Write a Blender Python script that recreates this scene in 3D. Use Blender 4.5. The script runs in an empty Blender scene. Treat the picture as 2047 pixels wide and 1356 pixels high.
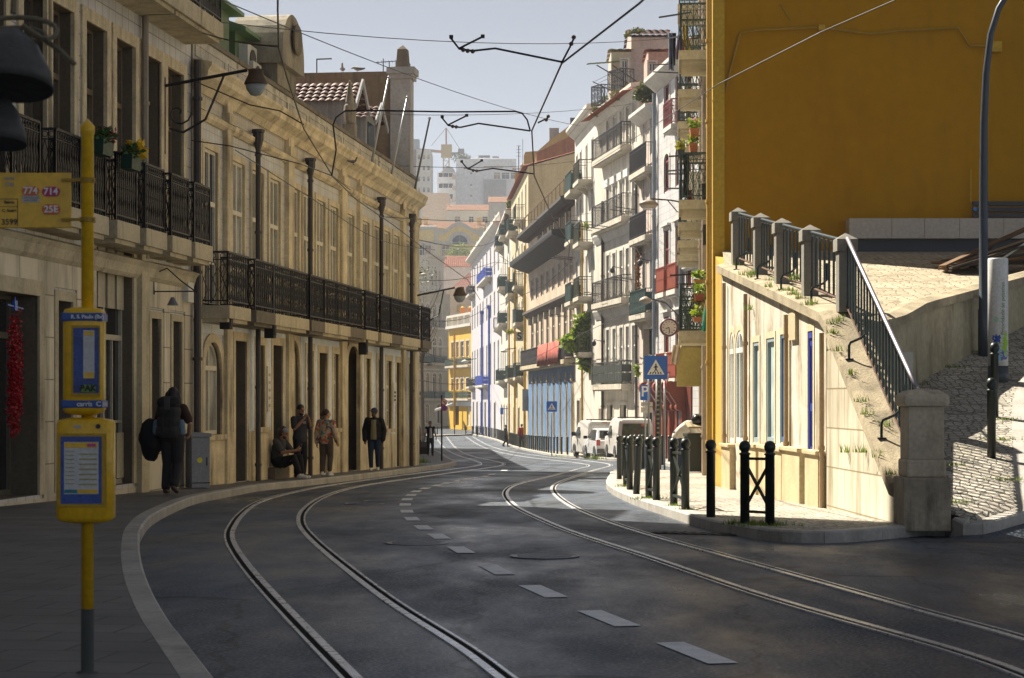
import bpy, bmesh, math, random
from mathutils import Vector, Matrix, noise
random.seed(7)
C = bpy.context.scene.collection
PI = math.pi
# ---------------------------------------------------------------- camera model (metres, +Y away from the camera)
FP, CX, HY, EYE = 4000.0, 1023.5, 797.0, 1.5
def P(x, y, d):
    return Vector(((x-CX)*d/FP, d, EYE+(HY-y)*d/FP))
def lerp(a, b, t): return a+(b-a)*t
ZT = [(-60, 0), (5, 0), (14, 0), (20, -.02), (33, -.2), (58, -.62), (105, -1.55), (154, -2.2), (200, -2.36), (260, -2.4), (900, -2.4)]
def zr(d):                                   # height of the road along the street
    for i in range(len(ZT)-1):
        (a, za), (b, zb) = ZT[i], ZT[i+1]
        if d <= b:
            def sl(k):
                k = max(1, min(len(ZT)-2, k))
                return (ZT[k+1][1]-ZT[k-1][1])/(ZT[k+1][0]-ZT[k-1][0])
            h = b-a; t = max(0, (d-a)/h); m0, m1 = sl(i)*h, sl(i+1)*h
            return (2*t**3-3*t*t+1)*za+(t**3-2*t*t+t)*m0+(-2*t**3+3*t*t)*zb+(t**3-t*t)*m1
    return ZT[-1][1]
def ramp_z(d): return .15+.235*(d-22.2)      # the steep side pavement
def terr_z(d): return 2.5+.16*(d-27.5)       # the paved terrace above the shops
def solve(x, y, zf):
    k = (y-HY)/FP; d = 6.0
    while d < 400 and EYE-k*d-zf(d) > 0: d += .25
    lo, hi = d-.25, d
    for _ in range(30):
        m = (lo+hi)/2
        if EYE-k*m-zf(m) > 0: lo = m
        else: hi = m
    return P(x, y, lo)
def G(x, y, off=0): return solve(x, y, lambda d: zr(d)+off)
def GR(x, y, off=0): return solve(x, y, lambda d: ramp_z(d)+off)
def catmull(pts, n=8):
    out = []
    for i in range(len(pts)-1):
        p0, p1, p2, p3 = pts[max(i-1, 0)], pts[i], pts[i+1], pts[min(i+2, len(pts)-1)]
        for k in range(n):
            t = k/n
            out.append(.5*((2*p1)+(p2-p0)*t+(2*p0-5*p1+4*p2-p3)*t*t+(3*p1-p0-3*p2+p3)*t**3))
    out.append(pts[-1].copy()); return out
def resample(pts, step):
    out = [pts[0].copy()]; acc = 0
    for a, b in zip(pts, pts[1:]):
        L = (b-a).length
        if L < 1e-6: continue
        t = step-acc
        while t <= L:
            out.append(a.lerp(b, t/L)); t += step
        acc = L-(t-step)
    out.append(pts[-1].copy()); return out
# ---------------------------------------------------------------- mesh builder
class MB:
    def __init__(s): s.v = []; s.f = []; s.m = []; s.cur = 0
    def add(s, pts): i = len(s.v); s.v += [tuple(p) for p in pts]; return i
    def poly(s, pts): i = s.add(pts); s.f.append(tuple(range(i, i+len(pts)))); s.m.append(s.cur); return s
    def face(s, idx): s.f.append(tuple(idx)); s.m.append(s.cur)
    def box(s, x0, y0, z0, x1, y1, z1, M=None):
        if x0 > x1: x0, x1 = x1, x0
        if y0 > y1: y0, y1 = y1, y0
        if z0 > z1: z0, z1 = z1, z0
        p = [Vector(q) for q in ((x0,y0,z0),(x1,y0,z0),(x1,y1,z0),(x0,y1,z0),(x0,y0,z1),(x1,y0,z1),(x1,y1,z1),(x0,y1,z1))]
        if M is not None: p = [M @ q for q in p]
        i = s.add(p)
        for f in ((0,3,2,1),(4,5,6,7),(0,1,5,4),(1,2,6,5),(2,3,7,6),(3,0,4,7)): s.face([i+k for k in f])
        return s
    def bar(s, a, b, w, h=None, up=Vector((0,0,1))):
        a, b = Vector(a), Vector(b); h = h or w; d = (b-a).normalized()
        if abs(d.dot(up)) > .98: up = Vector((0,1,0))
        r = d.cross(up).normalized(); u = r.cross(d)
        i = s.add([q+r*(sx*w/2)+u*(sy*h/2) for q in (a, b) for sx, sy in ((-1,-1),(1,-1),(1,1),(-1,1))])
        for f in ((0,3,2,1),(4,5,6,7),(0,1,5,4),(1,2,6,5),(2,3,7,6),(3,0,4,7)): s.face([i+k for k in f])
        return s
    def tube(s, pts, r, n=6, cap=True):
        pts = [Vector(p) for p in pts]; N = len(pts)
        rs = r if isinstance(r, (list, tuple)) else [r]*N
        t0 = (pts[1]-pts[0]).normalized(); up = Vector((0,0,1)) if abs(t0.z) < .9 else Vector((1,0,0))
        a = t0.cross(up).normalized(); base = len(s.v)
        for k, p in enumerate(pts):
            t = (pts[min(k+1, N-1)]-pts[max(k-1, 0)]).normalized()
            a = (a-t*a.dot(t)).normalized(); b = t.cross(a)
            s.add([p+(a*math.cos(2*PI*j/n)+b*math.sin(2*PI*j/n))*rs[k] for j in range(n)])
        for k in range(N-1):
            for j in range(n):
                j2 = (j+1) % n
                s.face([base+k*n+j, base+k*n+j2, base+(k+1)*n+j2, base+(k+1)*n+j])
        if cap:
            s.face([base+j for j in reversed(range(n))]); s.face([base+(N-1)*n+j for j in range(n)])
        return s
    def lathe(s, prof, n=16, c=(0,0,0), M=None, ang=2*PI):
        base = len(s.v); c = Vector(c); full = ang > 6.28; nn = n if full else n+1
        for r, z in prof:
            q = [Vector((r*math.cos(ang*j/n), r*math.sin(ang*j/n), z)) for j in range(nn)]
            s.add([(M @ p if M else p)+c for p in q])
        for k in range(len(prof)-1):
            for j in range(n):
                j2 = (j+1) % nn
                s.face([base+k*nn+j, base+k*nn+j2, base+(k+1)*nn+j2, base+(k+1)*nn+j])
        if full:
            if prof[0][0] > 1e-4: s.face([base+j for j in reversed(range(nn))])
            if prof[-1][0] > 1e-4: s.face([base+(len(prof)-1)*nn+j for j in range(nn)])
        return s
    def prism(s, poly, vec):                 # closed polygon (3-D points) swept by a vector
        vec = Vector(vec); n = len(poly); a = s.add(poly); b = s.add([Vector(p)+vec for p in poly])
        s.face([a+k for k in range(n)]); s.face([b+k for k in reversed(range(n))])
        for k in range(n):
            k2 = (k+1) % n; s.face([a+k2, a+k, b+k, b+k2])
        return s
    def strip(s, A, B):                      # quads between two polylines
        a = s.add(A); b = s.add(B)
        for k in range(len(A)-1): s.face([a+k, a+k+1, b+k+1, b+k])
        return s
    def sphere(s, c, r, n=10, m=6, sc=(1,1,1)):
        return s.lathe([(max(1e-5, r*math.sin(PI*k/m))*1, -r*math.cos(PI*k/m)) for k in range(m+1)], n, c, Matrix.Diagonal(Vector(sc)))
    def build(s, name, mats, parent=None, smooth=False, world=False, loc=None, fix=True, bevel=0):
        me = bpy.data.meshes.new(name); me.from_pydata([tuple(p) for p in s.v], [], s.f)
        if not isinstance(mats, (list, tuple)): mats = [mats]
        for m in mats: me.materials.append(m)
        for p, k in zip(me.polygons, s.m): p.material_index = min(k, len(mats)-1); p.use_smooth = smooth
        if fix or bevel:
            bm = bmesh.new(); bm.from_mesh(me)
            bmesh.ops.remove_doubles(bm, verts=bm.verts, dist=1e-4)
            if bevel:
                es = [e for e in bm.edges if len(e.link_faces) == 2 and e.calc_face_angle(0) > .6]
                bmesh.ops.bevel(bm, geom=es, offset=bevel, segments=2, affect='EDGES', profile=.6)
            bmesh.ops.recalc_face_normals(bm, faces=bm.faces); bm.to_mesh(me); bm.free()
        if smooth:
            try: me.shade_auto_smooth(angle=math.radians(40))
            except Exception: pass
        return link(name, me, parent, world, loc)
def root_matrix(o):
    M = Matrix.LocRotScale(o.location, o.rotation_euler, o.scale)
    return (root_matrix(o.parent) @ o.matrix_parent_inverse @ M) if o.parent else M
def link(name, me, parent=None, world=False, loc=None):
    o = bpy.data.objects.new(name, me); C.objects.link(o)
    if parent is not None:
        o.parent = parent
        if world: o.matrix_parent_inverse = root_matrix(parent).inverted()
    if loc is not None: o.location = loc
    return o
def tag(o, label, cat, group=None):
    o['label'] = label; o['category'] = cat
    if group: o['group'] = group
    return o
def struct(o): o['kind'] = 'structure'; return o
def thing(name, label, cat, loc=(0,0,0), rz=0, group=None):
    o = bpy.data.objects.new(name, None); C.objects.link(o); o.empty_display_size = .2
    o.location = loc; o.rotation_euler = (0, 0, rz)
    return tag(o, label, cat, group)
KIDS = {}
def copy_tree(o, loc=None, rz=None, label=None, parent=None):
    c = o.copy(); C.objects.link(c)
    if parent is not None: c.parent = parent
    if loc is not None: c.location = loc
    if rz is not None: c.rotation_euler = (0, 0, rz)
    if label: c['label'] = label
    for ch in o.children: copy_tree(ch, parent=c)
    return c
def text_mesh(name, txt, size, mat, parent, M, extrude=.002, bold=0, align='CENTER', world=False):
    cu = bpy.data.curves.new('lettering', 'FONT'); cu.body = txt; cu.size = size; cu.extrude = extrude
    cu.align_x = align; cu.align_y = 'CENTER'; cu.offset = bold
    t = bpy.data.objects.new('lettering_source', cu); C.objects.link(t)
    dg = bpy.context.evaluated_depsgraph_get(); dg.update()
    me = bpy.data.meshes.new_from_object(t.evaluated_get(dg)); bpy.data.objects.remove(t)
    me.materials.clear(); me.materials.append(mat); me.transform(M)
    return link(name, me, parent, world)
def front_M(p, scale=1):                     # letters standing upright, read from -Y
    return Matrix.Translation(p) @ Matrix.Rotation(PI/2, 4, 'X')
# ---------------------------------------------------------------- materials
MATS = {}
def base_mat(name):
    m = bpy.data.materials.new(name); m.use_nodes = True
    nt = m.node_tree; b = nt.nodes['Principled BSDF']; return m, nt, b
def mixc(nt, fac, a, b, mode='MIX'):
    n = nt.nodes.new('ShaderNodeMix'); n.data_type = 'RGBA'; n.blend_type = mode
    for sock, v in ((n.inputs[0], fac), (n.inputs[6], a), (n.inputs[7], b)):
        if hasattr(v, 'is_linked') or isinstance(v, bpy.types.NodeSocket): nt.links.new(v, sock)
        elif isinstance(v, (int, float)): sock.default_value = v
        else: sock.default_value = (*v[:3], 1)
    return n.outputs[2]
def noise_fac(nt, vec, scale, lo, hi, detail=5, rough=.6, map_scale=None):
    if map_scale:
        mp = nt.nodes.new('ShaderNodeMapping'); mp.inputs['Scale'].default_value = map_scale
        nt.links.new(vec, mp.inputs['Vector']); vec = mp.outputs[0]
    n = nt.nodes.new('ShaderNodeTexNoise'); n.inputs['Scale'].default_value = scale
    n.inputs['Detail'].default_value = detail; n.inputs['Roughness'].default_value = rough
    nt.links.new(vec, n.inputs['Vector'])
    r = nt.nodes.new('ShaderNodeMapRange'); r.inputs[1].default_value = lo; r.inputs[2].default_value = hi
    nt.links.new(n.outputs['Fac'], r.inputs[0]); return r.outputs[0]
def bump(nt, b, h, strength=.3, dist=.02):
    n = nt.nodes.new('ShaderNodeBump'); n.inputs['Strength'].default_value = strength; n.inputs['Distance'].default_value = dist
    nt.links.new(h, n.inputs['Height']); nt.links.new(n.outputs[0], b.inputs['Normal'])
def coord(nt, kind='Object'): return nt.nodes.new('ShaderNodeTexCoord').outputs[kind]
def sc(c, k): return tuple(min(1, q*k) for q in c[:3])
def M(name, col, rough=.75, var=.25, scale=1.2, stain=None, stain_amt=.5, fine=.15, bmp=.25, bscale=30, metal=0, spec=.4, coat=0, slo=.48):
    if name in MATS: return MATS[name]
    m, nt, b = base_mat(name); v = coord(nt)
    c = mixc(nt, noise_fac(nt, v, scale, .3, .7), sc(col, 1-var), sc(col, 1+var*.6))
    if fine: c = mixc(nt, noise_fac(nt, v, scale*14, .3, .75), c, mixc(nt, 1.0, c, (1-fine*2,)*3, 'MULTIPLY'))
    if stain:
        f = noise_fac(nt, v, 1.0, slo, .72, 6, .65, (2.6, 2.6, .45))
        f2 = noise_fac(nt, v, .9, .35, .65)
        mm = nt.nodes.new('ShaderNodeMath'); mm.operation = 'MULTIPLY'; nt.links.new(f, mm.inputs[0]); nt.links.new(f2, mm.inputs[1])
        m3 = nt.nodes.new('ShaderNodeMath'); m3.operation = 'MULTIPLY'; nt.links.new(mm.outputs[0], m3.inputs[0]); m3.inputs[1].default_value = stain_amt*1.6; m3.use_clamp = True
        c = mixc(nt, m3.outputs[0], c, stain)
    nt.links.new(c, b.inputs['Base Color'])
    b.inputs['Metallic'].default_value = metal; b.inputs['Specular IOR Level'].default_value = spec
    rr = nt.nodes.new('ShaderNodeMapRange'); rr.inputs[3].default_value = max(.03, rough-.1); rr.inputs[4].default_value = min(1, rough+.1)
    nt.links.new(noise_fac(nt, v, scale*5, .2, .8), rr.inputs[0]); nt.links.new(rr.outputs[0], b.inputs['Roughness'])
    if bmp: bump(nt, b, noise_fac(nt, v, bscale, .2, .8, 4), bmp, .012)
    if coat: b.inputs['Coat Weight'].default_value = coat; b.inputs['Coat Roughness'].default_value = .1
    MATS[name] = m; return m
def plain(name, col, rough=.5, metal=0, spec=.5):
    return M(name, col, rough, var=.12, scale=6, fine=.06, bmp=0, metal=metal, spec=spec)
def tile_mat(name, col, col2, mortar, w=.28, h=.28, stain=(.2,.17,.12), off=0, amt=.5, pattern=None):
    if name in MATS: return MATS[name]
    m, nt, b = base_mat(name); v = coord(nt)
    sx = nt.nodes.new('ShaderNodeSeparateXYZ'); nt.links.new(v, sx.inputs[0])
    cb = nt.nodes.new('ShaderNodeCombineXYZ'); nt.links.new(sx.outputs[0], cb.inputs[0]); nt.links.new(sx.outputs[2], cb.inputs[1])
    br = nt.nodes.new('ShaderNodeTexBrick'); nt.links.new(cb.outputs[0], br.inputs['Vector'])
    br.offset = off; br.inputs['Scale'].default_value = 1; br.inputs['Brick Width'].default_value = w; br.inputs['Row Height'].default_value = h
    br.inputs['Mortar Size'].default_value = .012; br.inputs['Mortar Smooth'].default_value = .3
    br.inputs['Color1'].default_value = (*col, 1); br.inputs['Color2'].default_value = (*col2, 1); br.inputs['Mortar'].default_value = (*mortar, 1)
    c = br.outputs['Color']
    if pattern:
        vo = nt.nodes.new('ShaderNodeTexVoronoi'); vo.feature = 'F1'; vo.distance = 'MANHATTAN'; vo.inputs['Scale'].default_value = 1/(w*.5); vo.inputs['Randomness'].default_value = 0
        nt.links.new(cb.outputs[0], vo.inputs['Vector'])
        r = nt.nodes.new('ShaderNodeMapRange'); r.inputs[1].default_value = .28; r.inputs[2].default_value = .36; nt.links.new(vo.outputs['Distance'], r.inputs[0])
        k = nt.nodes.new('ShaderNodeMath'); k.operation = 'MULTIPLY'; nt.links.new(r.outputs[0], k.inputs[0]); k.inputs[1].default_value = .55
        c = mixc(nt, k.outputs[0], c, pattern)
    c = mixc(nt, noise_fac(nt, v, .8, .3, .7), c, mixc(nt, 1.0, c, (.78,.78,.78), 'MULTIPLY'))
    f = noise_fac(nt, v, 1.0, .46, .7, 6, .65, (2.2, 2.2, .4))
    mm = nt.nodes.new('ShaderNodeMath'); mm.operation = 'MULTIPLY'; nt.links.new(f, mm.inputs[0]); mm.inputs[1].default_value = amt
    c = mixc(nt, mm.outputs[0], c, stain)
    nt.links.new(c, b.inputs['Base Color']); b.inputs['Roughness'].default_value = .5
    bump(nt, b, br.outputs['Fac'], -.25, .01); MATS[name] = m; return m
def glass_mat(name, col=(.025,.03,.035), rough=.12):
    if name in MATS: return MATS[name]
    m, nt, b = base_mat(name); v = coord(nt)
    c = mixc(nt, noise_fac(nt, v, .7, .35, .65, 2), sc(col, .6), sc(col, 1.8))
    nt.links.new(c, b.inputs['Base Color']); b.inputs['Roughness'].default_value = rough; b.inputs['Specular IOR Level'].default_value = .4
    bump(nt, b, noise_fac(nt, v, 1.5, .2, .8, 1), .05, .02); MATS[name] = m; return m
def leaf_mat(name, a, b_, trans=.25):
    if name in MATS: return MATS[name]
    m, nt, b = base_mat(name); oi = nt.nodes.new('ShaderNodeNewGeometry')
    c = mixc(nt, oi.outputs['Random Per Island'], a, b_); nt.links.new(c, b.inputs['Base Color']); b.inputs['Roughness'].default_value = .5
    t = nt.nodes.new('ShaderNodeBsdfTranslucent'); nt.links.new(c, t.inputs[0]); ms = nt.nodes.new('ShaderNodeMixShader'); ms.inputs[0].default_value = trans
    nt.links.new(b.outputs[0], ms.inputs[1]); nt.links.new(t.outputs[0], ms.inputs[2]); nt.links.new(ms.outputs[0], nt.nodes['Material Output'].inputs[0])
    MATS[name] = m; return m
# common palette
iron = plain('dark iron', (.018,.018,.022), .5)
iron_green = plain('green iron', (.012,.045,.04), .5)
glass = glass_mat('window glass'); shop_glass = glass_mat('shop window glass', (.02,.022,.022), .04); shop_glass.node_tree.nodes['Principled BSDF'].inputs['IOR'].default_value = 2.2; glass_blue = glass_mat('bluish window glass', (.04,.06,.09)); glass_pale = glass_mat('pale window glass', (.2,.22,.22), .2)
stone = M('limestone', (.58,.5,.34), .8, .25, 1.3, (.09,.075,.05), .6)
stone_y = M('warm limestone', (.7,.59,.39), .8, .35, 1.6, (.13,.1,.06), .85)
stone_d = M('dark weathered stone', (.2,.17,.13), .9, .3, 1.5, (.05,.045,.035), .7)
stone_l = M('pale stone', (.62,.57,.47), .75, .2, 1.2, (.2,.16,.1), .5)
wood_c = M('cream painted wood', (.72,.66,.52), .5, .15, 2, bmp=.08)
wood_d = M('dark painted wood', (.06,.055,.05), .5, .2, 2, bmp=.08)
white_p = M('white painted wood', (.75,.75,.72), .5, .1, 2, bmp=.05)
white_pl = M('white plaster', (.64,.62,.57), .85, .12, .8, (.3,.27,.22), .45)
grey_pl = M('greyish plaster', (.5,.49,.45), .85, .15, .8, (.2,.18,.15), .5)
brown_tile = M('brown roof tile', (.09,.035,.028), .6, .5, 6, (.2,.14,.1), .5)
red_tile = M('red roof tile', (.3,.085,.045), .8, .4, 3, (.08,.04,.03), .4)
dark_tile = M('dark red roof tile', (.14,.045,.035), .6, .4, 3, (.03,.02,.02), .4)
old_tile = M('weathered orange roof tile', (.42,.2,.11), .85, .4, 5, (.15,.1,.08), .3)
steel = plain('galvanised steel', (.35,.37,.4), .4, .7)
black_m = plain('black rubber', (.012,.012,.013), .7)
pipe_m = M('dark downpipe', (.05,.045,.045), .5, .2, 2, (.1,.08,.05), .3)
rust = M('rusty iron', (.11,.05,.025), .8, .4, 4)
# ---------------------------------------------------------------- building kit
def arch_pts(w, h, rise, n=10, pointed=False):
    """opening outline (x, z) from lower-right up over the arch to lower-left"""
    pts = [(w/2, 0), (w/2, h-rise)]
    for k in range(1, n):
        if pointed:
            t = k/n; a = (t if t <= .5 else 1-t)*2*PI/3
            x = (-w/2+w*math.cos(a))*(1 if t <= .5 else -1); z = h-rise+rise*math.sin(a)/math.sin(PI/3)
        else:
            a = PI*k/n; x = w/2*math.cos(a); z = h-rise+rise*math.sin(a)
        pts.append((x, z))
    return pts+[(-w/2, h-rise), (-w/2, 0)]
WIN = {}
def window_meshes(w, h, st):
    key = (round(w, 2), round(h, 2), st.get('k', 'french'), st.get('rise', 0), st['frame'].name, st['pane'].name, st['sur'].name if st.get('sur') else '', st.get('dep', .2), st.get('sw', .16), st.get('transom', .7), st.get('sill', 0))
    if key in WIN: return WIN[key]
    dep = st.get('dep', .2); rise = st.get('rise', 0); pt = st.get('pointed', False); k = st.get('k', 'french'); t = .06
    fr = MB(); pn = MB(); su = MB()
    y0, y1 = dep-.05, dep+.02
    def outline(off): return [(x, z) for x, z in arch_pts(w-2*off, h-off, max(0.001, rise-off*.5), 10, pt)] if rise else [((w/2-off), 0), ((w/2-off), h-off), (-(w/2-off), h-off), (-(w/2-off), 0)]
    A, B = outline(0), outline(t)
    for i in range(len(A)-1):
        q = [(*A[i],), (*A[i+1],), (*B[i+1],), (*B[i],)]
        fr.prism([(x, y0, z) for x, z in q], (0, y1-y0, 0))
    fr.box(-w/2+t, y0, 0, w/2-t, y1, t*1.4)
    top = h-rise
    if k in ('french', 'sash', 'arch'):
        fr.box(-.03, y0-.004, t*1.4, .03, y1-.004, h-t-rise*.02)
        zt = top*st.get('transom', .7) if not rise else top
        fr.box(-w/2+t, y0-.012, zt-.045, w/2-t, y1-.012, zt+.045)
        if k == 'french':
            for s in (-1, 1):
                fr.box(s*w*.25-.018, y0+.012, t*1.4, s*w*.25+.018, y1-.016, zt-.045) if w > 1.1 else None
                fr.box(s*.03, y0+.006, zt*.42, s*(w/2-t), y1-.02, zt*.42+.04)
    if k == 'shut':
        n = int(h/.09)
        for s in (-1, 1):
            for i in range(n):
                z = t+i*(h-2*t)/n; fr.bar((s*.03, y0+.02, z+.03), (s*(w/2-t), y0+.02, z+.03), .012, .06, Vector((0,.5,1)))
        fr.box(-.03, y0, t, .03, y1, h-t)
    if k == 'door':
        zt = h*.78 if h > 2.6 else h-t
        fr.box(-w/2+t, y0+.012, t, w/2-t, y1-.02, zt-.04)
        fr.box(-w/2+t, y0-.012, zt-.04, w/2-t, y1-.01, zt+.04)
        for s in (-1, 1):
            for za, zb in ((.15, .42), (.48, .92)):
                xa, xb = sorted((s*.05, s*(w/2-t-.06))); fr.box(xa, y0-.004, zt*za, xb, y0+.02, zt*zb)
    O = outline(0); pn.poly([(x, dep, z) for x, z in O])
    if st.get('sur'):
        sw = st.get('sw', .16); pr = st.get('pr', .035)
        D = [(w/2+sw, 0)]+[(x*(1+2*sw/w), z+(sw if i else 0)) for i, (x, z) in enumerate(A[1:-1])]+[(-w/2-sw, 0)] if rise else [(w/2+sw, 0), (w/2+sw, h+sw), (-w/2-sw, h+sw), (-w/2-sw, 0)]
        for i in range(len(A)-1):
            su.prism([(x, -pr, z) for x, z in (A[i], A[i+1], D[i+1], D[i])], (0, pr+.03, 0))
        if st.get('hood'): su.box(-w/2-sw-.08, -.16, h+sw, w/2+sw+.08, 0.02, h+sw+.09)
        if st.get('sill'): su.box(-w/2-sw, -.09, -.1, w/2+sw, .02, 0)
    def mk(b, nm, mt):
        if not b.v: return None
        o = b.build(nm, mt); me = o.data; bpy.data.objects.remove(o); return me
    WIN[key] = (mk(fr, 'window', st['frame']), mk(pn, 'pane', st['pane']), mk(su, 'surround', st['sur']) if st.get('sur') else None)
    return WIN[key]
RAIL = {}; WR = random.Random(21)
def railing_mb(w, dep, h, style='bars', sp=.11):
    b = MB(); x0, x1 = -w/2, w/2; y = -dep
    segs = [((x0, 0), (x0, y)), ((x0, y), (x1, y)), ((x1, y), (x1, 0))]
    for (ax, ay), (bx, by) in segs:
        a, c = Vector((ax, ay, 0)), Vector((bx, by, 0)); L = (c-a).length
        zs = [(h, .045), (.09, .03)]
        if style in ('bars', 'ornate'): zs += [(h-.14, .02)]
        if style == 'panel': zs += [(h*.5, .02), (h-.12, .02)]
        for z, t in zs: b.bar(a+Vector((0,0,z)), c+Vector((0,0,z)), t, t*.8)
        n = max(1, int(L/sp))
        for i in range(n+1):
            p = a.lerp(c, i/n)
            end = i in (0, n)
            b.bar(p, p+Vector((0,0,h)), .035 if end else .016)
        d = (c-a).normalized()
        if style == 'ornate':                # scrolls: ring row and crossing curves between the bars
            for i in range(n):
                p = a.lerp(c, (i+.5)/n)
                for z0, z1 in ((.09, h*.5), (h*.5, h-.14)):
                    m_ = (z0+z1)/2; hw = sp*.45
                    for s in (-1, 1):
                        b.tube([p+Vector((0,0,z0)), p+d*(s*hw)+Vector((0,0,m_)), p+Vector((0,0,z1))], .008, 3, False)
            for i in range(n):
                p = a.lerp(c, (i+.5)/n)+Vector((0,0,h-.07)); rr = min(.05, sp*.42)
                b.tube([p+d*(rr*math.cos(q*PI/3))+Vector((0,0,rr*math.sin(q*PI/3))) for q in range(7)], .007, 3, False)
        if style == 'panel':
            nr = Vector((-d.y, d.x, 0))*.004; k = max(1, int(L/.55))
            for i in range(k):
                p, q = a.lerp(c, (i+.04)/k), a.lerp(c, (i+.96)/k)
                for z0, z1 in ((.12, h*.48), (h*.53, h-.15)):
                    b.prism([p+Vector((0,0,z0))-nr, q+Vector((0,0,z0))-nr, q+Vector((0,0,z1))-nr, p+Vector((0,0,z1))-nr], nr*2)
    return b
class Bld:
    """a building whose street front runs from P0 to P1 (seen from outside, P0 is at the viewer's own hand side nearest x=0)"""
    def __init__(s, name, label, P0, P1, zb, zt, wall, depth=8, cat='building', group=None):
        s.P0, s.P1 = Vector((P0[0], P0[1])), Vector((P1[0], P1[1])); d = s.P1-s.P0; s.L = d.length; s.u = d/s.L; s.n = Vector((-s.u.y, s.u.x))
        s.zb, s.zt, s.wall, s.depth = zb, zt, wall, depth
        s.root = thing(name, label, cat, (s.P0.x, s.P0.y, zb), math.atan2(d.y, d.x), group); s.holes = []; s.cnt = 0
    def px(s, x, y, off=0):
        R = Vector(((x-CX)/FP, 1)); p0 = s.P0+s.n*off; t = p0.dot(s.n)/R.dot(s.n)
        q = R*t; return (q-p0).dot(s.u), EYE+(HY-y)/FP*t-s.zb
    def s_(s, x, off=0): return s.px(x, HY, off)[0]
    def z_(s, x, y, off=0): return s.px(x, y, off)[1]
    def hole(s, s0, s1, z0, z1, rise=0, pointed=False): s.holes.append((s0, s1, z0, z1, rise, pointed))
    def window(s, sc_, z0, w, h, name='window', hole=True, **st):
        st.setdefault('frame', white_p); st.setdefault('pane', glass)
        if st['pane'].name in ('bluish window glass', 'dusk window glass'):
            q = WR.random(); nm = st['pane'].name
            st['pane'] = glass_mat('dark '+nm, (.02,.025,.035)) if q < .35 else (st['pane'] if q < .65 else glass_mat('curtained '+nm, (.34,.34,.3) if q < .88 else (.3,.22,.14), .2))
        if hole: s.hole(sc_-w/2, sc_+w/2, z0, z0+h, st.get('rise', 0), st.get('pointed', False))
        a, p, u = window_meshes(w, h, st)
        o = link(name, a, s.root, loc=(sc_, 0, z0)); link('pane' if st.get('k') != 'door' else 'panel', p, o)
        if u: link('surround', u, o)
        return o
    def row(s, xs, xref, ytop, ybot, wmin=.35, off=0, **st):
        z1, z0 = s.z_(xref, ytop), s.z_(xref, ybot); out = []
        for a, b in xs:
            s0, s1 = s.s_(a), s.s_(b); out.append(((s0+s1)/2, z0))
            s.window((s0+s1)/2, z0, max(wmin, round((s1-s0)*20)/20), round((z1-z0)*20)/20, **st)
        return out
    def part(s, name, mb, mat, smooth=False, bevel=0): return mb.build(name, mat, s.root, smooth, bevel=bevel)
    def balcony(s, sc_, z, w, dep=.55, h=.95, style='bars', mat=None, slab=None, th=.16, name='balcony', sp=.11, brackets=False):
        key = (round(w, 1), dep, h, style, (mat or iron).name, sp)
        b = MB().box(-w/2, -dep, -th, w/2, .0, 0); b.box(-w/2+.06, -dep+.06, -th-.07, w/2-.06, 0, -th)
        if brackets:
            for q in (-.35, .35): b.prism([(w*q-.07, 0, -th-.07), (w*q-.07, -dep*.8, -th-.07), (w*q-.07, -dep*.5, -th-.2), (w*q-.07, 0, -th-.5)], (.14, 0, 0))
        o = b.build(name, slab or stone, s.root, loc=(sc_, 0, z))
        if key not in RAIL:
            r = railing_mb(round(w, 1)-.06, dep-.05, h, style, sp).build('railing', mat or iron, o, fix=False); RAIL[key] = r.data
        else: link('railing', RAIL[key], o)
        return o
    def cornice(s, z, prof, mat, name='cornice', s0=0, s1=None, ret=True):
        """prof: list of (out, up) from wall, swept along the front"""
        s1 = s.L if s1 is None else s1
        b = MB().prism([(s0, 0.02, z+prof[0][1])]+[(s0, -o, z+u) for o, u in prof]+[(s0, 0.02, z+prof[-1][1])], (s1-s0, 0, 0))
        return s.part(name, b, mat)
    def pipe(s, sp, z0, z1, r=.06, mat=None, hopper=False, name='downpipe', out=.09):
        b = MB().tube([(sp, -out, z0), (sp, -out, z1)], r, 8)
        z = z0+1
        while z < z1: b.lathe([(r*1.35, 0), (r*1.35, .06)], 8, (sp, -out, z)); z += 1.6
        if hopper: b.lathe([(r, 0), (r*2.1, .22), (r*2.1, .34), (r*2.5, .36), (r*2.5, .42)], 8, (sp, -out, z1))
        return s.part(name, b, mat or pipe_m)
    def finish(s, sides=True, dep=.26, mat=None, fname='wall', top=True, rev=None):
        b = MB(); H = s.zt-s.zb; L = s.L
        ss = sorted({0, L, *[round(min(max(q, 0), L), 4) for h in s.holes for q in h[:2]]}); zs = sorted({0, H, *[round(min(max(q, 0), H), 4) for h in s.holes for q in h[2:4]]})
        ss = [q for i, q in enumerate(ss) if i == 0 or q-ss[i-1] > 1e-3]; zs = [q for i, q in enumerate(zs) if i == 0 or q-zs[i-1] > 1e-3]
        for i in range(len(ss)-1):
            j = 0
            while j < len(zs)-1:
                cx = (ss[i]+ss[i+1])/2
                if any(h[0]-1e-3 < cx < h[1]+1e-3 and h[2] < (zs[j]+zs[j+1])/2 < h[3] for h in s.holes): j += 1; continue
                b.poly([(ss[i], 0, zs[j]), (ss[i+1], 0, zs[j]), (ss[i+1], 0, zs[j+1]), (ss[i], 0, zs[j+1])]); j += 1
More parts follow.
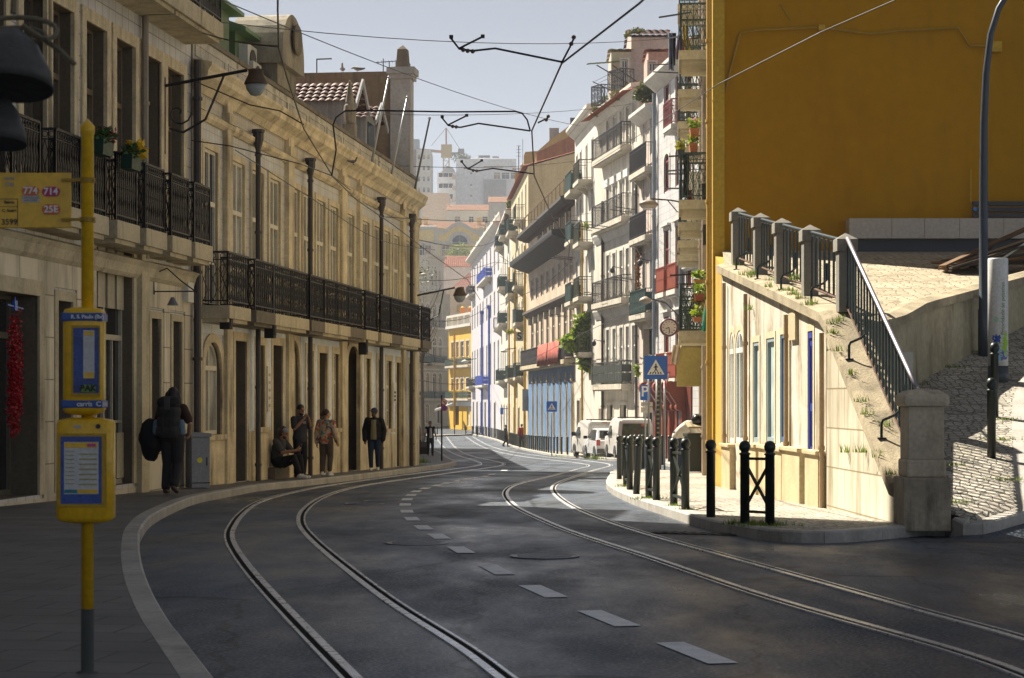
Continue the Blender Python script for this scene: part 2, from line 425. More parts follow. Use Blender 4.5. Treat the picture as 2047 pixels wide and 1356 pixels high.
        for s0, s1, z0, z1, rise, pt in s.holes:
            w, h = s1-s0, z1-z0; c = (s0+s1)/2
            if not rise: O = [(w/2, 0), (w/2, h), (-w/2, h), (-w/2, 0)]
            else:
                O = arch_pts(w, h, rise, 10, pt); n = len(O)
                mid = n//2
                for i in range(1, n-2):
                    cor = (w/2, h) if i < mid else (-w/2, h)
                    b.poly([(c+O[i][0], 0, z0+O[i][1]), (c+O[i+1][0], 0, z0+O[i+1][1]), (c+cor[0], 0, z0+cor[1])])
            b.cur = 1
            for i in range(len(O)):
                (ax, az), (bx, bz) = O[i], O[(i+1) % len(O)]
                b.poly([(c+ax, 0, z0+az), (c+bx, 0, z0+bz), (c+bx, dep, z0+bz), (c+ax, dep, z0+az)])
            b.cur = 0
        if sides:
            D = s.depth
            b.poly([(0, 0, 0), (0, D, 0), (0, D, H), (0, 0, H)]); b.poly([(L, 0, 0), (L, D, 0), (L, D, H), (L, 0, H)])
            b.poly([(0, D, 0), (L, D, 0), (L, D, H), (0, D, H)])
            if top: b.poly([(0, 0, H), (L, 0, H), (L, D, H), (0, D, H)])
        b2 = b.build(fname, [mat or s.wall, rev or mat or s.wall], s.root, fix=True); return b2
def tile_roof(b, p00, p10, p11, p01, tw=.24, rw=.34, amp=.045):
    """wavy clay tiles: p00-p10 is the eave, p01-p11 the ridge"""
    p00, p10, p11, p01 = map(Vector, (p00, p10, p11, p01)); W = (p10-p00).length; Hh = (p01-p00).length
    nx = max(2, int(W/tw)); ny = max(1, int(Hh/rw)); nr = (p10-p00).cross(p01-p00).normalized()
    if nr.z < 0: nr = -nr
    q = 4
    for j in range(ny):
        base = len(b.v)
        for tt, lift in ((j/ny, .04), ((j+1)/ny, 0)):
            for i in range(nx*q+1):
                u = i/(nx*q); e = p00.lerp(p10, u); r = p01.lerp(p11, u)
                b.v.append(tuple(e.lerp(r, tt)+nr*(lift+amp*abs(math.sin(PI*i/q)))))
        n = nx*q+1
        for i in range(n-1): b.face([base+i, base+i+1, base+n+i+1, base+n+i])
    return b
def leafy(name, mat, blobs, n, size, parent=None, seed=1, loc=None, droop=0):
    rnd = random.Random(seed); b = MB()
    tot = sum(r[0]*r[1]*r[2] for _, r in blobs)
    for c, r in blobs:
        for _ in range(int(n*r[0]*r[1]*r[2]/tot)+1):
            v = Vector((rnd.gauss(0,1), rnd.gauss(0,1), rnd.gauss(0,1))).normalized()*(rnd.random()**.45)
            p = Vector(c)+Vector((v.x*r[0], v.y*r[1], v.z*r[2]))
            a = Vector((rnd.gauss(0,1), rnd.gauss(0,1), rnd.gauss(0,.7)-droop)).normalized(); t = a.cross(Vector((rnd.gauss(0,1), rnd.gauss(0,1), rnd.gauss(0,1)))).normalized()
            L = size*rnd.uniform(.6, 1.3); w = L*.32
            b.poly([p, p+a*L*.5+t*w, p+a*L, p+a*L*.5-t*w])
    return b.build(name, mat, parent, fix=False, loc=loc)
# ================================================================ GROUND, ROAD, PAVEMENTS
def asphalt_mat():
    m, nt, b = base_mat('asphalt'); v = coord(nt)
    c = mixc(nt, noise_fac(nt, v, .45, .4, .6, 7, .68, (1, .3, 1)), (.006,.013,.025), (.05,.073,.105))  # sky blue and broad sheen streaks are put into these colours
    c = mixc(nt, noise_fac(nt, v, 38, .46, .66, 4), c, (.15,.17,.2))
    c = mixc(nt, noise_fac(nt, v, .8, .5, .8, 5, .6, (1.2, .22, 1)), c, (.012,.015,.02))
    vo = nt.nodes.new('ShaderNodeTexVoronoi'); vo.feature = 'DISTANCE_TO_EDGE'; vo.inputs['Scale'].default_value = .32; mp = nt.nodes.new('ShaderNodeMapping'); mp.inputs['Scale'].default_value = (1.4, .5, 1)
    ns = nt.nodes.new('ShaderNodeTexNoise'); ns.inputs['Scale'].default_value = 2.2; nt.links.new(v, ns.inputs['Vector']); ad = nt.nodes.new('ShaderNodeVectorMath'); ad.operation = 'MULTIPLY_ADD'; ad.inputs[1].default_value = (.5,.5,.5); nt.links.new(ns.outputs['Color'], ad.inputs[0]); nt.links.new(v, ad.inputs[2])
    nt.links.new(ad.outputs[0], mp.inputs[0]); nt.links.new(mp.outputs[0], vo.inputs['Vector'])
    r = nt.nodes.new('ShaderNodeMapRange'); r.inputs[1].default_value = .004; r.inputs[2].default_value = .012; r.inputs[3].default_value = .75; r.inputs[4].default_value = 0; nt.links.new(vo.outputs['Distance'], r.inputs[0]); c = mixc(nt, r.outputs[0], c, (.006,.006,.007))
    nt.links.new(c, b.inputs['Base Color'])
    r = nt.nodes.new('ShaderNodeMapRange'); r.inputs[3].default_value = .26; r.inputs[4].default_value = .68
    nt.links.new(noise_fac(nt, v, .6, .35, .65, 6, .65, (1, .4, 1)), r.inputs[0]); nt.links.new(r.outputs[0], b.inputs['Roughness'])
    b.inputs['Specular IOR Level'].default_value = .42
    bump(nt, b, noise_fac(nt, v, 32, .2, .8, 5), .5, .008); return m
def cobble_mat(name, scale, c1, c2, gap, bs=.5):
    m, nt, b = base_mat(name); v = coord(nt)
    vo = nt.nodes.new('ShaderNodeTexVoronoi'); vo.feature = 'DISTANCE_TO_EDGE'; vo.inputs['Scale'].default_value = scale; vo.inputs['Randomness'].default_value = .55; nt.links.new(v, vo.inputs['Vector'])
    vc = nt.nodes.new('ShaderNodeTexVoronoi'); vc.inputs['Scale'].default_value = scale; vc.inputs['Randomness'].default_value = .55; nt.links.new(v, vc.inputs['Vector'])
    sp = nt.nodes.new('ShaderNodeSeparateColor'); nt.links.new(vc.outputs['Color'], sp.inputs[0])
    c = mixc(nt, sp.outputs[0], c1, c2)
    c = mixc(nt, noise_fac(nt, v, .8, .4, .7), c, mixc(nt, 1., c, (.7,.68,.62), 'MULTIPLY'))
    r = nt.nodes.new('ShaderNodeMapRange'); r.inputs[1].default_value = .03; r.inputs[2].default_value = .11; nt.links.new(vo.outputs['Distance'], r.inputs[0])
    c = mixc(nt, r.outputs[0], gap, c); nt.links.new(c, b.inputs['Base Color']); b.inputs['Roughness'].default_value = .65
    bump(nt, b, r.outputs[0], bs, .03); return m
def slab_mat(name, c1, c2, mortar, w, h, rot=0):
    m, nt, b = base_mat(name); v = coord(nt)
    mp = nt.nodes.new('ShaderNodeMapping'); mp.inputs['Rotation'].default_value = (0, 0, rot); nt.links.new(v, mp.inputs[0])
    br = nt.nodes.new('ShaderNodeTexBrick'); nt.links.new(mp.outputs[0], br.inputs['Vector']); br.inputs['Scale'].default_value = 1
    br.inputs['Brick Width'].default_value = w; br.inputs['Row Height'].default_value = h; br.inputs['Mortar Size'].default_value = .009; br.inputs['Mortar Smooth'].default_value = .2
    br.inputs['Color1'].default_value = (*c1, 1); br.inputs['Color2'].default_value = (*c2, 1); br.inputs['Mortar'].default_value = (*mortar, 1)
    c = mixc(nt, noise_fac(nt, v, .9, .35, .7, 6), br.outputs['Color'], mixc(nt, 1., br.outputs['Color'], (.55,.55,.55), 'MULTIPLY'))
    nt.links.new(c, b.inputs['Base Color']); b.inputs['Roughness'].default_value = .6; bump(nt, b, br.outputs['Fac'], -.4, .01); return m
asphalt = asphalt_mat()
cobble_w = cobble_mat('pale cobbles', 9, (.5,.47,.4), (.36,.33,.28), (.12,.11,.09))
cobble_g = cobble_mat('greyish cobbles', 9, (.34,.31,.26), (.22,.2,.17), (.07,.065,.055))
paving = slab_mat('grey paving slabs', (.16,.155,.15), (.12,.12,.118), (.035,.035,.035), .62, .42, .12)
paving_w = cobble_mat('worn terrace paving', 6, (.52,.45,.33), (.4,.34,.24), (.22,.18,.12), .4)
kerb_m = M('kerb stone', (.46,.44,.4), .6, .25, 1.5, (.15,.12,.08), .5, bmp=.3)
rail_steel = M('polished rail steel', (.78,.8,.84), .3, .12, 2, fine=.1, bmp=0, metal=.45)
groove_m = plain('dark rail groove', (.012,.011,.01), .9, spec=.1)  # near-black flat strip drawn in place of a cut groove
paint = M('worn road paint', (.92,.94,.97), .6, .14, 5, (.25,.27,.3), .55, fine=.16)
hill_m = M('hillside', (.1,.1,.06), .9, .4, .05)
earth = M('town ground', (.14,.13,.11), .9, .3, .1)
# ground reaching the horizon, rising to a hill behind the town
ds = [-600, -100, -20]+[k*6 for k in range(0, 45)]+[280, 300, 340, 380, 420, 480, 560, 700, 1000, 2500]
def hz(d): return zr(d)-.35 if d < 270 else -2.75+min(1, max(0, (d-270)/320))*22
b = MB()
for a, c in zip(ds, ds[1:]): b.strip([(x, a, hz(a)) for x in (-2500, -60, -12, 12, 60, 2500)], [(x, c, hz(c)) for x in (-2500, -60, -12, 12, 60, 2500)])
struct(b.build('ground', earth))
# road
dd = [-30+k*3 for k in range(0, 98)]
b = MB()
for a, c in zip(dd, dd[1:]):
    xs = [-16+2*k for k in range(17)]
    b.strip([(x, a, zr(a)) for x in xs], [(x, c, zr(c)) for x in xs])
struct(b.build('road', asphalt, smooth=True))
# kerb lines, measured along their road-side foot
KL = [G(x, y) for x, y in ((430, 1420), (388, 1346), (337, 1276), (301, 1207), (284, 1154), (279, 1110), (284, 1076), (315, 1043), (388, 1009), (468, 992), (525, 981.5), (634, 969.5), (729, 958), (832, 944), (890, 936), (913, 929), (899, 921), (882, 909), (867, 903))]
KL = [Vector((.25, 3.2, 0))]+KL[1:]+[Vector((-5.2, 118, zr(118))), Vector((-8, 127, zr(127))), Vector((-14, 134, zr(134)))]
kl = resample(catmull(KL, 10), .25)
def kerb_mesh(line, side, w=.28, h=.13, name='kerb', zf=lambda p: p.z):
    """side=+1: pavement lies to the viewer's x- side of a line running away"""
    b = MB(); n = len(line); A = []
    for i, p in enumerate(line):
        t = (line[min(i+1, n-1)]-line[max(i-1, 0)]); t.z = 0; t.normalize(); nr = Vector((-t.y, t.x, 0))*side
        z = zf(p); q = Vector((p.x, p.y, z))
        A.append((q+Vector((0,0,-.1)), q+Vector((0,0,h-.02)), q+nr*.02+Vector((0,0,h)), q+nr*w+Vector((0,0,h)), q+nr*w+Vector((0,0,-.1))))
    k = 0
    while k < n-1:
        e = min(n-1, k+4)
        rows = A[k:e+1]; gap = .006
        first = [v.lerp(rows[1][i], gap/.25) if len(rows) > 1 else v for i, v in enumerate(rows[0])]
        rows = [first]+rows[1:]
        for r0, r1 in zip(rows, rows[1:]):
            for i in range(4): b.poly([r0[i], r1[i], r1[i+1], r0[i+1]])
        b.poly(list(rows[0])); b.poly(list(rows[-1])); k = e
    inner = [a[3] for a in A]
    return struct(b.build(name, kerb_m, fix=False)), inner
_, inner_l = kerb_mesh(kl, 1, .17)
b = MB(); A = [p.copy() for p in inner_l]
for p in A: p.z = zr(p.y)+.128
B_ = [Vector((-16, p.y, p.z+.03)) for p in A]
Mid = [p.lerp(q, .25) for p, q in zip(A, B_)]
for p in Mid: p.z = zr(p.y)+.135
b.strip(A, Mid); b.strip(Mid, B_); struct(b.build('pavement', paving))
# kerb of the corner pavement, from the side street round to the parking bay
def rk(x, y): return G(x, y)
KR = [Vector((14, 42, 0)), Vector((9.4, 33.4, 0)), Vector((7.4, 28.5, 0)), Vector((6.52, 25.2, 0)), Vector((6.18, 23.8, 0)), Vector((6.04, 23.1, 0)), Vector((5.92, 22.7, 0)), Vector((5.66, 22.42, 0)), Vector((5.0, 22.02, 0)), G(1859, 1071), G(1692, 1085), G(1562, 1084), G(1470, 1071), G(1400, 1055), G(1331, 1032), G(1276, 1013), G(1229.5, 992), G(1213, 978), G(1213, 968), G(1219, 958), G(1232, 949), Vector((4.1, 53, 0)), Vector((4.6, 57, 0)), Vector((5.15, 62, 0)), Vector((5.35, 70, 0)), Vector((5.3, 80, 0)), Vector((4.75, 85.5, 0)), Vector((4.1, 88.6, 0)), G(1176, 917), G(1112, 913), G(1067, 905), G(1024, 894.6), G(990, 881), G(947, 871), Vector((-5.2, 209, 0)), Vector((-9, 206, 0)), Vector((-13, 196, 0)), Vector((-16, 184, 0))]
def kz(p):
    r = zr(p.y)
    return max(r, ramp_z(p.y)-.12) if p.x > 4.9 and p.y < 40 else r
kr = resample(catmull(KR, 10), .25)
for p in kr: p.z = kz(p)
_, inner_r = kerb_mesh(kr, -1, .2, zf=kz)
# corner pavement and the ramp: fan of strips between the kerb and the wall foot
WF = [Vector((13.2, 42.2, 0)), Vector((8.5, 33.2, 0)), Vector((5.9, 29, 0)), Vector((5.2, 27.2, 0)), Vector((4.7, 26, 0)), Vector((4.7, 23.2, 0)), Vector((4.9, 22.9, 0)), Vector((4.9, 22.35, 0)), Vector((4.35, 22.3, 0)), Vector((4.36, 22.9, 0)), Vector((3.85, 36.9, 0)), Vector((3.8, 37.3, 0)), Vector((5.9, 62.2, 0)), Vector((7.2, 76.5, 0)), Vector((6.32, 86.20, 0)), Vector((5.85, 90.30, 0)), Vector((4.33, 100.50, 0)), Vector((3.57, 110.50, 0)), Vector((1.22, 138.00, 0)), Vector((0.04, 156.00, 0)), Vector((-0.93, 175.00, 0)), Vector((-4.42, 222.00, 0)), Vector((-8, 258, 0)), Vector((-20, 258, 0))]
def nearest_seq(line, targets, fr):
    """matching points on the wall line for every kerb point, monotone"""
    cum = [0]
    for a, c in zip(targets, targets[1:]): cum.append(cum[-1]+(c-a).length)
    return cum
fracs = [(0, 0), (.03, 1)]
wf = resample(WF, .5); out = []; j = 0
for p in inner_r:
    best = min(range(j, min(len(wf), j+60)), key=lambda k: (wf[k].xy-p.xy).length); j = best; out.append(wf[best].copy())
def pz(p):
    if p.x > 4.62 and p.y < 45: return max(ramp_z(p.y)+.01, zr(p.y)+.13)
    return zr(p.y)+.13
rows = []
for t in (0, .08, .3, .55, .8, 1.0):
    r = []
    for p, q in zip(inner_r, out):
        w = p.lerp(q, t); w.z = lerp(p.z-.002, pz(w), min(1, t*3)); r.append(w)
    rows.append(r)
b = MB()
for r0, r1 in zip(rows, rows[1:]): b.strip(r0, r1)
struct(b.build('corner_pavement', cobble_w, smooth=True))
# roadway of the side street beyond the kerb
def kx(d):
    T = [(21.4, 4.3), (21.9, 4.75), (22.25, 5.4), (22.7, 5.92), (23.6, 6.13), (25.2, 6.52), (28.5, 7.4), (33.4, 9.4), (42, 14), (60, 24)]
    for (a, x0), (c, x1) in zip(T, T[1:]):
        if d <= c: return lerp(x0, x1, max(0, (d-a)/(c-a)))
    return T[-1][1]
b = MB(); dd = [21.4, 21.65, 21.9, 22.1, 22.25, 22.5, 22.7, 23.2, 23.6, 24.4, 25.2, 27, 28.5, 31, 33.4, 38, 42, 50, 60]; rws = []
for d in dd:
    z = max(zr(d)+.004, ramp_z(d)-.122); rws.append([Vector((lerp(kx(d)-.05, 40, t), d, z)) for t in (0, .02, .1, .3, 1)])
for r0, r1 in zip(rws, rws[1:]): b.strip(r0, r1)
struct(b.build('side_street', asphalt, smooth=True))
# rails: each is two polished lips with a dark groove between them
RA = [(760, 1425), (691, 1353), (581, 1239), (496, 1145), (462, 1095), (455, 1070), (462, 1052), (480, 1028), (520, 1001), (598, 982), (637, 974), (729, 960.5), (832, 947), (915, 937), (962, 929.5), (947, 921), (921, 913), (897, 902.6), (877, 883), (868, 872)]
RB = [(1100, 1420), (1013.6, 1356), (936, 1297), (815, 1223), (734.5, 1165.7), (657, 1105), (613, 1063), (603, 1040), (612, 1018), (647, 994), (701, 976.5), (761, 965.8), (869, 950.5), (970, 937), (1012, 928.6), (984.5, 921), (947, 913), (921, 902.5), (902, 885), (893, 873)]
RC = [(2150, 1400), (2034, 1348.6), (1886, 1297.7), (1655, 1233), (1470, 1177), (1285, 1112.7), (1138, 1065), (1071, 1036), (1030.5, 1016), (1009, 994), (1012, 979), (1037, 967), (1104.5, 951.5), (1150, 939), (1178.5, 930), (1120, 922), (1050, 914), (990, 902.6), (945, 883), (930, 873)]
RD = [(2150, 1312), (2034, 1272), (1886, 1233), (1655, 1168), (1470, 1117), (1285, 1066), (1192.5, 1034), (1141.6, 1011), (1112, 989), (1107, 975), (1119, 965), (1150, 953.5), (1195, 939), (1226, 929), (1160, 920), (1085, 912.5), (1010, 901), (962, 883), (945, 873)]
RAILS = {}
for nm, pts in (('tram_rail', RA), ('tram_rail', RB), ('tram_rail', RC), ('tram_rail', RD)):
    line = catmull([G(x, y) for x, y in pts], 14)
    for _ in range(30):                       # even out the measured points
        line = [line[0]]+[(line[i-1]+line[i]*2+line[i+1])/4 for i in range(1, len(line)-1)]+[line[-1]]
    line = resample(line, .4); n = len(line); RAILS[id(pts)] = line
    b = MB(); T = []
    for i, p in enumerate(line):
        t = (line[min(i+1, n-1)]-line[max(i-1, 0)]); t.z = 0; t.normalize(); T.append(Vector((-t.y, t.x, 0)))
    def at(k, off, z): q = line[k]+T[k]*off; q.z = zr(q.y)+z; return q
    for x0, x1, z, mi in ((-.075, -.022, .012, 0), (-.022, .022, .005, 1), (.022, .045, .012, 0)) if pts in (RA, RC) else ((.075, .022, .012, 0), (.022, -.022, .005, 1), (-.022, -.045, .012, 0)):
        b.cur = mi; b.strip([at(k, x0, z) for k in range(n)], [at(k, x1, z) for k in range(n)])
        if not mi:
            for e in (x0, x1): b.strip([at(k, e, z) for k in range(n)], [at(k, e, -.01) for k in range(n)])
    struct(b.build(nm, [rail_steel, groove_m], fix=False))
# dashes of the centre line
DS = [(1790+330, 1600), (1390, 1306), (1215, 1237), (1085, 1183), (992, 1140), (921, 1100), (877, 1073), (846.5, 1055.5), (823.5, 1038), (813.5, 1023), (810, 1009.5), (814, 999), (822, 990.5), (832, 983), (850, 977), (874, 971), (892, 966.5), (915, 962), (933, 958.7), (950, 955.5), (970, 952.7), (983, 949), (1008, 941)]
hw = .09
for i, (x, y) in enumerate(DS[1:], 1):
    p = G(x, y); a = G(*DS[i-1]) if i > 1 else G(1560, 1372); c = G(*DS[min(i+1, len(DS)-1)])
    t = (c-a); t.z = 0; t.normalize(); nr = Vector((-t.y, t.x, 0)); Ls = .5
    b = MB(); q = []
    for s, w in ((-1, -1), (-1, 1), (1, 1), (1, -1)):
        v = p+t*s*Ls+nr*w*hw; v.z = zr(v.y)+.006; q.append(v)
    b.poly(q); struct(b.build('lane_dash', paint, fix=False))
# manhole covers
for x, y, r in ((833, 1087, .31), (1089, 1113, .31), (728, 1008, .3), (765, 1003, .3)):
    p = G(x, y); p.z += .004; b = MB()
    b.cur = 0; b.lathe([(r*1.08, 0), (r*1.08, .008), (r, .01), (r*.97, .004)], 28)
    b.cur = 0; b.lathe([(r*.965, .005), (.001, .006)], 28)
    b.cur = 0
    for k in range(-4, 5): b.box(-math.sqrt(max(.01, (r*.85)**2-(k*.06)**2)), k*.06-.012, .006, math.sqrt(max(.01, (r*.85)**2-(k*.06)**2)), k*.06+.012, .011)
    o = b.build('manhole_cover', [plain('cover iron', (.2,.2,.21), .4, .8), groove_m], loc=p)
    tag(o, ['round iron manhole cover beside the white centre dashes', 'round iron manhole cover near the inner rail of the kerbside tram track', 'flat round manhole cover close to the far bend, between track and centre dashes', 'further of two small round covers by the bend of the track'][[833, 1089, 728, 765].index(x)], 'manhole cover', 'manhole covers in the road')
# drain grate by the corner kerb
p = G(1395, 1068); b = MB(); b.box(-.55, -.16, 0, .55, .16, .008)
for k in range(9): b.box(-.5+k*.12, -.14, .008, -.44+k*.12, .14, .014)
tag(b.build('drain_grate', plain('drain iron', (.05,.05,.05), .6, .5), loc=(p.x, p.y, p.z+.003)), 'long iron drain grate at the foot of the corner kerb', 'drain grate').rotation_euler = (0, 0, -.5)
# terrace above the shops
b = MB(); T_ = [(4.3, 26.7), (4.95, 27.0), (5.35, 27.6), (5.95, 29.1), (8.6, 33.3), (14, 42)]
LT = [(4.3, 26.7), (4.2, 28.5), (3.95, 34.5), (3.9, 36.8), (4.15, 39.45)]
A = [Vector((x, y, terr_z(y))) for x, y in LT]; D = [Vector((x, y, terr_z(y))) for x, y in ((5.0, 27.0), (5.9, 29.1), (7.2, 31.2), (8.6, 33.4), (14.5, 43.2))]
rows = [[p.lerp(q, t) for p, q in zip(A, D)] for t in (0, .33, .66, 1)]
for r0, r1 in zip(rows, rows[1:]): b.strip(r0, r1)
struct(b.build('terrace', paving_w))
# ================================================================ CAMERA, LIGHT, SKY, AIR
cam = bpy.data.cameras.new('camera'); co = bpy.data.objects.new('camera', cam); C.objects.link(co)
co.location = (0, 0, EYE); co.rotation_euler = (PI/2, 0, 0); cam.lens = 36*FP/2047; cam.sensor_width = 36; cam.shift_y = (HY-678)/2047
cam.clip_start = .1; cam.clip_end = 6000; cam.dof.use_dof = True; cam.dof.focus_distance = 50; cam.dof.aperture_fstop = 9
bpy.context.scene.camera = co
SUN_EL, SUN_AZ = math.radians(48), math.radians(46)          # the sun stands to the west, slightly beyond the view
sd = Vector((-math.cos(SUN_EL)*math.cos(SUN_AZ), math.cos(SUN_EL)*math.sin(SUN_AZ), math.sin(SUN_EL)))
sl = bpy.data.lights.new('sun', 'SUN'); so = bpy.data.objects.new('sun', sl); C.objects.link(so)
sl.energy = 5; sl.angle = math.radians(.53); sl.color = (1, .91, .76); so.rotation_euler = sd.to_track_quat('Z', 'Y').to_euler()
w = bpy.data.worlds.new('World'); bpy.context.scene.world = w; w.use_nodes = True; nt = w.node_tree
sky = nt.nodes.new('ShaderNodeTexSky'); sky.sky_type = 'NISHITA'; sky.sun_disc = False; sky.sun_elevation = SUN_EL
sky.sun_rotation = math.atan2(sd.x, sd.y); sky.air_density = 1.0; sky.dust_density = 1.2; sky.altitude = 4500; sky.ozone_density = .6
hs = nt.nodes.new('ShaderNodeHueSaturation'); hs.inputs['Saturation'].default_value = .42; hs.inputs['Value'].default_value = .6; nt.links.new(sky.outputs[0], hs.inputs['Color']); nt.links.new(hs.outputs[0], nt.nodes['Background'].inputs[0]); nt.nodes['Background'].inputs[1].default_value = .058
vs = bpy.context.scene.view_settings; vs.view_transform = 'Standard'; vs.look = 'None'; vs.exposure = 1.5; vs.gamma = 1
bpy.context.scene.cycles.max_bounces = 6; bpy.context.scene.cycles.use_denoising = True
b = MB().box(-260, -20, -8, 260, 760, 95); hz_o = b.build('haze', None)
hm = bpy.data.materials.new('haze air'); hm.use_nodes = True; n2 = hm.node_tree; n2.nodes.clear()
pv = n2.nodes.new('ShaderNodeVolumePrincipled'); pv.inputs['Density'].default_value = .0005; pv.inputs['Color'].default_value = (.86,.9,1,1); pv.inputs['Anisotropy'].default_value = 0
ou = n2.nodes.new('ShaderNodeOutputMaterial'); n2.links.new(pv.outputs[0], ou.inputs['Volume'])
hz_o.data.materials.clear(); hz_o.data.materials.append(hm); hz_o['kind'] = 'stuff'
# ================================================================ THE LONG BALCONIED FRONT IN THE SHADE
azul = tile_mat('greyish wall tiles', (.68,.7,.72), (.54,.56,.58), (.34,.32,.28), .2, .2, (.34,.25,.13), amt=.45, pattern=(.5,.48,.42))
azul_d = tile_mat('patterned frieze tiles', (.42,.42,.43), (.36,.36,.38), (.2,.18,.16), .3, .3, (.25,.19,.1), pattern=(.55,.47,.3))
green_p = M('green painted metal', (.1,.16,.08), .5, .15, .8)
ac_m = M('air conditioner casing', (.6,.6,.56), .5, .15, 2, (.2,.15,.1), .4)
def z2(b, x, y, off=0): return b.z_(x, y, off)
pal = Bld('long_townhouse', 'long three-level stone and tile front with a row of iron balconies, in shade', (-5.92, 37), (-2.97, 62), -1.2, 7.9, azul, 9)
gp = lambda x: pal.z_(x, 935)
ZSLAB = pal.z_(640, 652)                                         # top of the balcony slabs
zt_ = lambda x, y: pal.z_(x, y)
UP = [(410,429),(464,484),(505.5,520.5),(540,555.6),(580,593),(608,619.6),(633,646),(660,672),(692,705),(724,735),(747.5,757.5),(766,777.6),(785.6,796),(811,819)]
ztop = pal.z_(512, 343); zsl = pal.z_(512, 632)
st = dict(frame=wood_c, pane=glass_mat('dusk window glass', (.2,.2,.17), .12), sur=stone_y, k='french', dep=.07, sw=.14, transom=.66)
ws = []
for a, c in UP:
    s = (pal.s_(a)+pal.s_(c))/2; ws.append(s)
    pal.window(s, ZSLAB, .95, ztop-ZSLAB, **st)
for i, s in enumerate(ws):
    pal.balcony(s, ZSLAB, 1.62, .6, 1.0, 'ornate', iron, stone_d if i % 3 == 1 else stone, .24, sp=.16)
# street level: doors, windows, arched doorways
dst = dict(frame=wood_d, pane=plain('dark door panel', (.05,.042,.035), .5), sur=stone_y, k='door', sw=.17, dep=.32)
wst = dict(frame=wood_c, pane=st['pane'], sur=stone_y, k='french', sw=.17, dep=.12, sill=True, transom=.62)
dz = pal.z_(480, 950); 
for a, c, yt, kind in ((407,441,684,'archwin'),(468,491,682,'door'),(510,528,690,'win'),(543,563.5,691,'door'),(574,597,680,'archwin'),(612,624,701,'win'),(636,652,706,'door'),(664,677,708,'win'),(693,717,692,'archdoor'),(729,739,717,'win'),(754,761,719,'win'),(770,782,722,'win'),(791,799.5,725,'door'),(816,823,727,'door')):
    sA, sB = pal.s_(a), pal.s_(c); s = (sA+sB)/2; w = round(max(.7, (sB-sA)*.94), 1); g = zr(37+s*.993)+.14-pal.zb; top = pal.z_((a+c)/2, yt)
    if kind == 'door': pal.window(s, g, w, top-g, name='door', **dst)
    elif kind == 'archdoor': pal.window(s, g, w, top-g, name='door', rise=.45, **dst)
    elif kind == 'archwin': pal.window(s, g+.95, w, top-g-.95, rise=.5, **{**wst, 'k': 'arch'})
    else: pal.window(s, g+1.1, w, top-g-1.1, **wst)
# lower wall is white plaster over a stone dado: a skin 3 cm proud of the tiled wall
zb1 = ZSLAB-.32
def skin(bl, z0f, z1f, mat, name, out, holes):
    b = MB(); seg = 40; prev = 0
    cuts = sorted({0, bl.L, *[h[0]-.001 for h in holes], *[h[1]+.001 for h in holes]})
    cuts = [max(0, min(bl.L, q)) for q in cuts]
    for s0, s1 in zip(cuts, cuts[1:]):
        if s1-s0 < 1e-3: continue
        cx = (s0+s1)/2; ivs = [(z0f(s0), z1f(s0), z0f(s1), z1f(s1))]
        za, zb_ = z0f(cx), z1f(cx); spans = [(za, zb_)]
        for h in holes:
            if h[0]-.01 < cx < h[1]+.01:
                new = []
                for p, q in spans:
                    if h[3] <= p or h[2] >= q: new.append((p, q)); continue
                    if h[2] > p+.01: new.append((p, h[2]))
                    if h[3] < q-.01: new.append((h[3], q))
                spans = new
        for p, q in spans: b.box(s0, -out, p, s1, .01, q)
    return bl.part(name, b, mat)
low = [(h[0]-.15, h[1]+.15, h[2]-.05, h[3]+.15) for h in pal.holes if h[2] < ZSLAB-1]
skin(pal, lambda s: 0, lambda s: zr(37+s*.993)+.14-pal.zb+.95+.12*math.sin(s*.15), stone_y, 'dado', .045, low)
skin(pal, lambda s: zr(37+s*.993)+.14-pal.zb+.95+.12*math.sin(s*.15), lambda s: zb1, M('cool lime plaster', (.74,.78,.82), .85, .12, .8, (.35,.33,.3), .45), 'plaster_band', .022, low)
for x0, x1 in ((385,394),(445,456),(569,580),(677,687),(713,717),(800,806),(824,832)):     # pilasters
    s0, s1 = pal.s_(x0), pal.s_(x1); 
    b = MB().box(s0, -.1, 0, s1, .01, ZSLAB-.26).box(s0, -.1, ZSLAB, s1, .01, pal.z_(580, 262)); b.box(s0-.06, -.16, pal.z_(580, 318), s1+.06, .01, pal.z_(580, 300))
    pal.part('pilaster', b, stone_y)
zm, zf0, zf1, zc, zp = pal.z_(570, 326), pal.z_(570, 318), pal.z_(573, 285), pal.z_(600, 251), pal.z_(593, 206)
pal.cornice(zm, [(.05, 0), (.12, .06), (.14, .14), (.04, .2)], stone_y, 'string_course')
b = MB()
ed = [0, *[(pal.s_(a)+pal.s_(c))/2 for a, c in ((445,456),(569,580),(677,687),(800,806))], pal.L]
for a, c in zip(ed, ed[1:]): b.box(a+.42, -.012, zm+.24, c-.42, .01, zf1+.04)
pal.part('frieze', b, azul_d)
pal.cornice(zf1+.02, [(.05, 0), (.1, .08), (.14, .14), (.3, .26), (.32, .36), (.38, .44), (.38, .5), (.05, .56)], stone_y, 'cornice')
zpar = zf1+.56
pal.zt = zpar+pal.zb+.0
